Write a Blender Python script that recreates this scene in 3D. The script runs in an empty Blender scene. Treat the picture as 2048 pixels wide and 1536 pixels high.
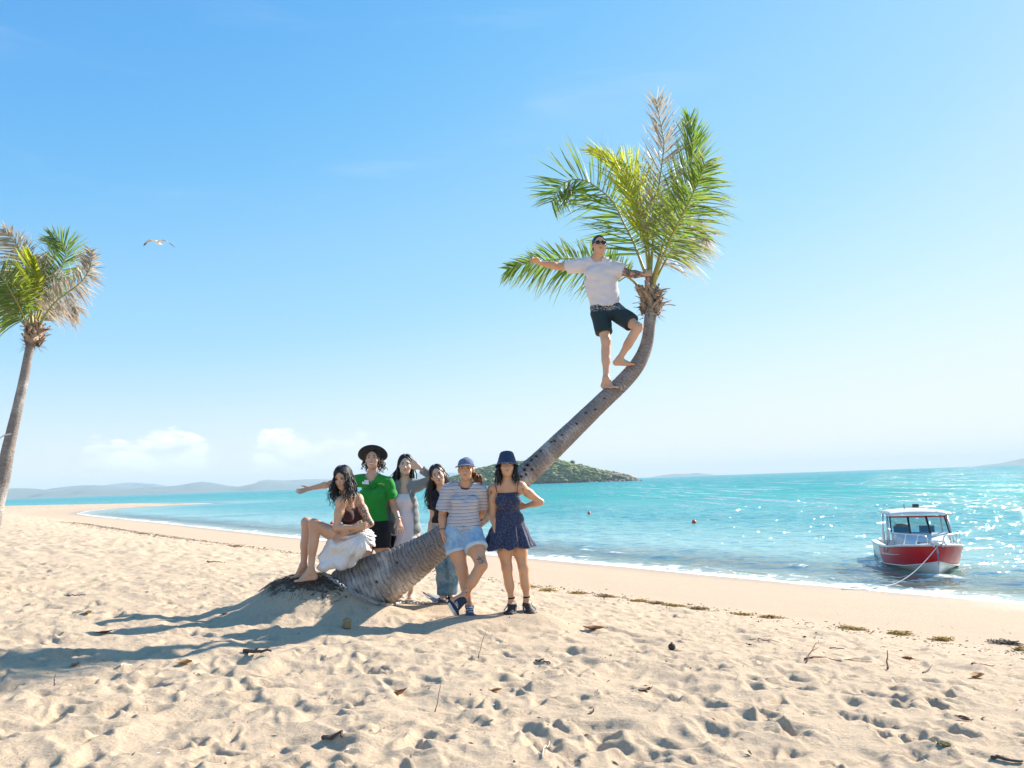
import bpy, bmesh, math, random
import numpy as np
from mathutils import Vector, Matrix

# ---------------------------------------------------------------- camera
scene = bpy.context.scene
col = scene.collection
FPX = 2048 * 28.0 / 36.0
PITCH = math.atan(195 / FPX)
ROLL = math.atan(0.0332)
CAMZ = 1.35
fwd0 = Vector((0, math.cos(PITCH), math.sin(PITCH)))
up0 = Vector((0, -math.sin(PITCH), math.cos(PITCH)))
rt0 = Vector((1, 0, 0))
cam_r = rt0 * math.cos(ROLL) - up0 * math.sin(ROLL)
cam_u = up0 * math.cos(ROLL) + rt0 * math.sin(ROLL)
cam = bpy.data.cameras.new('camera')
cam.lens = 28; cam.sensor_width = 36; cam.clip_start = 0.05; cam.clip_end = 40000
camo = bpy.data.objects.new('camera', cam); col.objects.link(camo)
M = Matrix.Identity(4)
for i in range(3):
    M[i][0] = cam_r[i]; M[i][1] = cam_u[i]; M[i][2] = -fwd0[i]
M[0][3], M[1][3], M[2][3] = 0, 0, CAMZ
camo.matrix_world = M
scene.camera = camo

# ---------------------------------------------------------------- light
SUN_AZ, SUN_EL = math.radians(55), math.radians(31)
world = bpy.data.worlds.new('World'); scene.world = world; world.use_nodes = True
SKY_STRENGTH = 0.122
sun = bpy.data.lights.new('sun', 'SUN'); sun.energy = 3.9; sun.angle = math.radians(0.53); sun.color = (1, 0.93, 0.82)
suno = bpy.data.objects.new('sun', sun); col.objects.link(suno)
sd_ = Vector((math.sin(SUN_AZ) * math.cos(SUN_EL), math.cos(SUN_AZ) * math.cos(SUN_EL), math.sin(SUN_EL)))
suno.rotation_euler = sd_.to_track_quat('Z', 'Y').to_euler()
suno.location = (30, 20, 30)
scene.view_settings.view_transform = 'Standard'
scene.view_settings.look = 'None'
scene.view_settings.gamma = 1
scene.view_settings.exposure = 1.37
scene.view_settings.use_curve_mapping = False
scene.cycles.use_denoising = True
scene.cycles.max_bounces = 6
scene.cycles.transparent_max_bounces = 12
scene.cycles.volume_bounces = 0
scene.cycles.caustics_reflective = False
scene.cycles.caustics_refractive = False
scene.cycles.sample_clamp_indirect = 4

def build_world():
    nt = world.node_tree; N = nt.nodes; L = nt.links
    N.clear()
    out = N.new('ShaderNodeOutputWorld'); bg = N.new('ShaderNodeBackground')
    L.new(bg.outputs[0], out.inputs[0]); bg.inputs[1].default_value = SKY_STRENGTH
    sky = N.new('ShaderNodeTexSky'); sky.sky_type = 'NISHITA'; sky.sun_disc = False
    sky.sun_elevation = SUN_EL; sky.sun_rotation = SUN_AZ
    sky.air_density = 1.0; sky.dust_density = 0.12; sky.ozone_density = 4.0; sky.altitude = 0
    # the camera's tone curve on the sky: deep blue overhead, a soft shoulder toward the bright horizon
    vs = N.new('ShaderNodeVectorMath'); vs.operation = 'MULTIPLY'; vs.inputs[1].default_value = (1 / 12,) * 3
    L.new(sky.outputs[0], vs.inputs[0])
    rc = N.new('ShaderNodeRGBCurve'); L.new(vs.outputs[0], rc.inputs['Color'])
    for ch, pts in enumerate(([(0.93, 0.42), (1.64, 1.02), (2.21, 1.36), (2.7, 1.75), (4.43, 2.60), (6.2, 2.95), (9.6, 3.2), (12, 3.3)],
                              [(1.69, 1.40), (2.95, 2.15), (3.72, 2.42), (4.35, 2.64), (5.88, 3.02), (8.5, 3.22), (12, 3.3)],
                              [(1.5, 1.6), (3.25, 2.86), (5.3, 3.24), (7.35, 3.36), (12, 3.45)])):
        c = rc.mapping.curves[ch]; c.points[0].location = (0, 0); c.points[1].location = (pts[-1][0] / 12, pts[-1][1] / 4)
        for x, y in pts[:-1]: c.points.new(x / 12, y / 4)
    rc.mapping.update()
    hs = N.new('ShaderNodeVectorMath'); hs.operation = 'MULTIPLY'; hs.inputs[1].default_value = (4.0,) * 3
    L.new(rc.outputs[0], hs.inputs[0])
    # clouds: a bank of cumulus low over the far hills, plus thin high cirrus
    tc = N.new('ShaderNodeTexCoord'); sp = N.new('ShaderNodeSeparateXYZ'); L.new(tc.outputs['Generated'], sp.inputs[0])
    def math_(op, a, b=None, c=None, clamp=False):
        m = N.new('ShaderNodeMath'); m.operation = op; m.use_clamp = clamp
        for i, v in enumerate((a, b, c)):
            if v is None: continue
            if isinstance(v, (int, float)): m.inputs[i].default_value = v
            else: L.new(v, m.inputs[i])
        return m.outputs[0]
    def smooth(v, a, b):
        m = N.new('ShaderNodeMapRange'); m.interpolation_type = 'SMOOTHSTEP'
        L.new(v, m.inputs[0]); m.inputs[1].default_value = a; m.inputs[2].default_value = b
        return m.outputs[0]
    az = math_('ARCTAN2', sp.outputs[0], sp.outputs[1]); el = sp.outputs[2]
    cv = N.new('ShaderNodeCombineXYZ')
    L.new(math_('MULTIPLY', az, 16.0), cv.inputs[0]); L.new(math_('MULTIPLY', el, 46.0), cv.inputs[1])
    n1 = N.new('ShaderNodeTexNoise'); n1.inputs['Scale'].default_value = 1.0; n1.inputs['Detail'].default_value = 8; n1.inputs['Roughness'].default_value = 0.58
    n1.inputs['Distortion'].default_value = 0.25
    L.new(cv.outputs[0], n1.inputs['Vector'])
    # cloud top height varies along the bank
    n2 = N.new('ShaderNodeTexNoise'); n2.noise_dimensions = '1D'; n2.inputs['Scale'].default_value = 9.0; n2.inputs['Detail'].default_value = 3
    L.new(math_('ADD', az, 5.37), n2.inputs['W'])
    top = math_('MULTIPLY_ADD', n2.outputs[0], 0.085, 0.022)
    vert = smooth(math_('SUBTRACT', math_('ADD', top, math_('MULTIPLY', math_('SUBTRACT', n1.outputs[0], 0.5), 0.055)), el), 0.0, 0.010)
    base = smooth(el, 0.014, 0.034)
    azl = math_('MULTIPLY', smooth(az, -1.6, -0.75), math_('SUBTRACT', 1.0, smooth(az, -0.32, -0.10)))
    body = math_('MULTIPLY', smooth(n1.outputs[0], 0.34, 0.56), smooth(n2.outputs[0], 0.38, 0.56))
    fac = math_('MULTIPLY', math_('MULTIPLY', vert, base), math_('MULTIPLY', azl, math_('MULTIPLY', body, 0.95)))
    # brighter heads, bluish bases
    ramp = smooth(math_('SUBTRACT', top, el), 0.05, -0.01)
    cc = N.new('ShaderNodeMix'); cc.data_type = 'RGBA'
    L.new(math_('MULTIPLY_ADD', ramp, 0.7, math_('MULTIPLY', math_('SUBTRACT', n1.outputs[0], 0.35), 1.2), clamp=True), cc.inputs[0])
    cc.inputs[6].default_value = (2.7, 3.15, 3.4, 1); cc.inputs[7].default_value = (4.2, 4.2, 4.15, 1)
    mx = N.new('ShaderNodeMix'); mx.data_type = 'RGBA'
    L.new(fac, mx.inputs[0]); L.new(hs.outputs[0], mx.inputs[6]); L.new(cc.outputs[2], mx.inputs[7])
    # cirrus
    cv2 = N.new('ShaderNodeCombineXYZ')
    L.new(math_('MULTIPLY', az, 2.2), cv2.inputs[0]); L.new(math_('MULTIPLY', el, 14.0), cv2.inputs[1])
    n3 = N.new('ShaderNodeTexNoise'); n3.inputs['Scale'].default_value = 1.3; n3.inputs['Detail'].default_value = 6; n3.inputs['Roughness'].default_value = 0.5
    n3.inputs['Distortion'].default_value = 0.6
    L.new(cv2.outputs[0], n3.inputs['Vector'])
    cf = math_('MULTIPLY', smooth(n3.outputs[0], 0.55, 0.85), math_('MULTIPLY', smooth(el, 0.2, 0.4), 0.16))
    mx2 = N.new('ShaderNodeMix'); mx2.data_type = 'RGBA'
    L.new(cf, mx2.inputs[0]); L.new(mx.outputs[2], mx2.inputs[6]); mx2.inputs[7].default_value = (3.4, 3.5, 3.6, 1)
    L.new(mx2.outputs[2], bg.inputs[0])
build_world()

# ---------------------------------------------------------------- helpers
def ray(px, py):
    v = cam_r * ((px - 1024) / FPX) + cam_u * ((768 - py) / FPX) + fwd0
    return np.array(v)
def at(px, py, Y):
    r = ray(px, py); t = Y / r[1]
    return np.array((0, 0, CAMZ)) + r * t
def V(*a): return np.array(a, float)
def nrm(v): v = np.asarray(v, float); return v / (np.linalg.norm(v) + 1e-12)

def tag(o, label=None, cat=None, group=None, kind=None):
    if label: o['label'] = label
    if cat: o['category'] = cat
    if group: o['group'] = group
    if kind: o['kind'] = kind
    return o
def empty(name, loc, rz=0.0):
    o = bpy.data.objects.new(name, None); col.objects.link(o)
    o.location = [float(c) for c in loc]; o.rotation_euler = (0, 0, rz); o.empty_display_size = 0.1
    return o
def mesh_data(name, verts, faces, mat=None, smooth=True):
    me = bpy.data.meshes.new(name)
    verts = np.asarray(verts, np.float32)
    if isinstance(faces, np.ndarray):
        k = faces.shape[1]; nf = len(faces)
        me.vertices.add(len(verts)); me.vertices.foreach_set('co', verts.ravel())
        me.loops.add(nf * k); me.loops.foreach_set('vertex_index', faces.astype(np.int32).ravel())
        me.polygons.add(nf); me.polygons.foreach_set('loop_start', np.arange(0, nf * k, k, dtype=np.int32))
        me.update(calc_edges=True); me.validate()
    else:
        me.from_pydata([tuple(map(float, v)) for v in verts], [], [tuple(f) for f in faces]); me.update()
    if smooth: me.polygons.foreach_set('use_smooth', np.ones(len(me.polygons), bool))
    if mat: me.materials.append(mat)
    return me
def link(name, me, parent=None, loc=None):
    o = bpy.data.objects.new(name, me); col.objects.link(o)
    if parent is not None: o.parent = parent
    if loc is not None: o.location = [float(c) for c in loc]
    return o
class MB:
    """collects verts/faces; world-space coordinates, made local to the parent on build"""
    def __init__(s): s.v = []; s.f = []; s.n = 0
    def add(s, v, f):
        v = np.asarray(v, float); s.v.append(v)
        for q in f: s.f.append([i + s.n for i in q])
        s.n += len(v); return s
    def tube(s, pts, rad, sides=8, cap=True, flat=1.0, ref=None):
        pts = np.asarray(pts, float); n = len(pts)
        rad = np.broadcast_to(np.asarray(rad, float), (n,))
        T = np.gradient(pts, axis=0); T /= (np.linalg.norm(T, axis=1)[:, None] + 1e-12)
        ref = np.array((0, 0, 1.0)) if ref is None else np.asarray(ref, float)
        if abs(T[0] @ ref) > 0.95: ref = np.array((1.0, 0, 0))
        u = ref - T[0] * (T[0] @ ref); u /= np.linalg.norm(u)
        a = np.arange(sides) * 2 * math.pi / sides; vs = []
        for i in range(n):
            u = u - T[i] * (T[i] @ u); u /= (np.linalg.norm(u) + 1e-12); w = np.cross(T[i], u)
            vs.append(pts[i] + rad[i] * (np.outer(np.cos(a), u) * flat + np.outer(np.sin(a), w)))
        vs = np.concatenate(vs); f = []
        for i in range(n - 1):
            for j in range(sides):
                k = (j + 1) % sides
                f.append((i * sides + j, i * sides + k, (i + 1) * sides + k, (i + 1) * sides + j))
        if cap:
            f.append(tuple(range(sides))[::-1]); f.append(tuple((n - 1) * sides + j for j in range(sides)))
        return s.add(vs, f)
    def box(s, c, size, R=None):
        c = np.asarray(c, float); h = np.asarray(size, float) / 2
        v = np.array([(x, y, z) for x in (-1, 1) for y in (-1, 1) for z in (-1, 1)], float) * h
        if R is not None: v = v @ np.asarray(R)
        return s.add(v + c, [(0, 1, 3, 2), (4, 6, 7, 5), (0, 4, 5, 1), (2, 3, 7, 6), (0, 2, 6, 4), (1, 5, 7, 3)])
    def ell(s, c, r, R=None, nu=12, nv=8):
        v = []; f = []
        for i in range(nv + 1):
            t = math.pi * i / nv
            for j in range(nu):
                p = 2 * math.pi * j / nu
                v.append((math.sin(t) * math.cos(p) * r[0], math.sin(t) * math.sin(p) * r[1], math.cos(t) * r[2]))
        v = np.array(v)
        if R is not None: v = v @ np.asarray(R)
        for i in range(nv):
            for j in range(nu):
                k = (j + 1) % nu; f.append((i * nu + j, (i + 1) * nu + j, (i + 1) * nu + k, i * nu + k))
        return s.add(v + np.asarray(c, float), f)
    def build(s, name, mat, parent=None, smooth=True, origin=None):
        v = np.concatenate(s.v)
        o0 = np.array(parent.location) if parent is not None else (np.zeros(3) if origin is None else np.asarray(origin, float))
        # sub-parts: parts sit at their thing's origin, so walk up
        if parent is not None:
            p = parent.parent
            while p is not None: o0 = o0 + np.array(p.location); p = p.parent
        me = mesh_data(name, v - o0, s.f, mat, smooth)
        return link(name, me, parent, None if parent is not None or origin is None else origin)

rng = np.random.default_rng(7)
_tab = np.random.default_rng(3).random((256, 256)).astype(np.float32)
_tab3 = np.random.default_rng(4).random((64, 64, 64)).astype(np.float32)
def vnoise(x, y, s=1.0, seed=0):
    x = np.asarray(x) * s + seed * 17.31; y = np.asarray(y) * s + seed * 9.77
    xi = np.floor(x).astype(int); yi = np.floor(y).astype(int); fx = x - xi; fy = y - yi
    fx = fx * fx * (3 - 2 * fx); fy = fy * fy * (3 - 2 * fy)
    a = _tab[xi & 255, yi & 255]; b = _tab[(xi + 1) & 255, yi & 255]; c = _tab[xi & 255, (yi + 1) & 255]; d = _tab[(xi + 1) & 255, (yi + 1) & 255]
    return (a * (1 - fx) + b * fx) * (1 - fy) + (c * (1 - fx) + d * fx) * fy - 0.5
def fbm(x, y, s=1.0, seed=0, o=4):
    r = 0; a = 1.0
    for i in range(o): r = r + a * vnoise(x, y, s * 2.03 ** i, seed + i * 3); a *= 0.5
    return r
def vnoise3(X, Y, Z, s):
    x, y, z = X * s + 11.3, Y * s + 5.1, Z * s + 8.7
    xi = np.floor(x).astype(int); yi = np.floor(y).astype(int); zi = np.floor(z).astype(int)
    fx = x - xi; fy = y - yi; fz = z - zi
    fx = fx * fx * (3 - 2 * fx); fy = fy * fy * (3 - 2 * fy); fz = fz * fz * (3 - 2 * fz)
    T = lambda a, b, c: _tab3[(xi + a) & 63, (yi + b) & 63, (zi + c) & 63]
    e = lambda c: (T(0, 0, c) * (1 - fx) + T(1, 0, c) * fx) * (1 - fy) + (T(0, 1, c) * (1 - fx) + T(1, 1, c) * fx) * fy
    return e(0) * (1 - fz) + e(1) * fz - 0.5

# ---------------------------------------------------------------- materials
class NT:
    def __init__(s, name):
        s.m = bpy.data.materials.new(name); s.m.use_nodes = True; s.t = s.m.node_tree; s.N = s.t.nodes; s.L = s.t.links
        s.N.clear(); s.out = s.N.new('ShaderNodeOutputMaterial'); s._tc = None
    def node(s, t, **k):
        n = s.N.new(t)
        for a, b in k.items(): setattr(n, a, b)
        return n
    def set(s, sock, v):
        if hasattr(v, 'is_linked') or hasattr(v, 'links'): s.L.new(v, sock)
        else:
            if isinstance(v, (tuple, list)) and len(v) == 3 and sock.type == 'RGBA': v = (*v, 1)
            sock.default_value = v
    @property
    def tc(s):
        if s._tc is None: s._tc = s.N.new('ShaderNodeTexCoord')
        return s._tc.outputs['Object']
    def mapping(s, scale=(1, 1, 1), rot=(0, 0, 0), vec=None, loc=(0, 0, 0)):
        n = s.N.new('ShaderNodeMapping'); s.L.new(vec or s.tc, n.inputs[0])
        n.inputs['Scale'].default_value = scale; n.inputs['Rotation'].default_value = rot; n.inputs['Location'].default_value = loc
        return n.outputs[0]
    def noise(s, scale, detail=4, rough=0.55, vec=None, dist=0.0, colr=False):
        n = s.N.new('ShaderNodeTexNoise'); s.L.new(vec or s.tc, n.inputs['Vector'])
        n.inputs['Scale'].default_value = scale; n.inputs['Detail'].default_value = detail
        n.inputs['Roughness'].default_value = rough; n.inputs['Distortion'].default_value = dist
        return n.outputs['Color' if colr else 'Fac']
    def voro(s, scale, vec=None, feat='F1', out='Distance'):
        n = s.N.new('ShaderNodeTexVoronoi'); n.feature = feat; s.L.new(vec or s.tc, n.inputs['Vector']); n.inputs['Scale'].default_value = scale
        return n.outputs[out]
    def math(s, op, a, b=0.0, c=0.0, clamp=False):
        n = s.N.new('ShaderNodeMath'); n.operation = op; n.use_clamp = clamp
        for i, v in enumerate((a, b, c)): s.set(n.inputs[i], v)
        return n.outputs[0]
    def smooth(s, v, a, b, lo=0.0, hi=1.0):
        n = s.N.new('ShaderNodeMapRange'); n.interpolation_type = 'SMOOTHSTEP'; s.set(n.inputs[0], v)
        n.inputs[1].default_value = a; n.inputs[2].default_value = b; n.inputs[3].default_value = lo; n.inputs[4].default_value = hi
        return n.outputs[0]
    def mix(s, f, a, b):
        n = s.N.new('ShaderNodeMix'); n.data_type = 'RGBA'
        s.set(n.inputs[0], f); s.set(n.inputs[6], a); s.set(n.inputs[7], b); return n.outputs[2]
    def sep(s, v=None):
        n = s.N.new('ShaderNodeSeparateXYZ'); s.L.new(v or s.tc, n.inputs[0]); return n.outputs
    def attr(s, name):
        n = s.N.new('ShaderNodeAttribute'); n.attribute_name = name; return n.outputs['Fac']
    def bump(s, h, strength=0.5, dist=0.01, nrm=None):
        n = s.N.new('ShaderNodeBump'); s.L.new(h, n.inputs['Height']); n.inputs['Strength'].default_value = strength; n.inputs['Distance'].default_value = dist
        if nrm is not None: s.L.new(nrm, n.inputs['Normal'])
        return n.outputs[0]
    def bsdf(s, color, rough=0.6, normal=None, **k):
        b = s.N.new('ShaderNodeBsdfPrincipled'); s.set(b.inputs['Base Color'], color); s.set(b.inputs['Roughness'], rough)
        if normal is not None: s.L.new(normal, b.inputs['Normal'])
        for a, v in k.items(): s.set(b.inputs[a.replace('_', ' ')], v)
        return b.outputs[0]
    def done(s, sh): s.L.new(sh, s.out.inputs[0]); return s.m
    def mixsh(s, f, a, b):
        n = s.N.new('ShaderNodeMixShader'); s.set(n.inputs[0], f); s.L.new(a, n.inputs[1]); s.L.new(b, n.inputs[2]); return n.outputs[0]
def simple(name, c, rough=0.6, var=0.12, scale=30, bump=0.0, bscale=80, **k):
    t = NT(name)
    n = t.noise(scale, 3)
    d = tuple(x * (1 - var) for x in c); l = tuple(min(1, x * (1 + var)) for x in c)
    nb = t.bump(t.noise(bscale, 4), bump, 0.01) if bump else None
    return t.done(t.bsdf(t.mix(n, d, l), rough, nb, **k))
# ---------------------------------------------------------------- terrain
SEA_Z = -1.45
SHORE = [(40, -29), (22.5, -1), (10.4, 16.1), (0.84, 29.1), (-12.1, 45.5), (-37, 81), (-58, 110), (-70, 128), (-79, 148), (-83, 165), (-80, 178), (-72, 190), (-82, 204), (-118, 231), (-179, 279), (-420, 430)]
def shore_sd(x, y):
    """signed distance to the waterline, positive seaward"""
    x = np.asarray(x, float); y = np.asarray(y, float)
    d = np.full(x.shape, 1e9)
    for (ax, ay), (bx, by) in zip(SHORE[:-1], SHORE[1:]):
        ex, ey = bx - ax, by - ay
        t = np.clip(((x - ax) * ex + (y - ay) * ey) / (ex * ex + ey * ey), 0, 1)
        d = np.minimum(d, np.hypot(x - ax - t * ex, y - ay - t * ey))
    poly = SHORE + [(-3000, 430), (-3000, -3000), (40, -3000)]
    ins = np.zeros(x.shape, bool)
    for (ax, ay), (bx, by) in zip(poly, poly[1:] + poly[:1]):
        if ay == by: continue
        c = ((ay > y) != (by > y)) & (x < (bx - ax) * (y - ay) / (by - ay) + ax)
        ins ^= c
    return np.where(ins, -d, d)
_ks = np.array([-200, -60, -40, -22, -18, -15.5, -13.2, -10.5, -7.7, 0, 3, 10, 30, 80, 400])
_kz = np.array([0.9, 0.62, 0.5, 0.36, 0.27, 0.15, 0.0, -0.40, -0.80, -1.45, -1.70, -2.2, -3.2, -4.0, -4.2])
_fs = np.linspace(-200, 400, 6001); _fz = np.interp(_fs, _ks, _kz)
_kern = np.hanning(31); _kern /= _kern.sum()
_fz = np.convolve(np.pad(_fz, 15, 'edge'), _kern, 'valid')
MOUNDS = []   # (x, y, sx, sy, h, angle)
def gauss(x, y, m):
    cx, cy, sx, sy, h, a = m
    u = (x - cx) * math.cos(a) + (y - cy) * math.sin(a); v = -(x - cx) * math.sin(a) + (y - cy) * math.cos(a)
    return h * np.exp(-0.5 * ((u / sx) ** 2 + (v / sy) ** 2))
def ground(x, y, sd=None):
    x = np.asarray(x, float); y = np.asarray(y, float)
    if sd is None: sd = shore_sd(x, y)
    z = np.interp(sd, _fs, _fz)
    far = np.clip((y - 80) / 60, 0, 1)
    z = np.where(z > SEA_Z, SEA_Z + (z - SEA_Z) * (1 - 0.62 * far), z)
    for m in MOUNDS: z = z + gauss(x, y, m)
    return z
_mb = at(640, 1175, 8.35)
MOUNDS += [(_mb[0] + 0.02, _mb[1], 0.42, 0.34, 0.32, 0.0), (_mb[0] - 0.45, _mb[1] - 0.02, 0.32, 0.3, 0.08, 0.0)]

# trampled sand relief, a height map stamped with dents and scuffs
RX0, RY0, RES = -12.0, 0.6, 0.015
RW, RH = int(26 / RES), int(17 / RES)
gx, gy = np.meshgrid(RX0 + np.arange(RW) * RES, RY0 + np.arange(RH) * RES, indexing='ij')
relief = (0.055 * vnoise(gx, gy, 1.9, 1) + 0.034 * vnoise(gx, gy, 4.3, 2) + 0.020 * vnoise(gx, gy, 9.1, 3) + 0.008 * vnoise(gx, gy, 21, 4) + 0.004 * vnoise(gx, gy, 47, 5)).astype(np.float32)
rs = np.random.default_rng(21)
for i in range(11500):
    cx = rs.uniform(RX0 + 1, RX0 + 25); cy = RY0 + 0.5 + 15.5 * rs.random() ** 1.3
    L_ = rs.uniform(0.055, 0.125) if i < 8000 else rs.uniform(0.025, 0.06); W_ = L_ * rs.uniform(0.40, 0.8); dp = rs.uniform(0.008, 0.023) * (1.25 if cy < 6 else 0.9) * (1 if i < 8000 else 0.5); an = rs.uniform(0, math.pi)
    R_ = int(L_ * 2.6 / RES); ix = int((cx - RX0) / RES); iy = int((cy - RY0) / RES)
    x0, x1, y0, y1 = max(ix - R_, 0), min(ix + R_, RW), max(iy - R_, 0), min(iy + R_, RH)
    if x1 <= x0 or y1 <= y0: continue
    dx = gx[x0:x1, y0:y1] - cx; dy = gy[x0:x1, y0:y1] - cy
    u = (dx * math.cos(an) + dy * math.sin(an)) / L_; v = (-dx * math.sin(an) + dy * math.cos(an)) / W_
    r = np.sqrt(u * u + v * v) * (1 + 0.35 * np.sin(3 * np.arctan2(v, u) + i))
    relief[x0:x1, y0:y1] += (-dp * np.exp(-r ** 3 * 0.9) + dp * 0.42 * np.exp(-((r - 1.45) / 0.38) ** 2)).astype(np.float32)
FEET = []     # where soles press the sand: (x, y, z)
for _px, _py, _Y in ((1019, 1229, 7.93), (1063, 1228, 7.93), (1023, 1222, 8.02), (1056, 1220, 8.02), (941, 1236, 7.82), (939, 1228, 7.92), (918, 1231, 7.74), (732, 1200, 8.88), (768, 1200, 8.88), (799, 1203, 9.08), (821, 1203, 9.08), (887, 1205, 8.83), (908, 1205, 8.83)):
    _q = at(_px, _py, _Y); FEET.append((_q[0], _q[1], _q[2] - 0.012))
def press(x, y, z):
    for fx, fy, fz in FEET:
        w = np.exp(-((x - fx) ** 2 + (y - fy) ** 2) / 0.26 ** 2); z = z * (1 - w) + fz * w
    return z
def relief_at(x, y, sd):
    fx = np.clip((x - RX0) / RES, 0, RW - 2.001); fy = np.clip((y - RY0) / RES, 0, RH - 2.001)
    i = fx.astype(int); j = fy.astype(int); a = fx - i; b = fy - j
    r = (relief[i, j] * (1 - a) + relief[i + 1, j] * a) * (1 - b) + (relief[i, j + 1] * (1 - a) + relief[i + 1, j + 1] * a) * b
    inside = (x > RX0 + .1) & (x < RX0 + 25.5) & (y > RY0 + .1) & (y < RY0 + 16.5)
    edge = np.clip((16.5 - y + RY0) / 3, 0, 1)
    far = (0.06 * vnoise(x, y, 1.7, 9) + 0.075 * vnoise(x, y, 4.1, 8) + 0.05 * vnoise(x, y, 8.3, 10))
    r = np.where(inside, r * edge + far * (1 - edge), far)
    dry = np.clip((-7.4 - sd + 0.8 * vnoise(x, y, 0.8, 6)) / 1.4, 0, 1)
    return r * (0.04 + 0.96 * dry) + (0.012 * vnoise(x, y, 1.1, 11)) * (sd < 5)
def ground_z(x, y):
    x = np.atleast_1d(np.asarray(x, float)); y = np.atleast_1d(np.asarray(y, float)); sd = shore_sd(x, y)
    return press(x, y, ground(x, y, sd) + relief_at(x, y, sd))
def gz(x, y): return float(ground_z(x, y)[0])
def on_ground(px, py, dz=0.0):
    """where the line of sight through a pixel meets the sand"""
    r = ray(px, py); Y = np.exp(np.linspace(math.log(1.5), math.log(120), 1500))
    P = np.array((0, 0, CAMZ))[None] + r[None] * (Y / r[1])[:, None]
    z = ground_z(P[:, 0], P[:, 1]); k = np.argmax(P[:, 2] < z + dz)
    p = P[k].copy(); p[2] = gz(p[0], p[1]); return p

def fan(radii, thetas):
    R, T = np.meshgrid(radii, thetas, indexing='ij')
    return R * np.sin(T), R * np.cos(T)
def fan_faces(nr, nt, closed=True):
    i, j = np.meshgrid(np.arange(nr - 1), np.arange(nt if closed else nt - 1), indexing='ij'); k = (j + 1) % nt
    return np.stack([(i * nt + j), (i * nt + k), ((i + 1) * nt + k), ((i + 1) * nt + j)], -1).reshape(-1, 4)
def thetas(nf, half, nc):
    a = np.linspace(-half, half, nf); b = np.linspace(half, 2 * math.pi - half, nc + 2)[1:-1]
    return np.concatenate([a, b])
def set_attr(me, name, v):
    a = me.attributes.new(name, 'FLOAT', 'POINT'); a.data.foreach_set('value', np.asarray(v, np.float32).ravel())

def build_sand():
    r = [0.02, 0.4, 0.8, 1.1]
    while r[-1] < 17: r.append(r[-1] * 1.0052)
    while r[-1] < 45: r.append(r[-1] * 1.008)
    while r[-1] < 700: r.append(r[-1] * 1.03)
    th = thetas(960, math.radians(47), 60)
    X, Y = fan(np.array(r), th)
    sd = shore_sd(X, Y)
    Z = press(X, Y, ground(X, Y, sd) + relief_at(X, Y, sd))
    me = mesh_data('sand', np.stack([X, Y, Z], -1).reshape(-1, 3), fan_faces(len(r), len(th))[:, ::-1])
    set_attr(me, 'sd', sd)
    t = NT('sand')
    sdA = t.attr('sd')
    n1 = t.noise(1.3, 4); n2 = t.noise(55, 3, 0.7); n3 = t.noise(330, 2, 0.8); n4 = t.noise(9, 4)
    c = t.mix(n1, (0.59, 0.437, 0.295), (0.67, 0.512, 0.36))
    c = t.mix(t.smooth(n2, 0.30, 0.75), (0.50, 0.375, 0.26), c)
    c = t.mix(t.math('MULTIPLY', t.smooth(n3, 0.62, 0.80), 0.75), c, (0.16, 0.115, 0.085))
    c = t.mix(t.math('MULTIPLY', t.smooth(t.noise(420, 2, 0.8), 0.64, 0.78), 0.6), c, (0.80, 0.70, 0.57))
    # sparse dark crumbs of bark and shell
    cr = t.math('MULTIPLY', t.smooth(t.voro(26), 0.09, 0.05), t.smooth(t.noise(4.5, 3), 0.52, 0.66))
    c = t.mix(cr, c, (0.12, 0.08, 0.05))
    # firm damp sand below the tide wrack
    firm = t.smooth(t.math('ADD', sdA, t.math('MULTIPLY', n4, 1.2)), -7.2, -6.0)
    streak = t.noise(2.0, 5, 0.6, vec=t.mapping((0.5, 2.4, 1), (0, 0, math.radians(36.9))))
    cf = t.mix(streak, (0.505, 0.366, 0.252), (0.565, 0.42, 0.298))
    cf = t.mix(t.smooth(t.noise(11, 5, 0.7, vec=t.mapping((1, 3, 1), (0, 0, math.radians(36.9)))), 0.62, 0.74), cf, (0.33, 0.24, 0.155))
    c = t.mix(firm, c, cf)
    wet = t.smooth(t.math('ADD', sdA, t.math('MULTIPLY', t.noise(0.7, 3), 1.4)), -1.5, 0.5)
    c = t.mix(t.math('MULTIPLY', wet, 0.7), c, (0.40, 0.30, 0.21)); c = t.mix(t.smooth(sdA, 0.0, 1.2), c, (0.56, 0.45, 0.33))
    h = t.math('ADD', t.math('MULTIPLY', t.noise(42, 4, 0.65), 1.0), t.math('MULTIPLY', n3, 0.5))
    nb = t.bump(h, 0.8, 0.012, t.bump(t.noise(6.5, 4, 0.6), 0.35, 0.05))
    m = t.done(t.bsdf(c, t.math('SUBTRACT', 0.95, t.math('MULTIPLY', wet, 0.5)), nb, Specular_IOR_Level=0.25))
    me.materials.append(m)
    o = link('sand', me); tag(o, kind='structure', label='trampled pale sand beach sloping down to the water')
build_sand()

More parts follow.
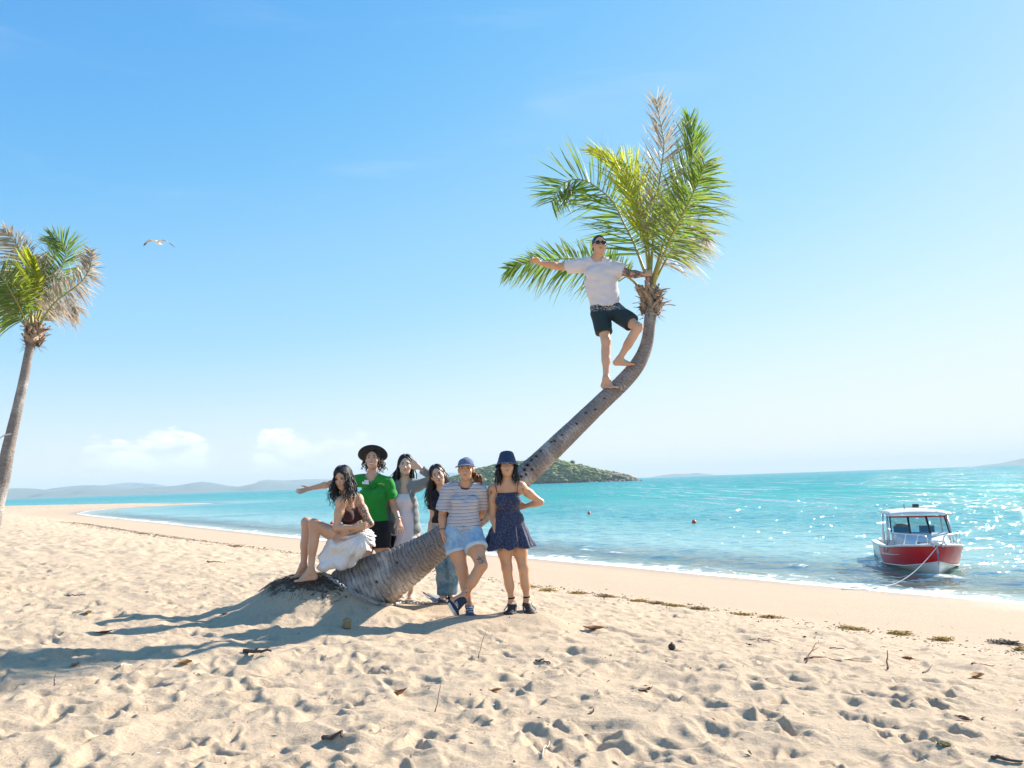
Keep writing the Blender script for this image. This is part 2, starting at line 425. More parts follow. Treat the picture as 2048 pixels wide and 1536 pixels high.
def build_sea():
    r = [9.0]
    while r[-1] < 70: r.append(r[-1] * 1.0048)
    while r[-1] < 400: r.append(r[-1] * 1.02)
    while r[-1] < 7000: r.append(r[-1] * 1.12)
    r.append(7200.0)
    th = thetas(760, math.radians(50), 40)
    X, Y = fan(np.array(r), th)
    sd = shore_sd(X, Y); dep = SEA_Z - ground(X, Y, sd)
    amp = np.clip((dep - 0.02) / 0.35, 0, 1) * np.clip(1.15 - np.hypot(X, Y) / 320, 0, 1)
    Z = np.zeros_like(X); rs = np.random.default_rng(5)
    for lam, a, n in ((3.2, 0.018, 5), (1.7, 0.013, 6), (0.85, 0.008, 7)):
        for q in range(n):
            an = math.radians(rs.normal(217, 32)); k = 2 * math.pi / (lam * rs.uniform(.75, 1.3))
            ph = k * (X * math.cos(an) + Y * math.sin(an)) + rs.uniform(0, 6.28)
            # short waves fade where the mesh is too coarse for them
            s = np.sin(ph); Z += a / math.sqrt(n) * 1.6 * (np.maximum(s, -0.8) + 0.25 * s * s) * np.clip(1.2 - np.hypot(X, Y) * (1.0 / (lam * 75)), 0, 1)
    Z = Z * amp * (0.55 + 0.9 * (vnoise(X, Y, 0.12, 3) + 0.5))
    # small breakers running along the beach
    al = X * -0.6 + Y * 0.8
    near = 1.0 / (1 + np.exp((np.hypot(X, Y) - 120) / 20))
    for off, a, w, sdd in ((1.15, 0.085, 0.34, 31), (3.1, 0.07, 0.5, 37), (5.6, 0.05, 0.6, 41)):
        c = off + 0.9 * vnoise(al, al * 0 + 3, 0.12, sdd) + 0.25 * vnoise(al, al * 0, 0.6, sdd + 1)
        g = np.exp(-((sd - c) / np.where(sd < c, w * 0.55, w)) ** 2)
        Z += a * g * np.clip(0.35 + 1.5 * vnoise(al, sd * 0.3, 0.16, sdd + 2), 0.05, 1) * near
    me = mesh_data('sea', np.stack([X, Y, Z + SEA_Z], -1).reshape(-1, 3), fan_faces(len(r), len(th))[:, ::-1])
    set_attr(me, 'dep', np.clip(dep, -1, 5)); set_attr(me, 'sd', np.clip(sd, -50, 3000)); set_attr(me, 'crest', Z)
    t = NT('sea_water')
    dep_, sd_a, crest = t.attr('dep'), t.attr('sd'), t.attr('crest')
    P = t.tc
    nl = t.noise(0.05, 4, 0.5, vec=t.mapping((1, 2.2, 1)))
    c1 = t.mix(t.smooth(sd_a, 2, 26), (0.30, 0.48, 0.44), (0.058, 0.335, 0.325))
    c2 = t.mix(t.smooth(sd_a, 20, 260), c1, (0.022, 0.275, 0.29))
    c3 = t.mix(t.math('MULTIPLY', t.smooth(nl, 0.45, 0.7), 0.45), c2, (0.012, 0.215, 0.255))
    # stirred sand in the shallows
    stir = t.math('MULTIPLY', t.smooth(t.noise(0.45, 4), 0.40, 0.62), t.smooth(sd_a, 6.5, 0.8))
    c3 = t.mix(t.math('MULTIPLY', stir, 0.75), c3, (0.46, 0.42, 0.31))
    wa = t.noise(0.55, 1, 0.5, vec=t.mapping((1, 1.7, 1), (0, 0, math.radians(-15)))); wb = t.noise(1.5, 1, 0.5, vec=t.mapping((1, 1.3, 1), (0, 0, math.radians(25)))); wc = t.noise(4.0, 1, 0.5)
    h = t.math('ADD', t.math('MULTIPLY', wa, 0.9), t.math('ADD', t.math('MULTIPLY', wb, 0.42), t.math('MULTIPLY', wc, 0.16)))
    nb = t.bump(h, 1.0, 0.85); t.L.new(t.math('MULTIPLY_ADD', t.smooth(dep_, 0.05, 0.7), 0.6, 0.4), nb.node.inputs['Strength'])
    deep = t.smooth(dep_, 0.03, 0.62)
    dif = t.node('ShaderNodeBsdfDiffuse'); t.set(dif.inputs[0], c3)
    nbs = t.bump(h, 0.3, 0.3); t.L.new(nbs, dif.inputs['Normal'])
    tr = t.node('ShaderNodeBsdfTransparent'); t.set(tr.inputs[0], (0.86, 0.97, 0.96))
    body = t.mixsh(t.math('MULTIPLY_ADD', deep, 0.88, 0.10), tr.outputs[0], dif.outputs[0])
    gl = t.node('ShaderNodeBsdfGlossy'); t.set(gl.inputs['Color'], (1, 1, 1)); gl.inputs['Roughness'].default_value = 0.09; t.L.new(nb, gl.inputs['Normal'])
    fr = t.node('ShaderNodeFresnel'); fr.inputs['IOR'].default_value = 1.33; t.L.new(nb, fr.inputs['Normal'])
    # far out, a streak mask on reflectivity paints in glitter, like wind ripples
    rz = (0, 0, math.radians(31)); ga = t.noise(1.0, 2, 0.6, vec=t.mapping((0.9, 0.055, 1), rz)); gb = t.noise(1.0, 2, 0.6, vec=t.mapping((0.16, 0.012, 1), rz))
    glit = t.math('MULTIPLY', t.smooth(ga, 0.52, 0.66), t.math('MULTIPLY_ADD', t.smooth(gb, 0.35, 0.65), 1.6, 0.5)); farw = t.smooth(sd_a, 22, 75)
    gf = t.math('ADD', t.math('SUBTRACT', 1.0, farw), t.math('MULTIPLY', farw, t.math('MULTIPLY_ADD', glit, 1.5, 0.30)))
    surf = t.mixsh(t.math('MULTIPLY', t.math('MULTIPLY', fr.outputs[0], 0.42), gf, clamp=True), body, gl.outputs[0])
    # foam: lace along the swash edge and on the little breakers
    fn = t.noise(2.4, 6, 0.65, dist=0.6); fl = t.voro(3.2, vec=t.mapping((1, 1, 1), vec=t.noise(1.8, 3, colr=True)), feat='DISTANCE_TO_EDGE')
    fwide = t.noise(0.35, 3)
    edge = t.math('MULTIPLY', t.smooth(t.math('SUBTRACT', dep_, t.math('MULTIPLY', t.math('ADD', t.math('SUBTRACT', fn, 0.44), t.math('MULTIPLY', t.math('SUBTRACT', fwide, 0.5), 0.75)), 0.30)), t_w0, t_w1), t.smooth(dep_, -0.12, -0.02))
    second = t.math('MULTIPLY', t.smooth(crest, 0.045, 0.085), t.smooth(t.math('ADD', fn, t.math('MULTIPLY', fwide, 0.5)), 0.74, 0.90))
    second = t.math('MULTIPLY', second, t.smooth(sd_a, 5.0, 2.5))
    lace = t.math('MULTIPLY', t.smooth(t.voro(1.6, feat='DISTANCE_TO_EDGE'), 0.07, 0.0), t.math('MULTIPLY', t.smooth(sd_a, 2.6, 0.6), t.smooth(fn, 0.45, 0.62)))
    foam = t.math('MAXIMUM', t.math('MAXIMUM', edge, second), t.math('MULTIPLY', lace, 0.8), clamp=True)
    fo = t.bsdf((0.82, 0.83, 0.82), 0.85, t.bump(t.noise(22, 4), 0.6, 0.03))
    me.materials.append(t.done(t.mixsh(foam, surf, fo)))
    o = link('sea', me); tag(o, kind='structure', label='calm turquoise sea with small ripples and foamy edge')
t_w0, t_w1 = 0.05, 0.015
build_sea()

# ---------------------------------------------------------------- far land
def ridge(name, px_pts, D, base_w, mat, label, seed, jit=0.05, nx=160, ny=14):
    """a range of hills: crest heights read along its length, with slopes falling to the sea on both sides"""
    xs = np.array([p[0] for p in px_pts]); hs = np.array([p[1] for p in px_pts])
    s = np.linspace(0, 1, nx); px = xs[0] + (xs[-1] - xs[0]) * s
    hh = np.interp(px, xs, hs)
    kern = np.hanning(9); kern /= kern.sum(); hh = np.convolve(np.pad(hh, 4, 'edge'), kern, 'valid')
    A = np.array([at(p, 963 - 0.0332 * (p - 1024), D) for p in px])
    v = []
    for j in range(ny):
        u = -1 + 2 * j / (ny - 1); prof = max(0.0, math.cos(u * math.pi / 2)) ** 0.9
        n = fbm(A[:, 0] + seed * 91, A[:, 1] * 0 + u * base_w, 5.0 / base_w, seed)
        z = SEA_Z - 3 + (hh * D / FPX + 3 + CAMZ - SEA_Z) * prof * (1 + jit * 4 * n * (1 - 0.6 * prof))
        v.append(np.stack([A[:, 0], A[:, 1] + u * base_w + 0.25 * base_w * n, z], -1))
    v = np.concatenate(v); f = []
    i, j = np.meshgrid(np.arange(ny - 1), np.arange(nx - 1), indexing='ij')
    F = np.stack([i * nx + j, i * nx + j + 1, (i + 1) * nx + j + 1, (i + 1) * nx + j], -1).reshape(-1, 4)
    o = link(name, mesh_data(name, v, F, mat)); return tag(o, label, kind='structure')
m_far = simple('far_forest', (0.05, 0.085, 0.05), 0.95, 0.35, 0.02)
ridge('hills', [(-420, 0), (-300, 15), (-120, 11), (-40, 12), (0, 16), (25, 20), (60, 15), (90, 13), (130, 10), (170, 14), (215, 11), (300, 7), (400, 2), (470, -4)], 4300, 500, m_far, 'low blue range of hills behind the left palm across the water', 2)
ridge('hills', [(20, -3), (80, 8), (120, 18), (160, 21), (210, 19), (250, 11), (300, 12), (360, 14), (400, 20), (420, 18), (450, 10), (480, 7), (520, 14), (540, 18), (560, 10), (620, 4), (700, -4)], 5000, 350, m_far, 'middle range of hazy blue hills on the left horizon', 5)
ridge('hills', [(160, -5), (195, 12), (215, 20), (245, 23), (280, 22), (310, 19), (335, 10), (350, -5)], 6300, 300, m_far, 'pale flat topped hill rising farthest off on the left horizon', 9)
ridge('hills', [(490, -4), (520, 18), (535, 21), (560, 17), (620, 18), (680, 15), (760, 19), (830, 22), (880, 24), (930, 18), (1000, 6), (1060, -4)], 6500, 300, m_far, 'pale far mountains on the horizon behind the standing group', 12)
ridge('hills', [(1290, -3), (1320, 2), (1350, 5), (1375, 4), (1395, 5), (1420, 1), (1440, -3)], 6500, 200, m_far, 'faint low islet far off on the horizon right of the leaning palm', 14)
ridge('hills', [(1970, -2), (2000, 4), (2030, 6), (2060, 13), (2120, 20), (2200, 24), (2300, 10), (2380, -4)], 4500, 250, m_far, 'hazy headland at the right edge of the horizon', 17)
# ---------------------------------------------------------------- palms
def spline(P, n):
    """Catmull-Rom through control points (any dimension), n samples evenly spread"""
    P = np.asarray(P, float); Q = np.concatenate([[2 * P[0] - P[1]], P, [2 * P[-1] - P[-2]]]); out = []
    for t in np.linspace(0, len(P) - 1 - 1e-9, n):
        i = int(t); u = t - i; a, b, c, d = Q[i:i + 4]
        out.append(0.5 * (2 * b + (c - a) * u + (2 * a - 5 * b + 4 * c - d) * u * u + (3 * b - a - 3 * c + d) * u ** 3))
    return np.array(out)
def resample(P, ds):
    L = np.concatenate([[0], np.cumsum(np.linalg.norm(np.diff(P[:, :3], axis=0), axis=1))]); n = max(3, int(L[-1] / ds)); s = np.linspace(0, L[-1], n)
    return np.stack([np.interp(s, L, P[:, k]) for k in range(P.shape[1])], -1), s

def bark_material():
    t = NT('palm_bark')
    ring, pit = t.attr('ring'), t.attr('pit')
    n1 = t.noise(6, 5, 0.6); n2 = t.noise(38, 4, 0.7); n3 = t.noise(2.2, 3)
    c = t.mix(n1, (0.22, 0.19, 0.172), (0.43, 0.38, 0.35))
    c = t.mix(t.smooth(n2, 0.56, 0.72), c, (0.13, 0.105, 0.09))
    c = t.mix(t.smooth(n3, 0.50, 0.68), c, (0.60, 0.55, 0.51))
    cx = t.node('ShaderNodeCombineXYZ'); t.L.new(t.attr('ang'), cx.inputs[0]); t.L.new(t.math('MULTIPLY', t.attr('along'), 70.0), cx.inputs[1])
    fine = t.noise(1.0, 4, 0.7, vec=cx.outputs[0])
    cx2 = t.node('ShaderNodeCombineXYZ'); t.L.new(t.math('MULTIPLY', t.attr('ang'), 9.0), cx2.inputs[0]); t.L.new(t.math('MULTIPLY', t.attr('along'), 16.0), cx2.inputs[1])
    crack = t.smooth(t.noise(1.0, 4, 0.7, vec=cx2.outputs[0]), 0.60, 0.70)
    c = t.mix(t.math('MULTIPLY', t.smooth(fine, 0.50, 0.70), 0.65), c, (0.11, 0.088, 0.074))
    c = t.mix(t.math('MULTIPLY', crack, 0.55), c, (0.09, 0.07, 0.058))
    c = t.mix(t.math('MULTIPLY', ring, 0.62), c, (0.10, 0.078, 0.066))
    c = t.mix(t.smooth(t.noise(1.6, 5, 0.7), 0.56, 0.72), c, (0.15, 0.125, 0.11)); c = t.mix(t.math('MULTIPLY', t.smooth(t.noise(4.5, 4, 0.7), 0.60, 0.70), 0.7), c, (0.62, 0.57, 0.53))
    c = t.mix(pit, c, (0.018, 0.014, 0.011))
    return t.done(t.bsdf(c, 0.9, t.bump(t.math('SUBTRACT', t.math('ADD', n2, t.math('MULTIPLY', n1, 0.6)), t.math('MULTIPLY', t.math('ADD', fine, crack), 0.8)), 0.9, 0.02), Specular_IOR_Level=0.2))
M_BARK = bark_material()

def leaf_material(name, g0, g1, dry, tl):
    t = NT(name); d = t.attr('dry')
    n = t.noise(3.0, 3)
    c = t.mix(n, g0, g1); c = t.mix(d, c, dry)
    a = t.bsdf(c, 0.42, Specular_IOR_Level=0.6)
    b = t.node('ShaderNodeBsdfTranslucent'); t.set(b.inputs[0], t.mix(0.45, c, tuple(min(1, x * 2.4) for x in g1)))
    return t.done(t.mixsh(tl, a, b.outputs[0]))
M_LEAF = leaf_material('palm_leaf', (0.055, 0.125, 0.014), (0.15, 0.25, 0.022), (0.42, 0.28, 0.19), 0.52)
M_YOUNG = leaf_material('palm_leaf_young', (0.16, 0.26, 0.015), (0.40, 0.44, 0.02), (0.42, 0.30, 0.12), 0.6)
M_DRY = leaf_material('palm_leaf_dry', (0.19, 0.21, 0.10), (0.33, 0.28, 0.21), (0.56, 0.46, 0.42), 0.45)
M_PET = simple('palm_stalk', (0.40, 0.33, 0.065), 0.5, 0.3, 14)
M_PETG = simple('palm_stalk_green', (0.24, 0.26, 0.055), 0.5, 0.3, 14)
M_HUSK = simple('palm_husk', (0.36, 0.26, 0.185), 0.9, 0.6, 12, bump=0.8, bscale=60)
M_FIBRE = simple('palm_fibre', (0.13, 0.085, 0.055), 0.95, 0.5, 20)

def build_trunk(pts, parent, pits=(), seed=0, flare=None):
    """pts rows: x,y,z,radius"""
    P = spline(pts, 200); P, s = resample(P, 0.0075)
    n = len(P); m = 56; rs = np.random.default_rng(seed)
    C = P[:, :3]; T = np.gradient(C, axis=0); T /= np.linalg.norm(T, axis=1)[:, None]
    u = np.cross(T[0], (0, 1, 0)); u /= np.linalg.norm(u); a = np.arange(m) * 2 * math.pi / m
    # ring scars at uneven spacing, wider low down
    knots = [0.0]
    while knots[-1] < s[-1] + 0.2: knots.append(knots[-1] + rs.uniform(0.022, 0.055))
    knots = np.array(knots)
    vs = np.zeros((n, m, 3)); ring = np.zeros((n, m)); pit = np.zeros((n, m))
    for i in range(n):
        u = u - T[i] * (T[i] @ u); u /= np.linalg.norm(u); w = np.cross(T[i], u)
        ss = s[i] + 0.010 * np.sin(a * 2 + s[i] * 3) + 0.008 * np.sin(a * 5 + s[i] * 9) + 0.016 * vnoise(np.cos(a) * 2 + s[i], np.sin(a) * 2, 2.0, seed)
        k = np.clip(np.searchsorted(knots, ss) - 1, 0, len(knots) - 2); f = (ss - knots[k]) / (knots[k + 1] - knots[k])
        low = np.clip(1.2 - s[i] / 0.9, 0, 1)
        groove = np.exp(-(np.minimum(f, 1 - f) / 0.11) ** 2) * (0.45 + 1.1 * np.clip(vnoise(np.cos(a) * 3 + k, np.sin(a) * 3, 1.7, 5) + 0.35, 0, 1))
        r = P[i, 3] * (1 + 0.045 * (f - 0.5) - 0.042 * groove + 0.085 * vnoise(np.cos(a) * 1.5 + s[i] * 2, np.sin(a) * 1.5 + s[i], 1.3, seed + 3) + low * 0.16 * vnoise(np.cos(a) * 1.2 + s[i] * 3, np.sin(a) * 1.2, 2.0, seed + 9) + 0.03 * vnoise(np.cos(a) * 6 + s[i] * 9, np.sin(a) * 6, 2, seed + 4))
        # lengthwise splits in the swollen foot
        cr = np.clip(vnoise(a * 7.0, s[i] * 2.2 + a * 0, 1.0, seed + 7) - 0.22, 0, 1) * 2.2 * np.clip(1.5 - s[i] / 1.1, 0.1, 1)
        r = r - 0.016 * cr
        for (ps, pa, pr) in pits:
            if abs(s[i] - ps) > 0.1: continue
            an_ = math.atan2(pa @ w, pa @ u); dd = np.hypot((s[i] - ps), ((a - an_ + math.pi) % (2 * math.pi) - math.pi) * P[i, 3] * 0.8) / pr
            g = np.exp(-dd ** 4); r = r - 0.022 * g; pit[i] = np.maximum(pit[i], g)
        ring[i] = np.clip(groove * (0.75 + 0.35 * low) + cr * 0.8, 0, 1)
        vs[i] = C[i] + r[:, None] * (np.outer(np.cos(a), u) + np.outer(np.sin(a), w))
    i, j = np.meshgrid(np.arange(n - 1), np.arange(m), indexing='ij'); k = (j + 1) % m
    F = np.stack([i * m + j, i * m + k, (i + 1) * m + k, (i + 1) * m + j], -1).reshape(-1, 4)
    me = mesh_data('trunk', vs.reshape(-1, 3) - np.array(parent.location), F, M_BARK)
    set_attr(me, 'ring', ring); set_attr(me, 'pit', pit); A_ = np.abs(((a + math.pi) % (2 * math.pi)) - math.pi)
    set_attr(me, 'ang', np.broadcast_to(A_, (n, m)) * 2.2); set_attr(me, 'along', np.broadcast_to(s[:, None], (n, m)))
    return link('trunk', me, parent)

def frond(parent, ctrl, mat, petmat=M_PET, n=62, L=0.42, start=0.26, dry=0.3, droop=0.25, sides=(1, 1), seed=0, ang=(62, 28), wid=0.017, view=None, rr=0.02, ragged=0.15, tip=1.0, vee=0.35, dens=1.6, lf=1.17):
    rs = np.random.default_rng(seed)
    ctrl = np.asarray(ctrl, float)
    R = spline(ctrl, 60); R, s = resample(R, 0.02); S = s / s[-1]
    m = MB(); m.tube(R, rr * (1 - S) ** 0.8 * (1 - 0.45 * np.clip(S * 4, 0, 1)) + 0.0025, 6)
    ra = m.build('frond', petmat, parent)
    T = np.gradient(R, axis=0); T /= np.linalg.norm(T, axis=1)[:, None]
    view = nrm(view if view is not None else (0.1, -1, 0.1))
    vv = []; ff = []; dr = []; nv = 0
    for side, fac in ((1, sides[0]), (-1, sides[1])):
        if fac <= 0: continue
        for q in range(int(n * dens)):
            t = start + (1 - start) * (q + rs.uniform(0, 0.7)) / (n * dens); t = min(t, 0.995)
            if rs.random() < ragged * 0.4: continue
            k = min(int(t * (len(R) - 1)), len(R) - 1); p = R[k]; tg = T[k]
            sv = np.cross(tg, view); sv /= np.linalg.norm(sv); up = np.cross(sv, tg)
            u = (t - start) / (1 - start)
            ln = lf * L * fac * (0.55 + 0.75 * math.sin(math.pi * min(1, u * 0.78 + 0.16))) * (1 - 0.35 * u ** 3) * tip ** u
            if rs.random() < ragged: ln *= rs.uniform(0.45, 0.9)
            al = math.radians(ang[0] + (ang[1] - ang[0]) * u + rs.normal(0, 5))
            d = tg * math.cos(al) + sv * side * math.sin(al) + up * rs.normal(vee * 0.5, 0.22)
            d = nrm(d); dp = droop * rs.uniform(0.5, 1.5)
            wv = np.cross(d, nrm(view + rs.normal(0, 0.75, 3))); wv = nrm(wv)
            K = 5; dryness = np.clip(rs.normal(dry, 0.28), 0, 1); cu = rs.normal(0, 0.08, 3)
            for i in range(K + 1):
                x = i / K
                c = p + d * ln * x + (np.array((0, 0, -1.0)) * dp + cu) * ln * x * x
                w = wid * (0.55 + 1.1 * x) if x < 0.35 else wid * 0.94 * (1 - ((x - 0.35) / 0.65) ** 1.6)
                w = max(w, 0.0012) * 0.60
                vv += [c - wv * w, c + wv * w]; v_ = float(np.clip(dryness * (0.55 + 0.9 * x ** 2) + (0.35 if x > 0.8 else 0), 0, 1)); dr += [v_, v_]
            for i in range(K):
                b = nv + i * 2; ff.append((b, b + 1, b + 3, b + 2))
            nv += 2 * (K + 1)
    me = mesh_data('leaflets', np.array(vv) - np.array(parent.location), np.array(ff), mat, smooth=True)
    set_attr(me, 'dry', dr)
    lo = link('leaflets', me, ra); lo['kind'] = 'stuff'
    return ra

def husk(parent, base, axis, r0, h, n, seed, mat=M_HUSK):
    """old leaf bases and torn fibre round the head of the trunk"""
    rs = np.random.default_rng(seed); axis = nrm(axis)
    u = nrm(np.cross(axis, (0, 1, 0.1))); w = np.cross(axis, u)
    for k in range(n):
        a = rs.uniform(0, 6.283); rad = u * math.cos(a) + w * math.sin(a); tan = np.cross(axis, rad)
        z0 = rs.uniform(0.0, 0.75) * h; ln = rs.uniform(0.10, 0.22); K = 6; wd = rs.uniform(0.022, 0.055)
        lean = rs.uniform(0.0, 0.6); curl = rs.uniform(-0.6, 1.3); sk = rs.normal(0, 0.5); v = []; f = []
        for i in range(K + 1):
            x = i / K
            rr = r0 * (0.92 + 0.25 * rs.random()) + ln * (lean * x * 0.55 + 0.45 * max(0, curl) * x ** 3)
            c = base + axis * (z0 + ln * (x - 0.55 * abs(curl) * x ** 2.2)) + rad * rr + tan * (sk * ln * x)
            ww = wd * (1 - 0.75 * x ** 2) * (0.8 + 0.4 * rs.random())
            v += [c - tan * ww + rad * 0.006, c + rad * 0.014, c + tan * ww + rad * 0.006, c - rad * 0.008]
        for i in range(K):
            for j in range(4): f.append((i * 4 + j, i * 4 + (j + 1) % 4, i * 4 + 4 + (j + 1) % 4, i * 4 + 4 + j))
        f.append((0, 1, 2, 3)); f.append((K * 4 + 3, K * 4 + 2, K * 4 + 1, K * 4))
        MB().add(v, f).build('leaf_base', mat, parent)
    m = MB()
    for k in range(110):
        a = rs.uniform(0, 6.283); rad = u * math.cos(a) + w * math.sin(a); p = base + axis * rs.uniform(-0.03, h * 0.9) + rad * r0 * rs.uniform(0.8, 1.1)
        d = nrm(rad + axis * rs.normal(-0.1, 0.7) + rs.normal(0, 0.4, 3)); ln = rs.uniform(0.04, 0.13)
        m.tube([p, p + d * ln * 0.5, p + d * ln + np.array((0, 0, -0.03)) * rs.random()], [0.0025, 0.002, 0.0008], 3, cap=False)
    o = m.build('fibre', M_FIBRE, parent); o['kind'] = 'stuff'

def px4(rows): return [list(at(x, y, Y)) + [w * 0.5 * Y / FPX] for (x, y, Y, w) in rows]

TRUNK_PX = [(655, 1207, 8.50, 70), (695, 1188, 8.50, 108), (745, 1166, 8.50, 108), (800, 1137, 8.50, 88), (845, 1108, 8.50, 70), (885, 1080, 8.50, 58), (945, 1035, 8.52, 53), (1010, 984, 8.56, 48), (1070, 932, 8.6, 43), (1140, 866, 8.68, 38), (1200, 808, 8.76, 35), (1245, 765, 8.82, 33), (1276, 728, 8.86, 30), (1293, 690, 8.9, 26), (1299, 650, 8.92, 23), (1302, 610, 8.94, 26), (1302, 575, 8.95, 24), (1300, 548, 8.95, 16)]
def build_leaning_palm():
    base = at(700, 1200, 8.5)
    root = empty('palm_tree', base); tag(root, 'leaning coconut palm with the group around its trunk, young man standing on it', 'palm tree')
    pits = []
    tr = px4(TRUNK_PX); PP, ss = resample(spline(tr, 200), 0.0075)
    rs = np.random.default_rng(2)
    # notches and rot holes, placed on the near and upper faces
    for k_, (px, py, r_) in enumerate(((1046, 940, .018), (1052, 930, .020), (1060, 921, .016), (1050, 950, .013), (1070, 912, .015), (1079, 902, .016), (1040, 955, .014), (1099, 885, .015), (1106, 884, .013), (1062, 940, .012), (1121, 872, .012), (1150, 850, .012), (1168, 828, .013), (1187, 822, .011), (1205, 800, .011), (762, 1158, .016), (735, 1185, .012), (800, 1120, .012), (1010, 985, .014), (1025, 965, .014))):
        q = at(px, py, 8.6); i = int(np.argmin(np.hypot(PP[:, 0] - q[0] * PP[:, 1] / 8.6, (PP[:, 2] - CAMZ) - (q[2] - CAMZ) * PP[:, 1] / 8.6))); q = at(px, py, PP[i, 1]); off = q - PP[i, :3]; o_ = np.linalg.norm(off); off = off * min(1, 0.93 * PP[i, 3] / (o_ + 1e-6)); dirv = off + np.array((0, -1, 0)) * math.sqrt(max(PP[i, 3] ** 2 - off @ off, 1e-6))
        pits.append((ss[i], nrm(dirv), r_))
    build_trunk(tr, root, pits, 4)
    top = at(1302, 628, 8.94); husk(root, top - V(0, 0, 0.03), (0, 0.05, 1), 0.088, 0.36, 74, 5)
    Yc = 8.95
    def fr(pts, mat, **k): return frond(root, [at(x, y, Y) for x, y, Y in pts], mat, **k)
    # the big frond arching left
    fr([(1300, 572, Yc), (1288, 540, Yc + .08), (1267, 485, Yc + .2), (1249, 449, Yc + .28), (1228, 407, Yc + .32), (1202, 381, Yc + .34), (1172, 362, Yc + .32), (1142, 360, Yc + .28), (1119, 376, Yc + .24), (1101, 408, Yc + .2)], M_LEAF, n=78, L=0.44, start=0.2, dry=0.10, droop=0.05, seed=11, ang=(80, 42), sides=(1.15, 1.05), rr=0.024)
    # younger yellow-green frond behind it
    fr([(1300, 565, Yc + .05), (1290, 490, Yc + .05), (1276, 420, Yc), (1258, 368, Yc - .02), (1230, 322, Yc - .04), (1192, 298, Yc - .05)], M_YOUNG, n=60, L=0.42, start=0.25, dry=0.12, droop=0.0, seed=12, ang=(40, 30), sides=(0.3, 1.0), view=(0.5, -1, 0.2))
    fr([(1300, 562, Yc + .08), (1296, 480, Yc + .1), (1285, 410, Yc + .12), (1266, 352, Yc + .15), (1240, 315, Yc + .2)], M_YOUNG, n=44, L=0.36, start=0.3, dry=0.15, droop=0.0, seed=13, ang=(45, 25), sides=(0.9, 0.9), view=(-0.4, -1, 0.1))
    # tall upright one, wind-bitten
    fr([(1300, 560, Yc), (1306, 480, Yc), (1314, 400, Yc + .05), (1323, 335, Yc + .1), (1328, 285, Yc + .12), (1320, 240, Yc + .12), (1312, 198, Yc + .1)], M_DRY, petmat=M_PETG, n=84, L=0.36, start=0.22, dry=0.55, droop=0.0, seed=14, ang=(58, 30), ragged=0.45, wid=0.013, sides=(1, 0.9))
    # right-hand fronds
    fr([(1306, 578, Yc - .04), (1312, 548, Yc - .08), (1324, 518, Yc - .14), (1348, 464, Yc - .24), (1378, 405, Yc - .32), (1398, 360, Yc - .36), (1412, 322, Yc - .38)], M_LEAF, n=76, L=0.40, start=0.24, dry=0.38, droop=0.30, seed=15, ang=(72, 42), sides=(0.95, 1.0), rr=0.026, ragged=0.2)
    fr([(1304, 562, Yc + .06), (1326, 490, Yc + .15), (1352, 415, Yc + .2), (1378, 345, Yc + .2), (1385, 290, Yc + .18), (1379, 236, Yc + .16)], M_LEAF, n=66, L=0.36, start=0.3, dry=0.08, droop=0.0, seed=16, ang=(50, 22), sides=(0.9, 1.0))
    fr([(1306, 570, Yc + .1), (1335, 515, Yc + .2), (1366, 470, Yc + .3), (1398, 455, Yc + .32), (1418, 470, Yc + .3)], M_DRY, n=52, L=0.36, start=0.25, dry=0.55, droop=0.4, seed=18, ang=(70, 50), ragged=0.3, sides=(0.9, 0.9))
    # frond reaching left behind the man
    fr([(1298, 592, Yc + .03), (1282, 580, Yc + .08), (1266, 562, Yc + .14), (1240, 545, Yc + .22), (1200, 527, Yc + .32), (1148, 518, Yc + .4), (1100, 520, Yc + .46), (1055, 527, Yc + .5), (1012, 540, Yc + .5)], M_LEAF, n=80, L=0.36, start=0.2, dry=0.22, droop=0.22, seed=19, ang=(76, 34), sides=(0.7, 1.0), ragged=0.2)
    # backing fronds that fill the heart of the crown
    # root fibres spilling over the sand mound on the landward side
    rs = np.random.default_rng(9); tr_ = NT('root_mat'); n_ = tr_.noise(14, 5, 0.75); n2_ = tr_.noise(60, 4, 0.8, vec=tr_.mapping((1, 0.35, 1)))
    c_ = tr_.mix(tr_.smooth(n_, 0.35, 0.65), (0.075, 0.062, 0.055), (0.28, 0.23, 0.185)); c_ = tr_.mix(tr_.smooth(n2_, 0.52, 0.70), c_, (0.36, 0.28, 0.20))
    mroot = tr_.done(tr_.bsdf(c_, 0.95, tr_.bump(tr_.math('ADD', n_, n2_), 1.0, 0.03)))
    # matted root mass half sunk in the sand
    c0 = at(632, 1172, 8.36); N_ = 90; U, W_ = np.meshgrid(np.linspace(-1, 1, N_), np.linspace(-1, 1, N_), indexing='ij')
    X = c0[0] - 0.06 + U * 0.62 + 0.03 * vnoise(U, W_, 9, 2); Y = c0[1] - 0.02 + W_ * 0.42 + 0.03 * vnoise(U, W_, 9, 3); Rr = np.sqrt(U ** 2 * (1 + 0.5 * (U < 0)) + W_ ** 2) + 0.35 * vnoise(U, W_, 3.0, 4) + 0.2 * vnoise(U, W_, 8.0, 5)
    Z = ground_z(X.ravel(), Y.ravel()).reshape(X.shape) + 0.028 * np.clip(1.0 - Rr, -0.5, 0.6) * 2 - 0.024 + 0.05 * vnoise(U, W_, 12, 6) + 0.022 * vnoise(U * 1.0, W_, 40, 7)
    i, j = np.meshgrid(np.arange(N_ - 1), np.arange(N_ - 1), indexing='ij'); F_ = np.stack([i * N_ + j, (i + 1) * N_ + j, (i + 1) * N_ + j + 1, i * N_ + j + 1], -1).reshape(-1, 4)
    link('root_mass', mesh_data('root_mass', np.stack([X, Y, Z], -1).reshape(-1, 3) - np.array(root.location), F_, mroot), root)
    m = MB(); Q = []; RD = []
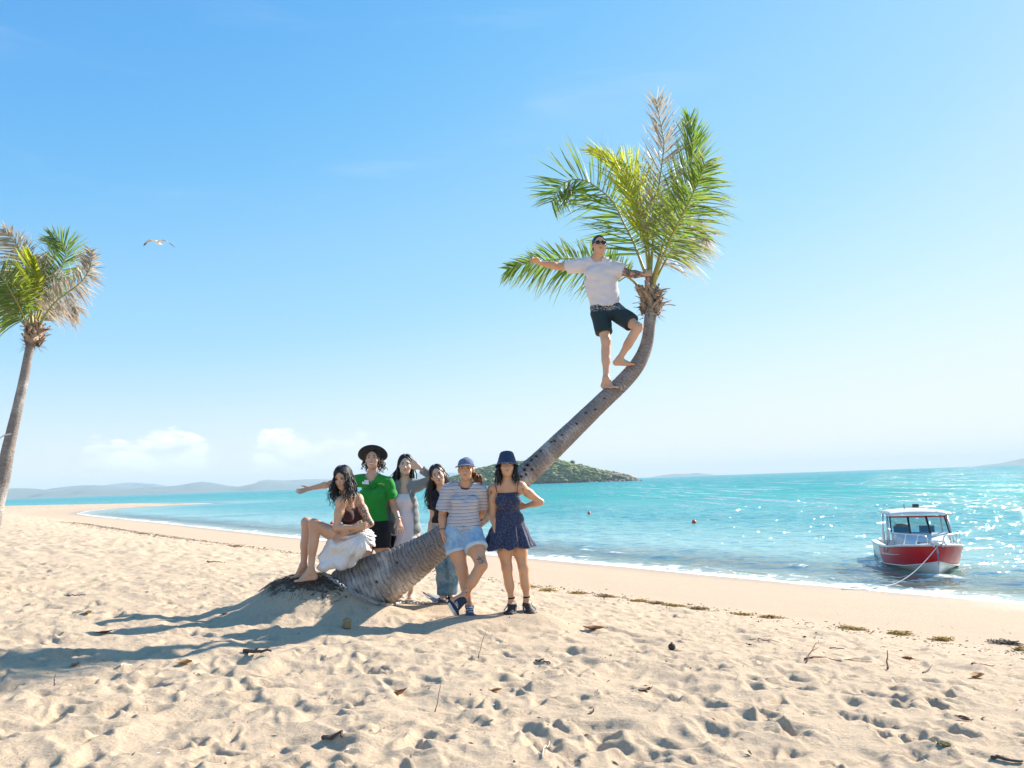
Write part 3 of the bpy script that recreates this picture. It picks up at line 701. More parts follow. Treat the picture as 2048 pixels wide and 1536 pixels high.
    for k in range(620):
        x = rs.uniform(545, 690); p0 = at(x, 1150 + (690 - x) * 0.25, 8.36 + rs.normal(0.0, 0.17)); d = nrm(np.array((-rs.uniform(0.0, 1.0), -rs.uniform(-0.4, 0.9)))); ln = rs.uniform(0.04, 0.20)
        Q.append(p0[:2] + d * ln * np.linspace(0, 1, 5)[:, None] + rs.normal(0, 0.010, (5, 2))); RD.append((rs.uniform(0.0012, 0.0045), rs.uniform(0.0, 0.035)))
    Q = np.array(Q); Zq = ground_z(Q[..., 0].ravel(), Q[..., 1].ravel()).reshape(Q.shape[:2])
    for q, z, (r_, lf) in zip(Q, Zq, RD): m.tube(np.concatenate([q, (z + lf * np.sin(np.linspace(0.3, 3.0, 5)) + 0.012)[:, None]], 1), np.linspace(r_, r_ * 0.4, 5), 4)
    o = m.build('root_fibre', simple('root_fibre', (0.14, 0.115, 0.095), 0.95, 0.5, 15), root); o['kind'] = 'stuff'
    return root
PALM = build_leaning_palm()

def build_left_palm():
    Y0 = 10.2
    base = at(-48, 1180, Y0); base[2] = gz(base[0], base[1]) - 0.03
    root = empty('palm_tree', base); tag(root, 'slender coconut palm at the left edge with a white rope tied round it', 'palm tree')
    rows = [(-48, 1185, Y0, 48), (-36, 1140, Y0, 36), (-18, 1060, Y0, 29), (3, 972, Y0, 26), (14, 908, Y0, 24), (26, 855, Y0, 21), (38, 803, Y0, 19), (49, 753, Y0, 17.5), (58, 704, Y0, 16), (66, 675, Y0, 19), (69, 650, Y0, 15)]
    r4 = px4(rows); r4[0][2] = base[2]; build_trunk(r4, root, (), 8)
    husk(root, at(64, 692, Y0), (0.1, 0, 1), 0.07, 0.28, 56, 6)
    def fr(pts, mat, **k): return frond(root, [at(x, y, Y0 + d) for x, y, d in pts], mat, lf=0.88, **k)
    fr([(69, 660, 0), (71, 610, -.05), (71, 560, -.1), (66, 512, -.12)], M_YOUNG, n=52, L=0.42, start=0.25, dry=0.12, droop=0, seed=31, ang=(45, 20), sides=(0.35, 1), view=(0.5, -1, .1))
    fr([(66, 655, 0), (60, 600, .05), (55, 550, .08), (38, 497, .1), (4, 458, .1)], M_DRY, n=66, L=0.4, start=0.25, dry=0.35, droop=0.3, seed=32, ang=(70, 35))
    fr([(64, 660, 0), (50, 635, -.1), (33, 602, -.2), (2, 552, -.3), (-40, 520, -.35)], M_LEAF, n=66, L=0.42, start=0.2, dry=0.3, droop=0.4, seed=33, ang=(72, 40))
    fr([(63, 662, 0), (45, 645, .1), (22, 617, .2), (-10, 590, .3), (-60, 585, .3)], M_LEAF, n=66, L=0.42, start=0.2, dry=0.25, droop=0.45, seed=34, ang=(72, 40))
    fr([(72, 662, 0), (88, 635, -.1), (113, 602, -.2), (160, 566, -.3), (180, 534, -.35), (183, 500, -.35)], M_DRY, petmat=M_PETG, n=80, L=0.4, start=0.22, dry=0.55, droop=0.4, seed=35, ang=(70, 40), ragged=0.3, sides=(0.75, 1))
    fr([(70, 658, .05), (88, 610, .1), (110, 563, .15), (131, 512, .2), (120, 482, .22), (98, 472, .24)], M_LEAF, n=70, L=0.4, start=0.28, dry=0.3, droop=0.1, seed=36, ang=(65, 35), wid=0.014)
    fr([(69, 656, .1), (82, 600, .15), (88, 560, .2), (86, 515, .25)], M_DRY, n=50, L=0.34, start=0.25, dry=0.4, droop=0.1, seed=37, ang=(60, 35))
    fr([(66, 656, .1), (52, 600, .2), (30, 560, .35), (12, 540, .45)], M_LEAF, n=56, L=0.42, start=0.25, dry=0.35, droop=0.4, seed=38, ang=(70, 40))
    fr([(72, 662, .1), (92, 632, .25), (112, 615, .4), (140, 612, .5), (158, 625, .55)], M_DRY, n=44, L=0.3, start=0.25, dry=0.6, droop=0.6, seed=39, ang=(70, 45))
    # rope round the trunk, its tail running out of frame
    c = at(20, 870, Y0); m = MB(); ring = []
    for i in range(25):
        a = i / 24 * 6.283; ring.append(c + np.array((math.cos(a) * 0.074, math.sin(a) * 0.074, 0.012 * math.cos(a))))
    m.tube(ring, 0.009, 6)
    m.tube([c + V(-.066, -.02, .0), c + V(-.25, -.03, -.16), c + V(-.6, -.04, -.42), c + V(-1.0, -.05, -.62)], 0.007, 6)
    o = m.build('rope', simple('white_rope', (0.72, 0.71, 0.68), 0.8, 0.1, 60), origin=c); tag(o, 'white rope looped round the palm at the left edge', 'rope')
build_left_palm()
# ---------------------------------------------------------------- people: bodies grown from one implicit surface
def surface_nets(F, lo, h):
    s = F < 0
    nx, ny, nz = F.shape
    occ = np.zeros((nx - 1, ny - 1, nz - 1), np.uint8)
    for a in (0, 1):
        for b in (0, 1):
            for c in (0, 1): occ += s[a:nx - 1 + a, b:ny - 1 + b, c:nz - 1 + c]
    act = (occ > 0) & (occ < 8)
    idx = np.full(act.shape, -1, np.int32); I = np.argwhere(act); idx[act] = np.arange(len(I), dtype=np.int32)
    acc = np.zeros((len(I), 3)); cnt = np.zeros(len(I))
    corners = [(a, b, c) for a in (0, 1) for b in (0, 1) for c in (0, 1)]
    for p in corners:
        for ax in range(3):
            if p[ax] == 1: continue
            q = list(p); q[ax] = 1
            fa = F[I[:, 0] + p[0], I[:, 1] + p[1], I[:, 2] + p[2]]; fb = F[I[:, 0] + q[0], I[:, 1] + q[1], I[:, 2] + q[2]]
            m = (fa < 0) != (fb < 0); t = np.where(m, fa / np.where(fa == fb, 1, fa - fb), 0)
            pos = np.array(p, float)[None].repeat(len(I), 0); pos[:, ax] = t
            acc[m] += pos[m]; cnt[m] += 1
    Vt = (I + acc / np.maximum(cnt, 1)[:, None]) * h + np.asarray(lo)
    Fs = []
    for ax in range(3):
        a, b = [(1, 2), (2, 0), (0, 1)][ax]
        sl0 = [slice(None)] * 3; sl1 = [slice(None)] * 3; sl0[ax] = slice(0, -1); sl1[ax] = slice(1, None)
        d = s[tuple(sl0)] != s[tuple(sl1)]; E = np.argwhere(d)
        ok = (E[:, a] > 0) & (E[:, b] > 0) & (E[:, a] < F.shape[a] - 1) & (E[:, b] < F.shape[b] - 1); E = E[ok]
        if len(E) == 0: continue
        inside = s[E[:, 0], E[:, 1], E[:, 2]]
        def cell(da, db):
            C = E.copy(); C[:, a] += da; C[:, b] += db; return idx[C[:, 0], C[:, 1], C[:, 2]]
        q = np.stack([cell(-1, -1), cell(0, -1), cell(0, 0), cell(-1, 0)], -1)
        q[~inside] = q[~inside][:, ::-1]; Fs.append(q)
    Fs = np.concatenate(Fs); Fs = Fs[(Fs >= 0).all(1)]
    return Vt, Fs

class Prim:
    __slots__ = ('lo', 'hi', 'fn', 'k', 'tag', 'op')
    def __init__(s, lo, hi, fn, k, tag, op): s.lo, s.hi, s.fn, s.k, s.tag, s.op = np.asarray(lo, float), np.asarray(hi, float), fn, k, tag, op
def cone(a, b, ra, rb, k=0.02, tag='', op='add', caps=()):
    a = np.asarray(a, float); b = np.asarray(b, float); ab = b - a; L2 = ab @ ab + 1e-12; R = max(ra, rb)
    def fn(X, Y, Z):
        x = X - a[0]; y = Y - a[1]; z = Z - a[2]
        t = np.clip((x * ab[0] + y * ab[1] + z * ab[2]) / L2, 0, 1)
        d = np.sqrt((x - t * ab[0]) ** 2 + (y - t * ab[1]) ** 2 + (z - t * ab[2]) ** 2) - (ra + (rb - ra) * t)
        for (p, n) in caps: d = np.maximum(d, (X - p[0]) * n[0] + (Y - p[1]) * n[1] + (Z - p[2]) * n[2])
        return d
    return Prim(np.minimum(a, b) - R, np.maximum(a, b) + R, fn, k, tag, op)
def ellp(c, r, R, k=0.02, tag='', op='add'):
    """R rows = local axes in world"""
    c = np.asarray(c, float); r = np.asarray(r, float); R = np.asarray(R, float); ext = np.sqrt(((R * r[:, None]) ** 2).sum(0))
    def fn(X, Y, Z):
        x = X - c[0]; y = Y - c[1]; z = Z - c[2]; k0 = 0; k1 = 0
        for i in range(3):
            u = (x * R[i, 0] + y * R[i, 1] + z * R[i, 2]) / r[i]; k0 = k0 + u * u; k1 = k1 + (u / r[i]) ** 2
        k0 = np.sqrt(k0); k1 = np.sqrt(k1); return k0 * (k0 - 1) / (k1 + 1e-9)
    return Prim(c - ext, c + ext, fn, k, tag, op)
def econe(a, b, wa, wb, right, k=0.02, tag='', op='add', endr=0.5, caps=()):
    """tapered column with elliptical section: wa=(half width along right, half depth)"""
    a = np.asarray(a, float); b = np.asarray(b, float); ax = b - a; L = np.linalg.norm(ax); ax = ax / L
    r = np.asarray(right, float); r = r - ax * (r @ ax); r = r / np.linalg.norm(r); f = np.cross(ax, r)
    er = min(wa[0], wa[1], wb[0], wb[1]) * endr; R = max(*wa, *wb)
    def fn(X, Y, Z):
        x = X - a[0]; y = Y - a[1]; z = Z - a[2]
        s = x * ax[0] + y * ax[1] + z * ax[2]; t = np.clip(s / L, 0, 1)
        u = (x * r[0] + y * r[1] + z * r[2]) / (wa[0] + (wb[0] - wa[0]) * t); v = (x * f[0] + y * f[1] + z * f[2]) / (wa[1] + (wb[1] - wa[1]) * t)
        m = np.minimum(wa[0] + (wb[0] - wa[0]) * t, wa[1] + (wb[1] - wa[1]) * t)
        q = (np.sqrt(u * u + v * v) - 1) * m + er; es = np.maximum(-s, s - L)
        d = np.sqrt(np.maximum(q, 0) ** 2 + np.maximum(es, 0) ** 2) + np.minimum(np.maximum(q, es), 0) - er
        for (p, n) in caps: d = np.maximum(d, (X - p[0]) * n[0] + (Y - p[1]) * n[1] + (Z - p[2]) * n[2])
        return d
    return Prim(np.minimum(a, b) - R, np.maximum(a, b) + R, fn, k, tag, op)

def grow(prims, h=0.006, inflate=0.0, post=None, kscale=1.0):
    """smooth union of primitives -> verts, quads.  inflate: float or dict tag->float"""
    inf = (lambda p: inflate.get(p.tag, inflate.get('', 0.0))) if isinstance(inflate, dict) else (lambda p: inflate)
    adds = [p for p in prims if p.op == 'add']
    lo = np.min([p.lo - max(inf(p), 0) for p in adds], 0) - 4 * h - 0.015; hi = np.max([p.hi + max(inf(p), 0) for p in adds], 0) + 4 * h + 0.015
    n = np.ceil((hi - lo) / h).astype(int) + 1
    F = np.full(n, 0.5, np.float32); ax = [(lo[i] + np.arange(n[i]) * h).astype(np.float32) for i in range(3)]
    for p in prims:
        f = inf(p); mg = max(f, 0) + p.k + 2.5 * h
        i0 = np.clip(((p.lo - mg - lo) / h).astype(int), 0, n - 1); i1 = np.clip(((p.hi + mg - lo) / h).astype(int) + 2, 1, n)
        if (i1 <= i0).any(): continue
        sl = tuple(slice(a, b) for a, b in zip(i0, i1))
        X = ax[0][sl[0]][:, None, None]; Y = ax[1][sl[1]][None, :, None]; Z = ax[2][sl[2]][None, None, :]
        d = p.fn(X, Y, Z) - f; A = F[sl]; k = max(p.k * kscale, 1e-4)
        if p.op == 'add':
            hh = np.clip(0.5 + 0.5 * (A - d) / k, 0, 1); F[sl] = A * (1 - hh) + d * hh - k * hh * (1 - hh)
        else:
            d = -d; hh = np.clip(0.5 - 0.5 * (A - d) / k, 0, 1); F[sl] = A * (1 - hh) + d * hh + k * hh * (1 - hh)
    if post is not None:
        I = np.nonzero(F < 0.04); F[I] = post(F[I], ax[0][I[0]], ax[1][I[1]], ax[2][I[2]])
    return surface_nets(F, lo, h)
def plane(p, n):
    p = np.asarray(p, float); n = nrm(n)
    return lambda X, Y, Z: (X - p[0]) * n[0] + (Y - p[1]) * n[1] + (Z - p[2]) * n[2]
def cut(F, *ds):
    for d in ds: F = np.maximum(F, d)
    return F
def sculpt(name, prims, mat, parent, **k):
    v, f = grow(prims, **k); o0 = np.array(parent.location)
    if parent.parent is not None: o0 = o0 + np.array(parent.parent.location)
    return link(name, mesh_data(name, v - o0, f, mat), parent)

def frame(fwd, up):
    """rows: right(image-right when facing camera is +X), fwd, up"""
    u = nrm(up); f = np.asarray(fwd, float); f = nrm(f - u * (f @ u)); r = np.cross(f, u)
    return np.array([r, f, u])

def head_prims(c, R, s=1.0, neck_to=None, male=False, smile=0.0):
    P = lambda r, f, u: c + (R[0] * r + R[1] * f + R[2] * u) * s
    E = lambda cc, rr, k=0.015, op='add', tag='head': ellp(P(*cc), np.array(rr) * s, R, k * s, tag, op)
    jw = 1.08 if male else 1.0
    pr = [E((0, -0.012, 0.034), (0.071, 0.092, 0.080), 0.01, tag='cranium'),
          E((0, 0.030, -0.030), (0.059 * jw, 0.060, 0.083), 0.03),
          E((0, 0.040, -0.072), (0.045 * jw, 0.042, 0.036), 0.025),
          E((0, 0.066, -0.097), (0.020 * jw, 0.017, 0.016), 0.022),
          E((-0.036, 0.056, -0.028), (0.026, 0.024, 0.024), 0.02), E((0.036, 0.056, -0.028), (0.026, 0.024, 0.024), 0.02),
          E((0, 0.076, 0.026), (0.046, 0.012, 0.012), 0.018),
          E((-0.030, 0.100, 0.004), (0.017, 0.012, 0.010), 0.012, 'sub'), E((0.030, 0.100, 0.004), (0.017, 0.012, 0.010), 0.012, 'sub'),
          cone(P(0, 0.086, 0.006), P(0, 0.104, -0.034), 0.007 * s, 0.0105 * s, 0.010 * s, 'head'),
          E((-0.011, 0.094, -0.037), (0.008, 0.008, 0.007), 0.006), E((0.011, 0.094, -0.037), (0.008, 0.008, 0.007), 0.006),
          E((0, 0.086, -0.062), (0.022 + 0.005 * smile, 0.009, 0.009), 0.010),
          E((-0.074, -0.004, -0.008), (0.010, 0.019, 0.030), 0.008), E((0.074, -0.004, -0.008), (0.010, 0.019, 0.030), 0.008)]
    return pr
def face_parts(parent, c, R, s=1.0, hair=(0.02, 0.014, 0.012), lip=(0.42, 0.13, 0.11), smile=0.0, closed=False, male=False, brow=0.6):
    P = lambda r, f, u: c + (R[0] * r + R[1] * f + R[2] * u) * s
    mh = M_('brow_%.2f' % hair[0], hair, 0.8); white = M_('eye_white', (0.62, 0.60, 0.58), 0.3); iris = M_('eye_dark', (0.018, 0.012, 0.010), 0.25)
    for sx in (-1, 1):
        e = MB().ell(P(0.030 * sx, 0.0795, 0.003), np.array((0.0125, 0.008, 0.0035 if closed else 0.0058)) * s, R, 12, 8).build('eye', iris if closed else white, parent)
        if not closed: MB().ell(P(0.030 * sx, 0.0855, 0.0035), np.array((0.0058, 0.004, 0.0056)) * s, R, 10, 8).build('iris', iris, e)
        MB().tube([P(0.017 * sx, 0.0875, 0.0085), P(0.029 * sx, 0.0885, 0.0115), P(0.042 * sx, 0.080, 0.0075)], [0.0016 * s, 0.0022 * s, 0.0016 * s], 5).build('eyelash', iris, parent)
        MB().tube([P(0.014 * sx, 0.0905, 0.0215), P(0.028 * sx, 0.0895, 0.0265), P(0.044 * sx, 0.0790, 0.0215)], np.array([0.0030, 0.0034, 0.0018]) * s * (1.3 if male else 1.0) * brow / 0.6, 5).build('eyebrow', mh, parent)
    ml = M_('lip_%.2f' % lip[0], lip, 0.45); w = 0.021 + 0.006 * smile; up = 0.008 * smile
    if smile > 0.6:
        MB().tube([P(-w, 0.0845, -0.058 + up), P(-w * .5, 0.0945, -0.0645), P(0, 0.0975, -0.066), P(w * .5, 0.0945, -0.0645), P(w, 0.0845, -0.058 + up)], np.array([0.001, 0.0055, 0.0065, 0.0055, 0.001]) * s, 6).build('teeth', M_('teeth', (0.82, 0.80, 0.76), 0.3), parent)
        MB().tube([P(-w, 0.0835, -0.056 + up), P(-w * .5, 0.0955, -0.057), P(0, 0.0985, -0.0575), P(w * .5, 0.0955, -0.057), P(w, 0.0835, -0.056 + up)], np.array([0.001, 0.0030, 0.0032, 0.0030, 0.001]) * s, 6).build('lips', ml, parent)
        MB().tube([P(-w, 0.0835, -0.060 + up), P(-w * .5, 0.0935, -0.072), P(0, 0.0965, -0.075), P(w * .5, 0.0935, -0.072), P(w, 0.0835, -0.060 + up)], np.array([0.001, 0.0036, 0.0042, 0.0036, 0.001]) * s, 6).build('lips', ml, parent)
    else:
        MB().tube([P(-w, 0.0835, -0.061 + up), P(-w * .5, 0.0935, -0.0605), P(0, 0.0965, -0.061), P(w * .5, 0.0935, -0.0605), P(w, 0.0835, -0.061 + up)], np.array([0.001, 0.0042, 0.0046, 0.0042, 0.001]) * s, 6).build('lips', ml, parent)
        MB().tube([P(-w * .8, 0.0835, -0.064 + up), P(0, 0.0955, -0.0675), P(w * .8, 0.0835, -0.064 + up)], np.array([0.001, 0.0050, 0.001]) * s, 6).build('lips', ml, parent)
_mc = {}
def M_(name, c, rough=0.6, var=0.1, scale=40, **k):
    if name not in _mc: _mc[name] = simple(name, c, rough, var, scale, **k)
    return _mc[name]

def hand(w, d, n, thumb, s=1.0, curl=0.35, tag='hand', spread=0.0):
    """w wrist, d towards the fingers, n out of the palm, thumb: vector roughly to the thumb side"""
    d = nrm(d); n = np.asarray(n, float); n = nrm(n - d * (n @ d)); sd = np.cross(d, n); sd = sd if sd @ np.asarray(thumb) > 0 else -sd
    pr = [econe(w + d * 0.008 * s, w + d * 0.078 * s, (0.027 * s, 0.017 * s), (0.038 * s, 0.0125 * s), sd, 0.014, tag)]
    for i, (off, ln) in enumerate(((0.029, 0.072), (0.010, 0.080), (-0.009, 0.074), (-0.027, 0.058))):
        b = w + (d * (0.078 - abs(off) * 0.12) + sd * off) * s; dd = nrm(d + sd * (off * (2.0 + spread * 14)))
        c = curl * (1 + 0.12 * i)
        q = lambda a: dd * math.cos(a) + n * math.sin(a)
        p1 = b + q(c * 0.5) * ln * 0.46 * s; p2 = p1 + q(c * 1.5) * ln * 0.30 * s; p3 = p2 + q(c * 2.3) * ln * 0.24 * s
        pr += [cone(b, p1, 0.0092 * s, 0.0085 * s, 0.004, tag), cone(p1, p2, 0.0085 * s, 0.0078 * s, 0.003, tag), cone(p2, p3, 0.0078 * s, 0.0066 * s, 0.003, tag)]
    b = w + (d * 0.022 + sd * 0.022 + n * 0.004) * s; t1 = b + nrm(d * 0.75 + sd * 0.75 + n * 0.25) * 0.040 * s; t2 = t1 + nrm(d * 0.95 + sd * 0.35 + n * 0.35) * 0.034 * s
    pr += [cone(b, t1, 0.0135 * s, 0.0105 * s, 0.010, tag), cone(t1, t2, 0.0102 * s, 0.0080 * s, 0.004, tag)]
    return pr
def foot(ank, toe, s=1.0, tag='foot', up=(0, 0, 1), sole=None, toes=True):
    """ankle joint and tip of the big toe; returns prims"""
    up = nrm(up); d = np.asarray(toe) - np.asarray(ank); f = nrm(d - up * (d @ up)); r = np.cross(f, up)
    hz = np.asarray(toe) @ up; ah = ank @ up - hz
    heel = ank - up * (ah - 0.018 * s) - f * 0.042 * s; ball = np.asarray(toe) - f * 0.062 * s + up * 0.006 * s
    pr = [cone(ank, heel + up * 0.012, 0.034 * s, 0.030 * s, 0.03, tag), cone(ank + f * 0.012 * s - up * 0.01, ball + up * 0.008, 0.034 * s, 0.022 * s, 0.03, tag),
          econe(heel + f * 0.012, ball, (0.028 * s, 0.022 * s), (0.043 * s, 0.019 * s), r, 0.02, tag)]
    if toes:
        for i, (o, l, rr) in enumerate(((-0.028, 0.058, 0.0135), (-0.009, 0.060, 0.0105), (0.008, 0.054, 0.0098), (0.022, 0.046, 0.0092), (0.034, 0.036, 0.0088))):
            b = ball + r * o * s; pr.append(cone(b, b + f * l * s - up * 0.004, rr * 1.1 * s, rr * s, 0.006, tag))
    else: pr.append(econe(ball, np.asarray(toe) - f * 0.02 * s, (0.043 * s, 0.019 * s), (0.034 * s, 0.016 * s), r, 0.02, tag))
    return pr, (heel, ball, f, r, up)

class Person:
    """J: dict of joints (world points).  keys: head, neck, shl, shr, ell, elr, wrl, wrr, pel, hipl, hipr, knl, knr, anl, anr; l/r = image left / right"""
    def __init__(s, J, fwd, label, group=None, build=1.0, head_fwd=None, head_up=None, hs=1.0, female=True, chest_fwd=None, chest=0.5):
        s.J = J; s.f = nrm(fwd); b = build; s.b = b
        up = nrm(J['neck'] - J['pel']); s.R = frame(chest_fwd if chest_fwd is not None else s.f, up); R = s.R; s.up = up
        s.Rp = frame(s.f, up)
        s.HR = frame(head_fwd if head_fwd is not None else s.f, head_up if head_up is not None else up); s.hs = hs
        low = min(J['anl'][2], J['anr'][2]) - 0.08
        s.root = empty('person', (J['pel'][0], J['pel'][1], low)); tag(s.root, label, 'person', group)
        lerp = lambda a, b_, t: a + (b_ - a) * t
        neck, pel = J['neck'], J['pel']
        chest_c = lerp(pel, neck, 0.66); waist = lerp(pel, neck, 0.30); s.chest_c = chest_c; s.waist = waist
        shw = np.linalg.norm(J['shr'] - J['shl']) * 0.5
        r = R[0]; F = R[1]
        cw = shw * (0.78 if female else 0.84)
        pr = []
        T = 'torso'
        pr.append(econe(lerp(pel, neck, 0.52), lerp(pel, neck, 0.90), (cw * 0.86, 0.090 * b), (cw * 0.74, 0.066 * b), r, 0.04, T))
        pr.append(econe(waist, lerp(pel, neck, 0.55), ((0.104 if female else 0.132) * b, 0.078 * b), (cw * 0.86, 0.092 * b), r, 0.04, T))
        pr.append(econe(pel + up * 0.02, waist, ((0.142 if female else 0.142) * b, 0.098 * b), ((0.112 if female else 0.134) * b, 0.080 * b), s.Rp[0], 0.05, T))
        if female:
            for sx in (-1, 1): pr.append(ellp(lerp(pel, neck, 0.66) + r * sx * 0.070 * b + F * (0.072 + 0.02 * chest) * b, np.array((0.056, 0.046, 0.055)) * b * (0.82 + 0.3 * chest), R, 0.03, T))
        else:
            for sx in (-1, 1): pr.append(ellp(lerp(pel, neck, 0.72) + r * sx * 0.075 * b + F * 0.070 * b, np.array((0.075, 0.030, 0.055)) * b, R, 0.04, T))
        for sx, k in ((-1, 'l'), (1, 'r')):
            sh = J['sh' + k]
            pr.append(cone(neck + up * 0.02, sh, 0.044 * b, 0.050 * b, 0.05, T))
            pr.append(ellp(sh - up * 0.004, np.array((0.054, 0.052, 0.056)) * b * (1.0 if female else 1.12), R, 0.04, 'arm' + k))
            el, wr = J['el' + k], J['wr' + k]; m = 1.0 if female else 1.2
            pr.append(cone(sh, lerp(sh, el, 0.45), 0.046 * b * m, 0.043 * b * m, 0.03, 'arm' + k)); pr.append(cone(lerp(sh, el, 0.4), el, 0.043 * b * m, 0.034 * b * m, 0.03, 'arm' + k))
            pr.append(cone(el, lerp(el, wr, 0.3), 0.034 * b * m, 0.036 * b * m, 0.02, 'fore' + k)); pr.append(cone(lerp(el, wr, 0.3), wr, 0.036 * b * m, 0.0225 * b * m, 0.02, 'fore' + k))
            hp, kn, an = J['hip' + k], J['kn' + k], J['an' + k]; g = 1.0 if female else 0.98
            pr.append(cone(hp, lerp(hp, kn, 0.5), 0.088 * b * g, 0.073 * b * g, 0.04, 'leg' + k)); pr.append(cone(lerp(hp, kn, 0.5), kn, 0.073 * b * g, 0.051 * b * g, 0.03, 'leg' + k))
            sh_d = nrm(an - kn); back = -s.f; back = nrm(back - sh_d * (back @ sh_d))
            pr.append(cone(kn, lerp(kn, an, 0.55), 0.050 * b, 0.043 * b, 0.03, 'shin' + k)); pr.append(cone(lerp(kn, an, 0.5), an, 0.042 * b, 0.030 * b, 0.03, 'shin' + k))
            pr.append(ellp(lerp(kn, an, 0.30) + back * 0.020 * b, np.array((0.045, 0.042, 0.105)) * b, frame(s.f, -sh_d), 0.03, 'shin' + k))
            pr.append(ellp(kn - back * 0.012 * b, np.array((0.034, 0.03, 0.04)) * b, frame(s.f, -sh_d), 0.03, 'shin' + k))
        for sx in (-1, 1): pr.append(ellp(pel + s.Rp[0] * sx * 0.062 * b - s.Rp[1] * 0.055 * b - up * 0.03, np.array((0.078, 0.068, 0.078)) * b, s.Rp, 0.05, T))
        hc = J['head']; HR = s.HR
        skull = hc - HR[2] * 0.055 * hs - HR[1] * 0.02 * hs
        pr.append(cone(neck - up * 0.03, skull, (0.052 if female else 0.062) * b, (0.046 if female else 0.056) * hs, 0.03, 'neck'))
        pr += head_prims(hc, HR, hs, male=not female)
        s.pr = pr
    def P(s, *a): return s.J['head'] + (s.HR[0] * a[0] + s.HR[1] * a[1] + s.HR[2] * a[2]) * s.hs
    def tags(s, *t): return [p for p in s.pr if p.tag in t]
    def body(s, mat): return sculpt('body', s.pr, mat, s.root, h=0.006)
    def along(s, a, b, t): return s.J[a] + (s.J[b] - s.J[a]) * t
    def spine(s, t): return s.J['pel'] + (s.J['neck'] - s.J['pel']) * t
    def face(s, **k): face_parts(s.root, s.J['head'], s.HR, s.hs, **k)
    def sleeve(s, k, t, ra, rb, tag='sleeve', caps=True):
        """sleeve over the upper arm (t<=1) or down the forearm (t up to 2)"""
        sh, el, wr = s.J['sh' + k], s.J['el' + k], s.J['wr' + k]; out = []
        if t <= 1:
            e = sh + (el - sh) * t; out.append(cone(sh, e + nrm(el - sh) * 0.06, ra, rb, 0.03, tag, caps=[(e, nrm(el - sh))]))
        else:
            out.append(cone(sh, el, ra, (ra + rb) / 2, 0.03, tag)); e = el + (wr - el) * (t - 1)
            out.append(cone(el, e + nrm(wr - el) * 0.05, (ra + rb) / 2, rb, 0.03, tag, caps=[(e, nrm(wr - el))]))
        return out

def folds(A, dirs, seed=0):
    rs = np.random.default_rng(seed); D = []
    for d, lam in dirs:
        for q in range(2): D.append((nrm(np.asarray(d, float) + rs.normal(0, 0.25, 3)) * 2 * math.pi / (lam * rs.uniform(0.8, 1.25)), rs.uniform(0, 6.28)))
    def fn(X, Y, Z):
        w = 0.9 * vnoise3(X, Y, Z, 7.0); r = 0
        for k, ph in D: r = r + np.sin(X * k[0] + Y * k[1] + Z * k[2] + ph + 5 * w)
        return A * (r / len(D) + 1.2 * vnoise3(X, Y, Z, 13.0))
    return fn

def hair_cap(p, thick=0.010, face_u=0.052, face_f=0.030, side=0.066, extra=()):
    """scalp volume with the face cut free; returns prims + post function"""
    c, R, s = p.J['head'], p.HR, p.hs
    pr = [ellp(c + (R[1] * -0.014 + R[2] * 0.036) * s, np.array((0.0715 + thick, 0.093 + thick, 0.081 + thick)) * s, R, 0.01, 'hair'),
          ellp(c + (R[1] * -0.040 + R[2] * -0.020) * s, np.array((0.066 + thick, 0.055 + thick, 0.075)) * s, R, 0.03, 'hair')]
    pr += list(extra)
    pr.append(ellp(c + (R[1] * 0.085 + R[2] * (-0.022)) * s, np.array((side, 0.078, 0.046 + face_u)) * s, R, 0.012, 'hair', 'sub'))
    return pr
def strands(m, p, n, length, az=(70, 180), seed=0, wave=0.0, wavelen=0.1, rad=0.0065, push=(0, 0, 0), front_off=0.05, back_off=0.03, spread=0.04, thick=0.010, side_bias=0.5, start=8, lenvar=0.15, sides=(-1, 1)):
    """locks of hair that follow the skull, then fall"""
    rs = np.random.default_rng(seed); c, R, s = p.J['head'], p.HR, p.hs; down = np.array((0, 0, -1.0)); push = np.asarray(push, float)
    ctr = c + (R[1] * -0.014 + R[2] * 0.036) * s; rad3 = np.array((0.0715 + thick, 0.093 + thick, 0.081 + thick)) * s
    for q in range(n):
        sx = sides[rs.integers(len(sides))]; a = math.radians(az[0] + (az[1] - az[0]) * rs.random() ** 0.9) * sx
        pts = []; pol = np.radians(np.linspace(start + rs.uniform(0, 25), 98 + rs.uniform(-6, 14), 7))
        a_top = a * rs.uniform(0.15, 0.75)
        for i_, t in enumerate(pol):
            aa = a_top + (a - a_top) * (i_ / 6.0) ** 0.8
            l = np.array((math.sin(aa) * math.sin(t), math.cos(aa) * math.sin(t), math.cos(t))) * (rad3 + rs.uniform(-0.001, 0.006))
            pts.append(ctr + R[0] * l[0] + R[1] * l[1] + R[2] * l[2])
        e = pts[-1]; out = R[0] * math.sin(a) + R[1] * math.cos(a); out = nrm(out - down * (out @ down))
        frontness = max(0.0, math.cos(a) + 0.35); offs = out * (back_off if frontness <= 0 else front_off * 0.6) + (R[1] * front_off * frontness)
        ln = length * (1 + rs.normal(0, lenvar)); ph = rs.uniform(0, 6.28); ph2 = rs.uniform(0, 6.28); K = 12; jit = rs.normal(0, spread, 3) * np.array((1, 1, 0.3))
        for i in range(1, K + 1):
            x = i / K; z = ln * x; w = wave * (0.4 + 0.6 * x)
            q_ = e + down * z + offs * min(1, x * 2.2) + jit * x + push * x * x + w * (R[0] * math.sin(z / wavelen * 6.28 + ph) + R[1] * math.cos(z / wavelen * 6.28 + ph2))
            pts.append(q_)
        pts = np.array(pts); k = len(pts); x = np.linspace(0, 1, k)
        m.tube(pts, rad * rs.uniform(0.6, 1.25) * (1 - 0.75 * x ** 3), 5)
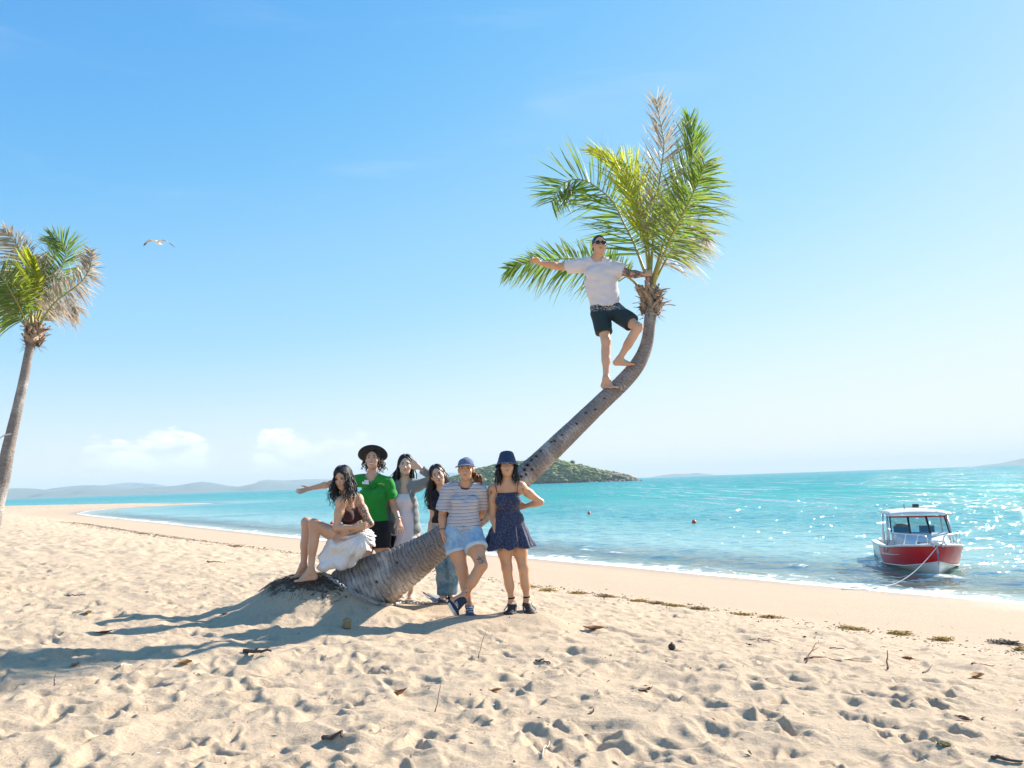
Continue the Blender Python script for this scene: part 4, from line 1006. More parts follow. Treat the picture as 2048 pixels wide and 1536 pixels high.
def finish_hair(p, capprims, m, mat, name='hair'):
    v, f = grow(capprims, h=0.006)
    v = v + 0.0025 * np.sin(v @ np.array((190.0, 160, 40)))[:, None] * 0.6
    mm = MB(); mm.v.append(v); mm.f += [list(q) for q in f]; mm.n = len(v)
    if m is not None:
        for q in m.f: mm.f.append([i + mm.n for i in q])
        mm.v += m.v; mm.n += m.n
    return mm.build(name, mat, p.root)

def lathe(profile, c, R, seg=40, warp=None):
    """profile rows (radius, height) in a frame: rows right,fwd,up"""
    v = []; f = []
    for i, (r, z) in enumerate(profile):
        for j in range(seg):
            a = 2 * math.pi * j / seg; x, y, zz = r * math.sin(a), r * math.cos(a), z
            if warp: x, y, zz = warp(a, x, y, zz, i)
            v.append(c + R[0] * x + R[1] * y + R[2] * zz)
    for i in range(len(profile) - 1):
        for j in range(seg):
            k = (j + 1) % seg; f.append((i * seg + j, i * seg + k, (i + 1) * seg + k, (i + 1) * seg + j))
    return v, f

def skin(name, c, tattoo=None):
    c = (c[0], c[1] * 0.93, c[2] * 0.84)
    t = NT(name); n = t.noise(22, 4); n2 = t.noise(5, 2)
    cc = t.mix(n, tuple(x * 0.93 for x in c), tuple(min(1, x * 1.06) for x in c)); cc = t.mix(t.smooth(n2, 0.4, 0.7), cc, (c[0] * 0.98, c[1] * 0.84, c[2] * 0.78)); cc = t.mix(t.math('MULTIPLY', t.smooth(t.noise(11, 3), 0.5, 0.75), 0.4), cc, (c[0] * 0.82, c[1] * 0.74, c[2] * 0.70))
    if tattoo:
        for (o, R, size, sc, th) in tattoo:
            rel = t.node('ShaderNodeVectorMath', operation='SUBTRACT'); t.L.new(t.tc, rel.inputs[0]); rel.inputs[1].default_value = tuple(o)
            ln = t.node('ShaderNodeVectorMath', operation='LENGTH'); t.L.new(rel.outputs[0], ln.inputs[0])
            m = t.smooth(ln.outputs['Value'], size, size * 0.8)
            pat = t.math('MULTIPLY', t.smooth(t.noise(sc, 3, 0.6, dist=1.2), th, th + 0.05), m)
            cc = t.mix(t.math('MULTIPLY', pat, 0.78), cc, (0.055, 0.06, 0.07))
    return t.done(t.bsdf(cc, 0.48, t.bump(t.noise(160, 3), 0.12, 0.003), Subsurface_Weight=0.12, Subsurface_Radius=(0.012, 0.005, 0.003), Specular_IOR_Level=0.45))
def cloth(name, c, rough=0.85, var=0.08, weave=420, bump=0.25):
    t = NT(name); n = t.noise(9, 4)
    return t.done(t.bsdf(t.mix(n, tuple(x * (1 - var) for x in c), tuple(min(1, x * (1 + var)) for x in c)), rough, t.bump(t.noise(15, 3, 0.55, dist=1.2), 0.30, 0.02, t.bump(t.noise(weave, 2), bump, 0.003)), Specular_IOR_Level=0.25, Sheen_Weight=0.15))
def denim(name, c0, c1, z_fade=None):
    t = NT(name); n = t.noise(7, 5, 0.65); n2 = t.noise(60, 3, 0.7, vec=t.mapping((1, 1, 0.35)))
    c = t.mix(t.smooth(n, 0.32, 0.68), c0, c1); c = t.mix(t.math('MULTIPLY', t.smooth(n2, 0.5, 0.75), 0.35), c, tuple(min(1, x * 1.5) for x in c1))
    return t.done(t.bsdf(c, 0.9, t.bump(t.noise(380, 2), 0.3, 0.003), Specular_IOR_Level=0.2))
M_HAIR_BLACK = NT('hair_black'); M_HAIR_BLACK = M_HAIR_BLACK.done(M_HAIR_BLACK.bsdf((0.012, 0.010, 0.010), 0.5, M_HAIR_BLACK.bump(M_HAIR_BLACK.noise(240, 3, 0.7, vec=M_HAIR_BLACK.mapping((1, 1, 0.12))), 0.5, 0.004), Specular_IOR_Level=0.5))
def hair_mat(name, c0, c1):
    t = NT(name); n = t.noise(90, 3, 0.7, vec=t.mapping((1, 1, 0.15)))
    return t.done(t.bsdf(t.mix(n, c0, c1), 0.42, t.bump(n, 0.5, 0.004)))
def knee_out(*a): return None
# ---------------------------------------------------------------- the seven people
def tee(p, mat, hem=-0.12, sl=0.6, infl=0.013, ra=0.066, rb=0.078, name='t_shirt', loose=0.0, neck=(0.066, -0.01), seed=0, fold=0.004, hem_n=None, waist_t=0.25):
    b = p.b
    pr = p.tags('torso') + p.sleeve('l', sl, ra * b, rb * b) + p.sleeve('r', sl, ra * b, rb * b)
    shw = np.linalg.norm(p.J['shr'] - p.J['shl']) * 0.5
    if loose: pr.append(econe(p.spine(hem) , p.spine(0.6), ((0.125 + loose) * b, (0.095 + loose * 0.7) * b), (shw * 0.80, 0.105 * b), p.R[0], 0.03, 'loose', endr=0.2))
    fo = folds(fold, [((0.3, 0, 1), 0.11), ((1, 0, 0.6), 0.14), (p.up, 0.09)], seed)
    c1 = plane(p.spine(hem), -p.up if hem_n is None else hem_n); nk = p.J['neck'] + p.R[1] * 0.018
    def post(F, X, Y, Z):
        x = X - nk[0]; y = Y - nk[1]; z = Z - nk[2]; hU = x * p.up[0] + y * p.up[1] + z * p.up[2]; fR = x * p.R[1][0] + y * p.R[1][1] + z * p.R[1][2]; lat = x * p.R[0][0] + y * p.R[0][1] + z * p.R[0][2]
        hole = np.maximum(np.sqrt(lat ** 2 + (fR * 0.9) ** 2) - neck[0] - 0.25 * np.clip(hU, -0.1, 0.05), neck[1] - hU - 0.35 * np.maximum(fR, 0))
        return cut(F + fo(X, Y, Z), c1(X, Y, Z), -hole, hU - 0.06)
    return sculpt(name, pr, mat, p.root, h=0.007, inflate={'torso': infl, '': 0.0}, post=post)
def bottoms(p, mat, t=0.5, ra=0.105, rb=0.095, infl=0.012, waist=0.12, name='shorts', seed=0, fold=0.004, full=False):
    b = p.b; pr = [q for q in p.tags('torso')]
    for k in 'lr':
        hp, kn, an = p.J['hip' + k], p.J['kn' + k], p.J['an' + k]
        if not full:
            e = hp + (kn - hp) * t; pr.append(cone(hp, e + nrm(kn - hp) * 0.05, ra * b, rb * b, 0.03, 'cloth', caps=[(e, nrm(kn - hp))]))
        else:
            pr.append(cone(hp, kn, ra * b, rb * b, 0.012, 'cloth')); e = kn + (an - kn) * t; pr.append(cone(kn, e + nrm(an - kn) * 0.05, rb * b, rb * b * 0.98, 0.03, 'cloth', caps=[(e, nrm(an - kn))]))
    fo = folds(fold, [((1, 0, 0.5), 0.10), ((0.2, 0, 1), 0.12)], seed + 50); c1 = plane(p.spine(waist), p.up)
    lowcut = plane(p.J['pel'] - p.up * 0.16, -p.up)
    def post(F, X, Y, Z): return cut(F + fo(X, Y, Z), c1(X, Y, Z))
    return sculpt(name, pr, mat, p.root, h=0.007, inflate={'torso': infl, '': 0.0}, post=post)
def shoe(p, an, toe, mat, sole_mat, s=1.0, up=(0, 0, 1), name='shoe', stripe=None, lace=None):
    pr, (heel, ball, f, r, u) = foot(an, toe, s, up=up, toes=False)
    top = plane(an + u * 0.005, u); bot = plane(heel - u * 0.016, u)
    o = sculpt(name, pr, mat, p.root, h=0.006, inflate=0.006, post=lambda F, X, Y, Z: cut(F, top(X, Y, Z), -bot(X, Y, Z)))
    so = [econe(heel - u * 0.014 - f * 0.002, np.asarray(toe) - f * 0.045 - u * 0.010, (0.039 * s, 0.014), (0.048 * s, 0.013), r, 0.01, 'sole', endr=0.8), cone(np.asarray(toe) - f * 0.045 - u * 0.010, np.asarray(toe) - f * 0.028 - u * 0.008, 0.013, 0.012, 0.02)]
    sculpt('sole', so, sole_mat, p.root, h=0.006)
    if lace is not None:
        m = MB()
        for i in range(4):
            c = an + f * (0.045 + 0.022 * i) * s - u * (0.012 + 0.017 * i) * s + u * 0.012
            m.tube([c - r * 0.022 * s, c + u * 0.006, c + r * 0.022 * s], 0.004, 5)
        m.build('laces', lace, o)
    if stripe is not None:
        for sx in (-1, 1):
            q = [heel + u * 0.045 + r * sx * 0.046 * s + f * 0.03, heel + u * 0.035 + r * sx * 0.050 * s + f * 0.07, ball + u * 0.042 + r * sx * 0.050 * s - f * 0.05, ball + u * 0.028 + r * sx * 0.056 * s]
            MB().tube(q, 0.006, 5).build('side_stripe', stripe, o)
    return o
M_SOLE_W = M_('sole_white', (0.70, 0.68, 0.65), 0.7); M_BLACKC = cloth('black_cloth', (0.012, 0.013, 0.016)); M_METAL = M_('silver', (0.62, 0.62, 0.60), 0.3, Metallic=1.0)
def bracelet(p, a, b, t, r, mat, name='bracelet'):
    c = p.along(a, b, t); ax = nrm(p.J[b] - p.J[a]); u = nrm(np.cross(ax, (0.1, 1, 0.2))); w = np.cross(ax, u); pts = [c + r * (u * math.cos(x) + w * math.sin(x)) for x in np.linspace(0, 6.283, 17)]
    MB().tube(pts, 0.005, 6).build(name, mat, p.root)

# ---- woman in the navy dress and bucket hat
def person_dress():
    Y = 8.05
    g = lambda x, y, d=0.0: at(x, y, Y + d)
    J = dict(head=g(1014, 931), neck=g(1014, 972, .02), shl=g(987, 979, .02), shr=g(1041, 974, .02), ell=g(986, 1030, .03), elr=g(1081, 1004, .10), wrl=g(993, 1068, -.06), wrr=g(1052, 1012, .17),
             pel=g(1019, 1062, .02), hipl=g(1005, 1070, .02), hipr=g(1034, 1069, .02), knl=g(1014, 1136, -.02), knr=g(1047, 1135, -.02), anl=g(1024, 1203, .03), anr=g(1054, 1201, .03))
    p = Person(J, (0.05, -1, 0), 'woman in a short navy dotted sundress and navy bucket hat standing beside the trunk', 'friends gathered at the leaning palm', build=0.96, head_fwd=(0.02, -1, 0.10), head_up=(0.0, 0.1, 1), chest=0.45)
    p.pr += hand(J['wrl'], (0.15, -0.10, -1), (0.9, 0.3, 0.1), (0.2, -1, 0), 0.94, 0.30) + hand(J['wrr'], (-1, 0.25, -0.1), (0, 1, 0), (0, 0, 1), 0.94, 0.3)
    for k, tx in (('l', (1019, 1228)), ('r', (1063, 1227))): p.pr += foot(J['an' + k], at(*tx, Y - 0.15), 0.95, toes=False)[0]
    p.body(skin('skin_dress_woman', (0.62, 0.385, 0.255))); p.face(smile=0.1, lip=(0.40, 0.17, 0.13))
    t = NT('navy_dotted'); v = t.voro(120); dots = t.smooth(v, 0.30, 0.20); c = t.mix(t.math('MULTIPLY', dots, 0.42), t.mix(t.noise(8, 3), (0.008, 0.014, 0.050), (0.014, 0.024, 0.075)), (0.50, 0.55, 0.66))
    mat = t.done(t.bsdf(c, 0.8, t.bump(t.noise(300, 2), 0.2, 0.003), Sheen_Weight=0.2))
    ax_top = g(1020, 1032, .02); ax_bot = g(1018, 1097, .02)
    pr = p.tags('torso') + [econe(ax_top, ax_bot, (0.115, 0.09), (0.265, 0.20), (1, 0, 0), 0.05, 'skirt', endr=0.15)]
    hem0 = g(1018, 1096, .02); topc = plane(g(1014, 985) , p.up * 1.0 + p.R[1] * 0.05)
    fo = folds(0.003, [((0.4, 0, 1), 0.09)], 3); ax_d = nrm(ax_bot - ax_top); L = np.linalg.norm(ax_bot - ax_top)
    def post(F, X, Y, Z):
        x = X - ax_top[0]; y = Y - ax_top[1]; z = Z - ax_top[2]; s = np.clip((x * ax_d[0] + y * ax_d[1] + z * ax_d[2]) / L, 0, 1.2); th = np.arctan2(y, x)
        F = F + fo(X, Y, Z) + s ** 1.5 * (0.020 * np.sin(7 * th + 1.0 + 2 * s) + 0.010 * np.sin(13 * th + 2) + 0.006 * np.sin(23 * th))
        hem = -(z + L + 0.010 + 0.012 * np.sin(7 * th + 0.4) - 0.045 * x - 0.02)
        return cut(F, topc(X, Y, Z), hem)
    sculpt('sundress', pr, mat, p.root, h=0.006, inflate={'torso': 0.011, '': 0}, post=post)
    for sx, k in ((-1, 'l'), (1, 'r')):
        a = g(1014 + sx * 20, 985, -.10); b = J['sh' + k] + p.up * 0.045 + np.array((-sx * 0.022, -0.01, 0))
        m = MB().tube([a, (a + b) / 2 + V(0, -.022, .008), b + V(0, -.015, .006), b + V(0, .05, -.02)], 0.0045, 6)
        for q in range(3): m.tube([b, b + V(sx * (.02 + .012 * q), -.03, -.01), b + V(sx * (.03 + .014 * q), -.055, -.07 - .02 * q)], [0.004, 0.003, 0.002], 5)
        m.build('shoulder_strap', mat, p.root)
    cap = hair_cap(p); m = MB()
    strands(m, p, 70, 0.20, (62, 110), 4, 0.006, 0.2, 0.006, front_off=0.03, spread=0.02); strands(m, p, 70, 0.22, (110, 180), 5, 0.006, 0.2, 0.007, spread=0.02)
    finish_hair(p, cap, m, M_HAIR_BLACK)
    hm = cloth('navy_hat', (0.022, 0.045, 0.095)); R = p.HR; c = p.P(0, -0.016, 0.066); R = frame(R[1] + R[2] * 0.2, R[2] - R[1] * 0.2)
    def warp(a, x, y, z, i): return x, y * 1.12, z + (0.006 * math.sin(2 * a + 1) if i > 4 else 0) - (0.012 * max(0, math.cos(a)) if i >= 6 else 0)
    v, f = lathe([(0.001, 0.074), (0.04, 0.073), (0.064, 0.066), (0.073, 0.052), (0.082, 0.012), (0.086, 0.0), (0.098, -0.030), (0.116, -0.068), (0.119, -0.072), (0.116, -0.074), (0.096, -0.036), (0.082, -0.008)], c, R, 40, warp)
    hat = MB().add(v, f).build('bucket_hat', hm, p.root)
    MB().tube([c + R[0] * 0.119 * math.sin(a) + R[1] * 0.133 * math.cos(a) + R[2] * (-0.070 + 0.006 * math.sin(2 * a + 1) - 0.012 * max(0, math.cos(a))) for a in np.linspace(0, 6.283, 33)], 0.0035, 5).build('brim_stitching', M_('hat_edge', (0.10, 0.16, 0.26), 0.8), hat)
    gm = M_('glasses_wire', (0.35, 0.30, 0.26), 0.3, Metallic=0.8)
    mg = MB()
    for sx in (-1, 1): mg.tube([p.P(0.031 * sx + 0.022 * math.cos(a), 0.098, 0.0 + 0.018 * math.sin(a)) for a in np.linspace(0, 6.283, 19)], 0.0013, 5); mg.tube([p.P(0.053 * sx, 0.096, 0.004), p.P(0.076 * sx, 0.05, 0.006), p.P(0.077 * sx, 0.0, 0.006)], 0.0013, 5)
    mg.tube([p.P(-0.010, 0.101, 0.004), p.P(0.010, 0.101, 0.004)], 0.0013, 5); mg.build('glasses', gm, p.root)
    ms = M_('black_trainer', (0.018, 0.018, 0.020), 0.6); gs = M_('grey_sole', (0.30, 0.29, 0.28), 0.7)
    for k, tx in (('l', (1018, 1230)), ('r', (1064, 1229))):
        shoe(p, J['an' + k] - V(0, 0, 0.018), at(*tx, Y - 0.17), ms, M_('dark_sole', (0.06, 0.06, 0.06), 0.8), 1.0, name='shoe', lace=gs, stripe=gs)
        sculpt('sock', [cone(J['an' + k] - V(0, 0, .03), p.along('an' + k, 'kn' + k, 0.10), 0.034, 0.036, 0.01)], M_BLACKC, p.root, h=0.007)

# ---- woman in the striped shirt
def person_striped():
    Y = 7.95
    g = lambda x, y, d=0.0: at(x, y, Y + d)
    J = dict(head=g(932, 939, .06), neck=g(931, 974, .08), shl=g(896, 982, .08), shr=g(959, 981, .09), ell=g(885, 1028, .08), elr=g(966, 1017, .22), wrl=g(885, 1064, .0), wrr=g(957, 1040, .30),
             pel=g(926, 1064, .05), hipl=g(908, 1072, .04), hipr=g(944, 1071, .04), knl=g(924, 1140, -.02), knr=g(963, 1131, -.16), anl=g(939, 1207, -.02), anr=g(927, 1193, -.17))
    p = Person(J, (0.06, -1, 0), 'woman in striped tee, denim shorts and blue cap leaning cross legged on the trunk', 'friends gathered at the leaning palm', build=1.06, head_fwd=(-0.04, -1, 0.05), head_up=(0.0, 0.05, 1), chest=0.0)
    p.pr += hand(J['wrl'], (0.12, -0.05, -1), (1, 0.2, 0), (0.2, -1, 0), 0.95, 0.35) + hand(J['wrr'], (-0.6, 0.3, -0.7), (0.2, 1, 0), (0, 0, 1), 0.95, 0.3)
    p.pr += foot(J['anl'], at(941, 1235, Y - .16), 0.95, toes=False)[0]
    p.pr += foot(J['anr'], at(918, 1228, Y - .22), 0.92, toes=False, up=(0.75, 0.35, 0.55))[0]
    o = np.array(p.root.location)
    p.body(skin('skin_striped_woman', (0.60, 0.35, 0.225), [(g(961, 1117, -.2) - o, None, 0.055, 26, 0.52), (g(934, 1183, -.2) - o, None, 0.05, 55, 0.55), (g(886, 1028, 0) - o, None, 0.05, 55, 0.57)]))
    p.face(smile=0.45, lip=(0.46, 0.17, 0.13), hair=(0.10, 0.045, 0.02))
    # striped tee
    t = NT('striped_tee'); z = t.math('ADD', t.sep()[2], t.math('MULTIPLY', t.noise(5, 2), 0.035)); ph = t.math('FRACT', t.math('MULTIPLY', z, 30.0))
    c = t.mix(t.noise(10, 3), (0.62, 0.62, 0.65), (0.70, 0.69, 0.70)); band = lambda a, b, col, c: t.mix(t.math('MULTIPLY', t.smooth(ph, a, a + .02), t.smooth(ph, b, b - .02)), c, col)
    c = band(0.02, 0.24, (0.07, 0.10, 0.16), c); c = band(0.42, 0.56, (0.32, 0.14, 0.14), c); c = band(0.72, 0.88, (0.16, 0.19, 0.24), c)
    mat = t.done(t.bsdf(c, 0.9, t.bump(t.noise(380, 2), 0.25, 0.003)))
    tee(p, mat, hem=0.02, sl=0.86, infl=0.018, ra=0.064, rb=0.080, loose=0.022, seed=5, fold=0.006, hem_n=-p.up + p.R[0] * -0.35 * -1, neck=(0.072, -0.008))
    # collar band
    cc = p.J['neck'] + p.R[1] * 0.012 + p.up * 0.012; MB().tube([cc + p.R[0] * 0.075 * math.sin(a) + p.R[1] * (0.062 * math.cos(a) + 0.004) - p.up * (0.034 * max(-0.3, math.cos(a))) for a in np.linspace(0, 6.283, 30)], 0.0075, 6).build('collar', cloth('maroon_rib', (0.12, 0.035, 0.04)), p.root)
    # small dark embroidered word on the chest: strokes only as legible as in the picture
    m = MB(); ch = g(932, 988, -.075)
    for i, st in enumerate(((0, 0, .010, .004), (.012, -.002, .006, .005), (.020, 0, .008, .003), (.030, .001, .008, .005), (.040, 0, .007, .003), (.048, .001, .006, .004))): m.box(ch + V(st[0] - .026, -.052, st[1]), (st[2] * .8, .004, st[3] * 1.6))
    m.build('chest_lettering', M_('embroidery', (0.03, 0.05, 0.08), 0.8), p.root)
    dm = denim('light_denim', (0.17, 0.31, 0.47), (0.36, 0.50, 0.63))
    sh = bottoms(p, dm, t=0.42, ra=0.106, rb=0.108, infl=0.016, waist=0.16, name='denim_shorts', seed=2)
    for k in 'lr':
        e = p.along('hip' + k, 'kn' + k, 0.43); d = nrm(J['kn' + k] - J['hip' + k]); sculpt('rolled_cuff', [cone(e - d * 0.012, e + d * 0.012, 0.110 * p.b, 0.111 * p.b, 0.005, caps=[(e + d * 0.016, d), (e - d * 0.016, -d)])], denim('pale_denim_' + k, (0.42, 0.54, 0.64), (0.52, 0.62, 0.70)), p.root, h=0.007)
    f0 = g(927, 1050, -.095); MB().tube([f0, g(928, 1066, -.11), g(927, 1082, -.10)], 0.006, 5).build('fly_seam', dm, sh)
    MB().ell(g(927, 1048, -.10), (0.009, 0.005, 0.009)).build('button', M_METAL, sh)
    # hair in a low side tail, reddish
    hm = hair_mat('hair_auburn', (0.075, 0.028, 0.012), (0.24, 0.085, 0.03)); cap = hair_cap(p, 0.006, face_u=0.046); m = MB(); rs = np.random.default_rng(3); b0 = p.P(-0.062, -0.045, -0.03)
    for q in range(85):
        d = V(rs.normal(0.045, .022), rs.normal(0.01, .03), 0); ln = rs.uniform(0.13, 0.21); ph_ = rs.uniform(0, 6.28); pts = [b0 + rs.normal(0, 0.008, 3)]
        for i in range(1, 10):
            x = i / 9; pts.append(b0 + d * min(1, x * 1.8) + V(.013 * math.sin(x * 10 + ph_), .012 * math.cos(x * 9 + ph_), 0.035 * math.sin(x * 2.2) - ln * x ** 1.3))
        m.tube(pts, 0.006 * (1 - 0.7 * np.linspace(0, 1, 10) ** 2), 5)
    finish_hair(p, cap, m, hm)
    # cap
    R = p.HR; c = p.P(0, -0.008, 0.05); cm = cloth('blue_cap', (0.10, 0.16, 0.29)); v, f = lathe([(0.001, 0.066), (0.03, 0.064), (0.055, 0.054), (0.073, 0.034), (0.082, 0.004), (0.083, -0.012), (0.079, -0.012), (0.07, 0.0)], c, R, 36, lambda a, x, y, z, i: (x, y * 1.18, z))
    ct = MB().add(v, f).build('cap', cm, p.root)
    vv = []; ff = []
    for i in range(13):
        a = math.radians(-62 + 124 * i / 12)
        for j, (rr, dz) in enumerate(((0.080, -0.004), (0.112, -0.004), (0.138, -0.012), (0.138, -0.016), (0.080, -0.010))):
            ext = 1 if j in (0, 4) else 1.0; x = (0.080 + (rr - 0.080) * math.cos(a) ** 0.6) * math.sin(a); y = (0.094 + (rr - 0.080) * 1.25 * math.cos(a) ** 0.6) * math.cos(a); vv.append(c + R[0] * x + R[1] * y + R[2] * (dz - 0.022 * (math.sin(a) ** 2)))
    for i in range(12):
        for j in range(4): ff.append((i * 5 + j, i * 5 + 5 + j, i * 5 + 6 + j, i * 5 + 1 + j))
    MB().add(vv, ff).build('cap_peak', cloth('cap_peak_blue', (0.20, 0.25, 0.36)), ct)
    m = MB(); rs = np.random.default_rng(8)
    for q in range(9): m.ell(c + R[1] * 0.088 + R[0] * rs.uniform(-.03, .03) + R[2] * rs.uniform(.012, .04), (0.006, 0.006, 0.004), R, 6, 4)
    m.build('cap_emblem', M_('emblem', (0.36, 0.20, 0.15), 0.7), ct)
    bracelet(p, 'wrl', 'ell', 0.06, 0.029, M_('beads', (0.45, 0.36, 0.28), 0.5)); bracelet(p, 'wrl', 'ell', 0.12, 0.030, M_('beads2', (0.16, 0.12, 0.10), 0.5))
    bracelet(p, 'wrr', 'elr', 0.12, 0.032, M_BLACKC, 'wrist_band')
    nv = M_('navy_canvas', (0.018, 0.026, 0.055), 0.8); wl = M_('white_lace', (0.66, 0.65, 0.64), 0.8)
    shoe(p, J['anl'] - V(0, 0, .015), at(942, 1237, Y - .17), M_('blue_canvas', (0.05, 0.085, 0.17), 0.8), M_SOLE_W, 0.98, lace=wl)
    shoe(p, J['anr'] - V(0, 0, .012), at(917, 1232, Y - .24), nv, M_SOLE_W, 0.98, up=(0.75, 0.35, 0.55), lace=wl, stripe=wl)

# ---- seated woman
def person_seated():
    Y = 8.2
    g = lambda x, y, d=0.0: at(x, y, Y + d)
    J = dict(head=g(686, 956, -.06), neck=g(694, 996, .0), shl=g(682, 1005, -.10), shr=g(715, 998, .08), ell=g(672, 1056, -.12), elr=g(741, 1047, .02), wrl=g(708, 1055, -.14), wrr=g(692, 1066, -.14),
             pel=g(717, 1084, .10), hipl=g(708, 1084, .22), hipr=g(710, 1088, -.0), knl=g(613, 1045, .10), knr=g(628, 1048, -.08), anl=g(607, 1132, .06), anr=g(622, 1141, -.10))
    p = Person(J, (-1, -0.25, 0), 'tattooed woman in a brown bralette and white skirt sitting on the foot of the trunk', 'friends gathered at the leaning palm', build=0.97, chest_fwd=(-0.75, -0.75, 0), head_fwd=(-0.25, -0.95, -0.30), head_up=(-0.12, -0.2, 1), chest=0.35, hs=0.98)
    p.pr += hand(J['wrr'], (-0.93, -0.1, -0.42), (-0.2, 0.6, -0.8), (-0.2, -0.4, 1), 0.95, 0.25, spread=0.4) + hand(J['wrl'], (1, -0.1, 0.15), (0, 1, 0), (0, 0, 1), 0.9, 0.3)
    p.pr += foot(J['anl'], g(581, 1155, .02), 0.95)[0] + foot(J['anr'], g(590, 1162, -.14), 0.95)[0]
    o = np.array(p.root.location)
    tt = [(p.along('shr', 'elr', x) - o, None, 0.075, 34, 0.50) for x in (0.3, 0.62, 0.92)] + [(p.along('elr', 'wrr', x) - o, None, 0.06, 40, 0.50) for x in (0.35, 0.75)] + [(J['knl'] - o + V(0, 0, -.04), None, 0.05, 40, 0.52), (p.spine(0.42) + p.R[1] * 0.09 - o, None, 0.05, 36, 0.5)]
    p.body(skin('skin_seated_woman', (0.62, 0.39, 0.275), tt)); p.face(closed=True, lip=(0.48, 0.14, 0.13))
    bm = cloth('brown_bralette', (0.045, 0.014, 0.016)); c1 = plane(p.spine(0.46), -p.up); c2 = plane(p.spine(0.77), p.up * 1 - p.R[1] * 0.1)
    br = sculpt('bralette', p.tags('torso'), bm, p.root, h=0.006, inflate=0.009, post=lambda F, X, Y, Z: cut(F, c1(X, Y, Z), c2(X, Y, Z)))
    for k, sx in (('l', -1), ('r', 1)):
        s0 = J['sh' + k] * 0.72 + J['neck'] * 0.28 + p.up * 0.05; pt = p.spine(0.73) + (J['sh' + k] - J['neck']) * 0.62 + p.R[1] * 0.092
        MB().tube([pt - p.up * 0.02, (pt + s0) / 2 + p.R[1] * 0.03, s0, s0 - p.R[1] * 0.06 - p.up * .05], 0.006, 6).build('shoulder_strap', bm, br)
    # skirt gathered over the lap and hanging to the trunk
    sm = NT('white_cotton'); n = sm.noise(6, 3); sm = sm.done(sm.bsdf(sm.mix(n, (0.70, 0.68, 0.69), (0.80, 0.79, 0.79)), 0.9, sm.bump(sm.noise(34, 3, 0.6, vec=sm.mapping((1, 1, 0.4))), 0.25, 0.012)))
    q = lambda x, y, d=0.0: g(x, y, d)
    pr = [cone(q(728, 1080, .10), q(708, 1096, .06), 0.118, 0.110, 0.05), cone(q(726, 1080, -.02), q(716, 1092, -.04), 0.085, 0.095, 0.05), cone(q(712, 1088, .0), q(672, 1088, -.04), 0.105, 0.080, 0.05), cone(q(708, 1092, .2), q(668, 1086, .16), 0.10, 0.085, 0.05),
          econe(q(690, 1098, .04), q(672, 1122, .02), (0.16, 0.10), (0.14, 0.10), (1, 0.1, 0), 0.05), cone(q(662, 1096, .0), q(650, 1132, -.03), 0.055, 0.055, 0.05), cone(q(650, 1098, -.03), q(643, 1134, -.06), 0.028, 0.035, 0.04), cone(q(690, 1075, -.02), q(678, 1070, -.05), 0.07, 0.05, 0.05)]
    fo = folds(0.010, [((1, 0.2, 0.45), 0.085), ((1, -0.3, 0.8), 0.13)], 9); hip = g(728, 1066, 0.0)
    def post(F, X, Y, Z):      # creases fan out from the waist
        x = X - hip[0]; z = Z - hip[2]; an = np.arctan2(z, x); rr_ = np.sqrt(x * x + z * z); w_ = vnoise3(X, Y, Z, 6.0)
        return F + fo(X, Y, Z) + 0.013 * np.clip(rr_ / 0.25, 0.2, 1) * (1 - 2 * np.abs(np.sin(an * 6.5 + 3 * w_ + 2 * Y))) + 0.006 * np.sin(an * 21 + 5 * w_)
    sculpt('skirt', pr, sm, p.root, h=0.006, post=post)
    cap = hair_cap(p, 0.012, face_u=0.048, side=0.058); m = MB()
    strands(m, p, 170, 0.23, (58, 180), 14, 0.013, 0.085, 0.0055, front_off=0.03, back_off=0.02, spread=0.028, thick=0.013, lenvar=0.22)
    strands(m, p, 60, 0.20, (45, 75), 15, 0.015, 0.08, 0.004, front_off=0.02, spread=0.035, thick=0.014, lenvar=0.3)
    finish_hair(p, cap, m, M_HAIR_BLACK)
    MB().tube([J['neck'] + p.R[0] * 0.06 * math.cos(a) + p.R[1] * (0.055 + 0.045 * max(0, math.sin(a))) - p.up * 0.085 * max(0, math.sin(a)) for a in np.linspace(0, 3.14, 15)], 0.0018, 5).build('necklace', M_METAL, p.root)

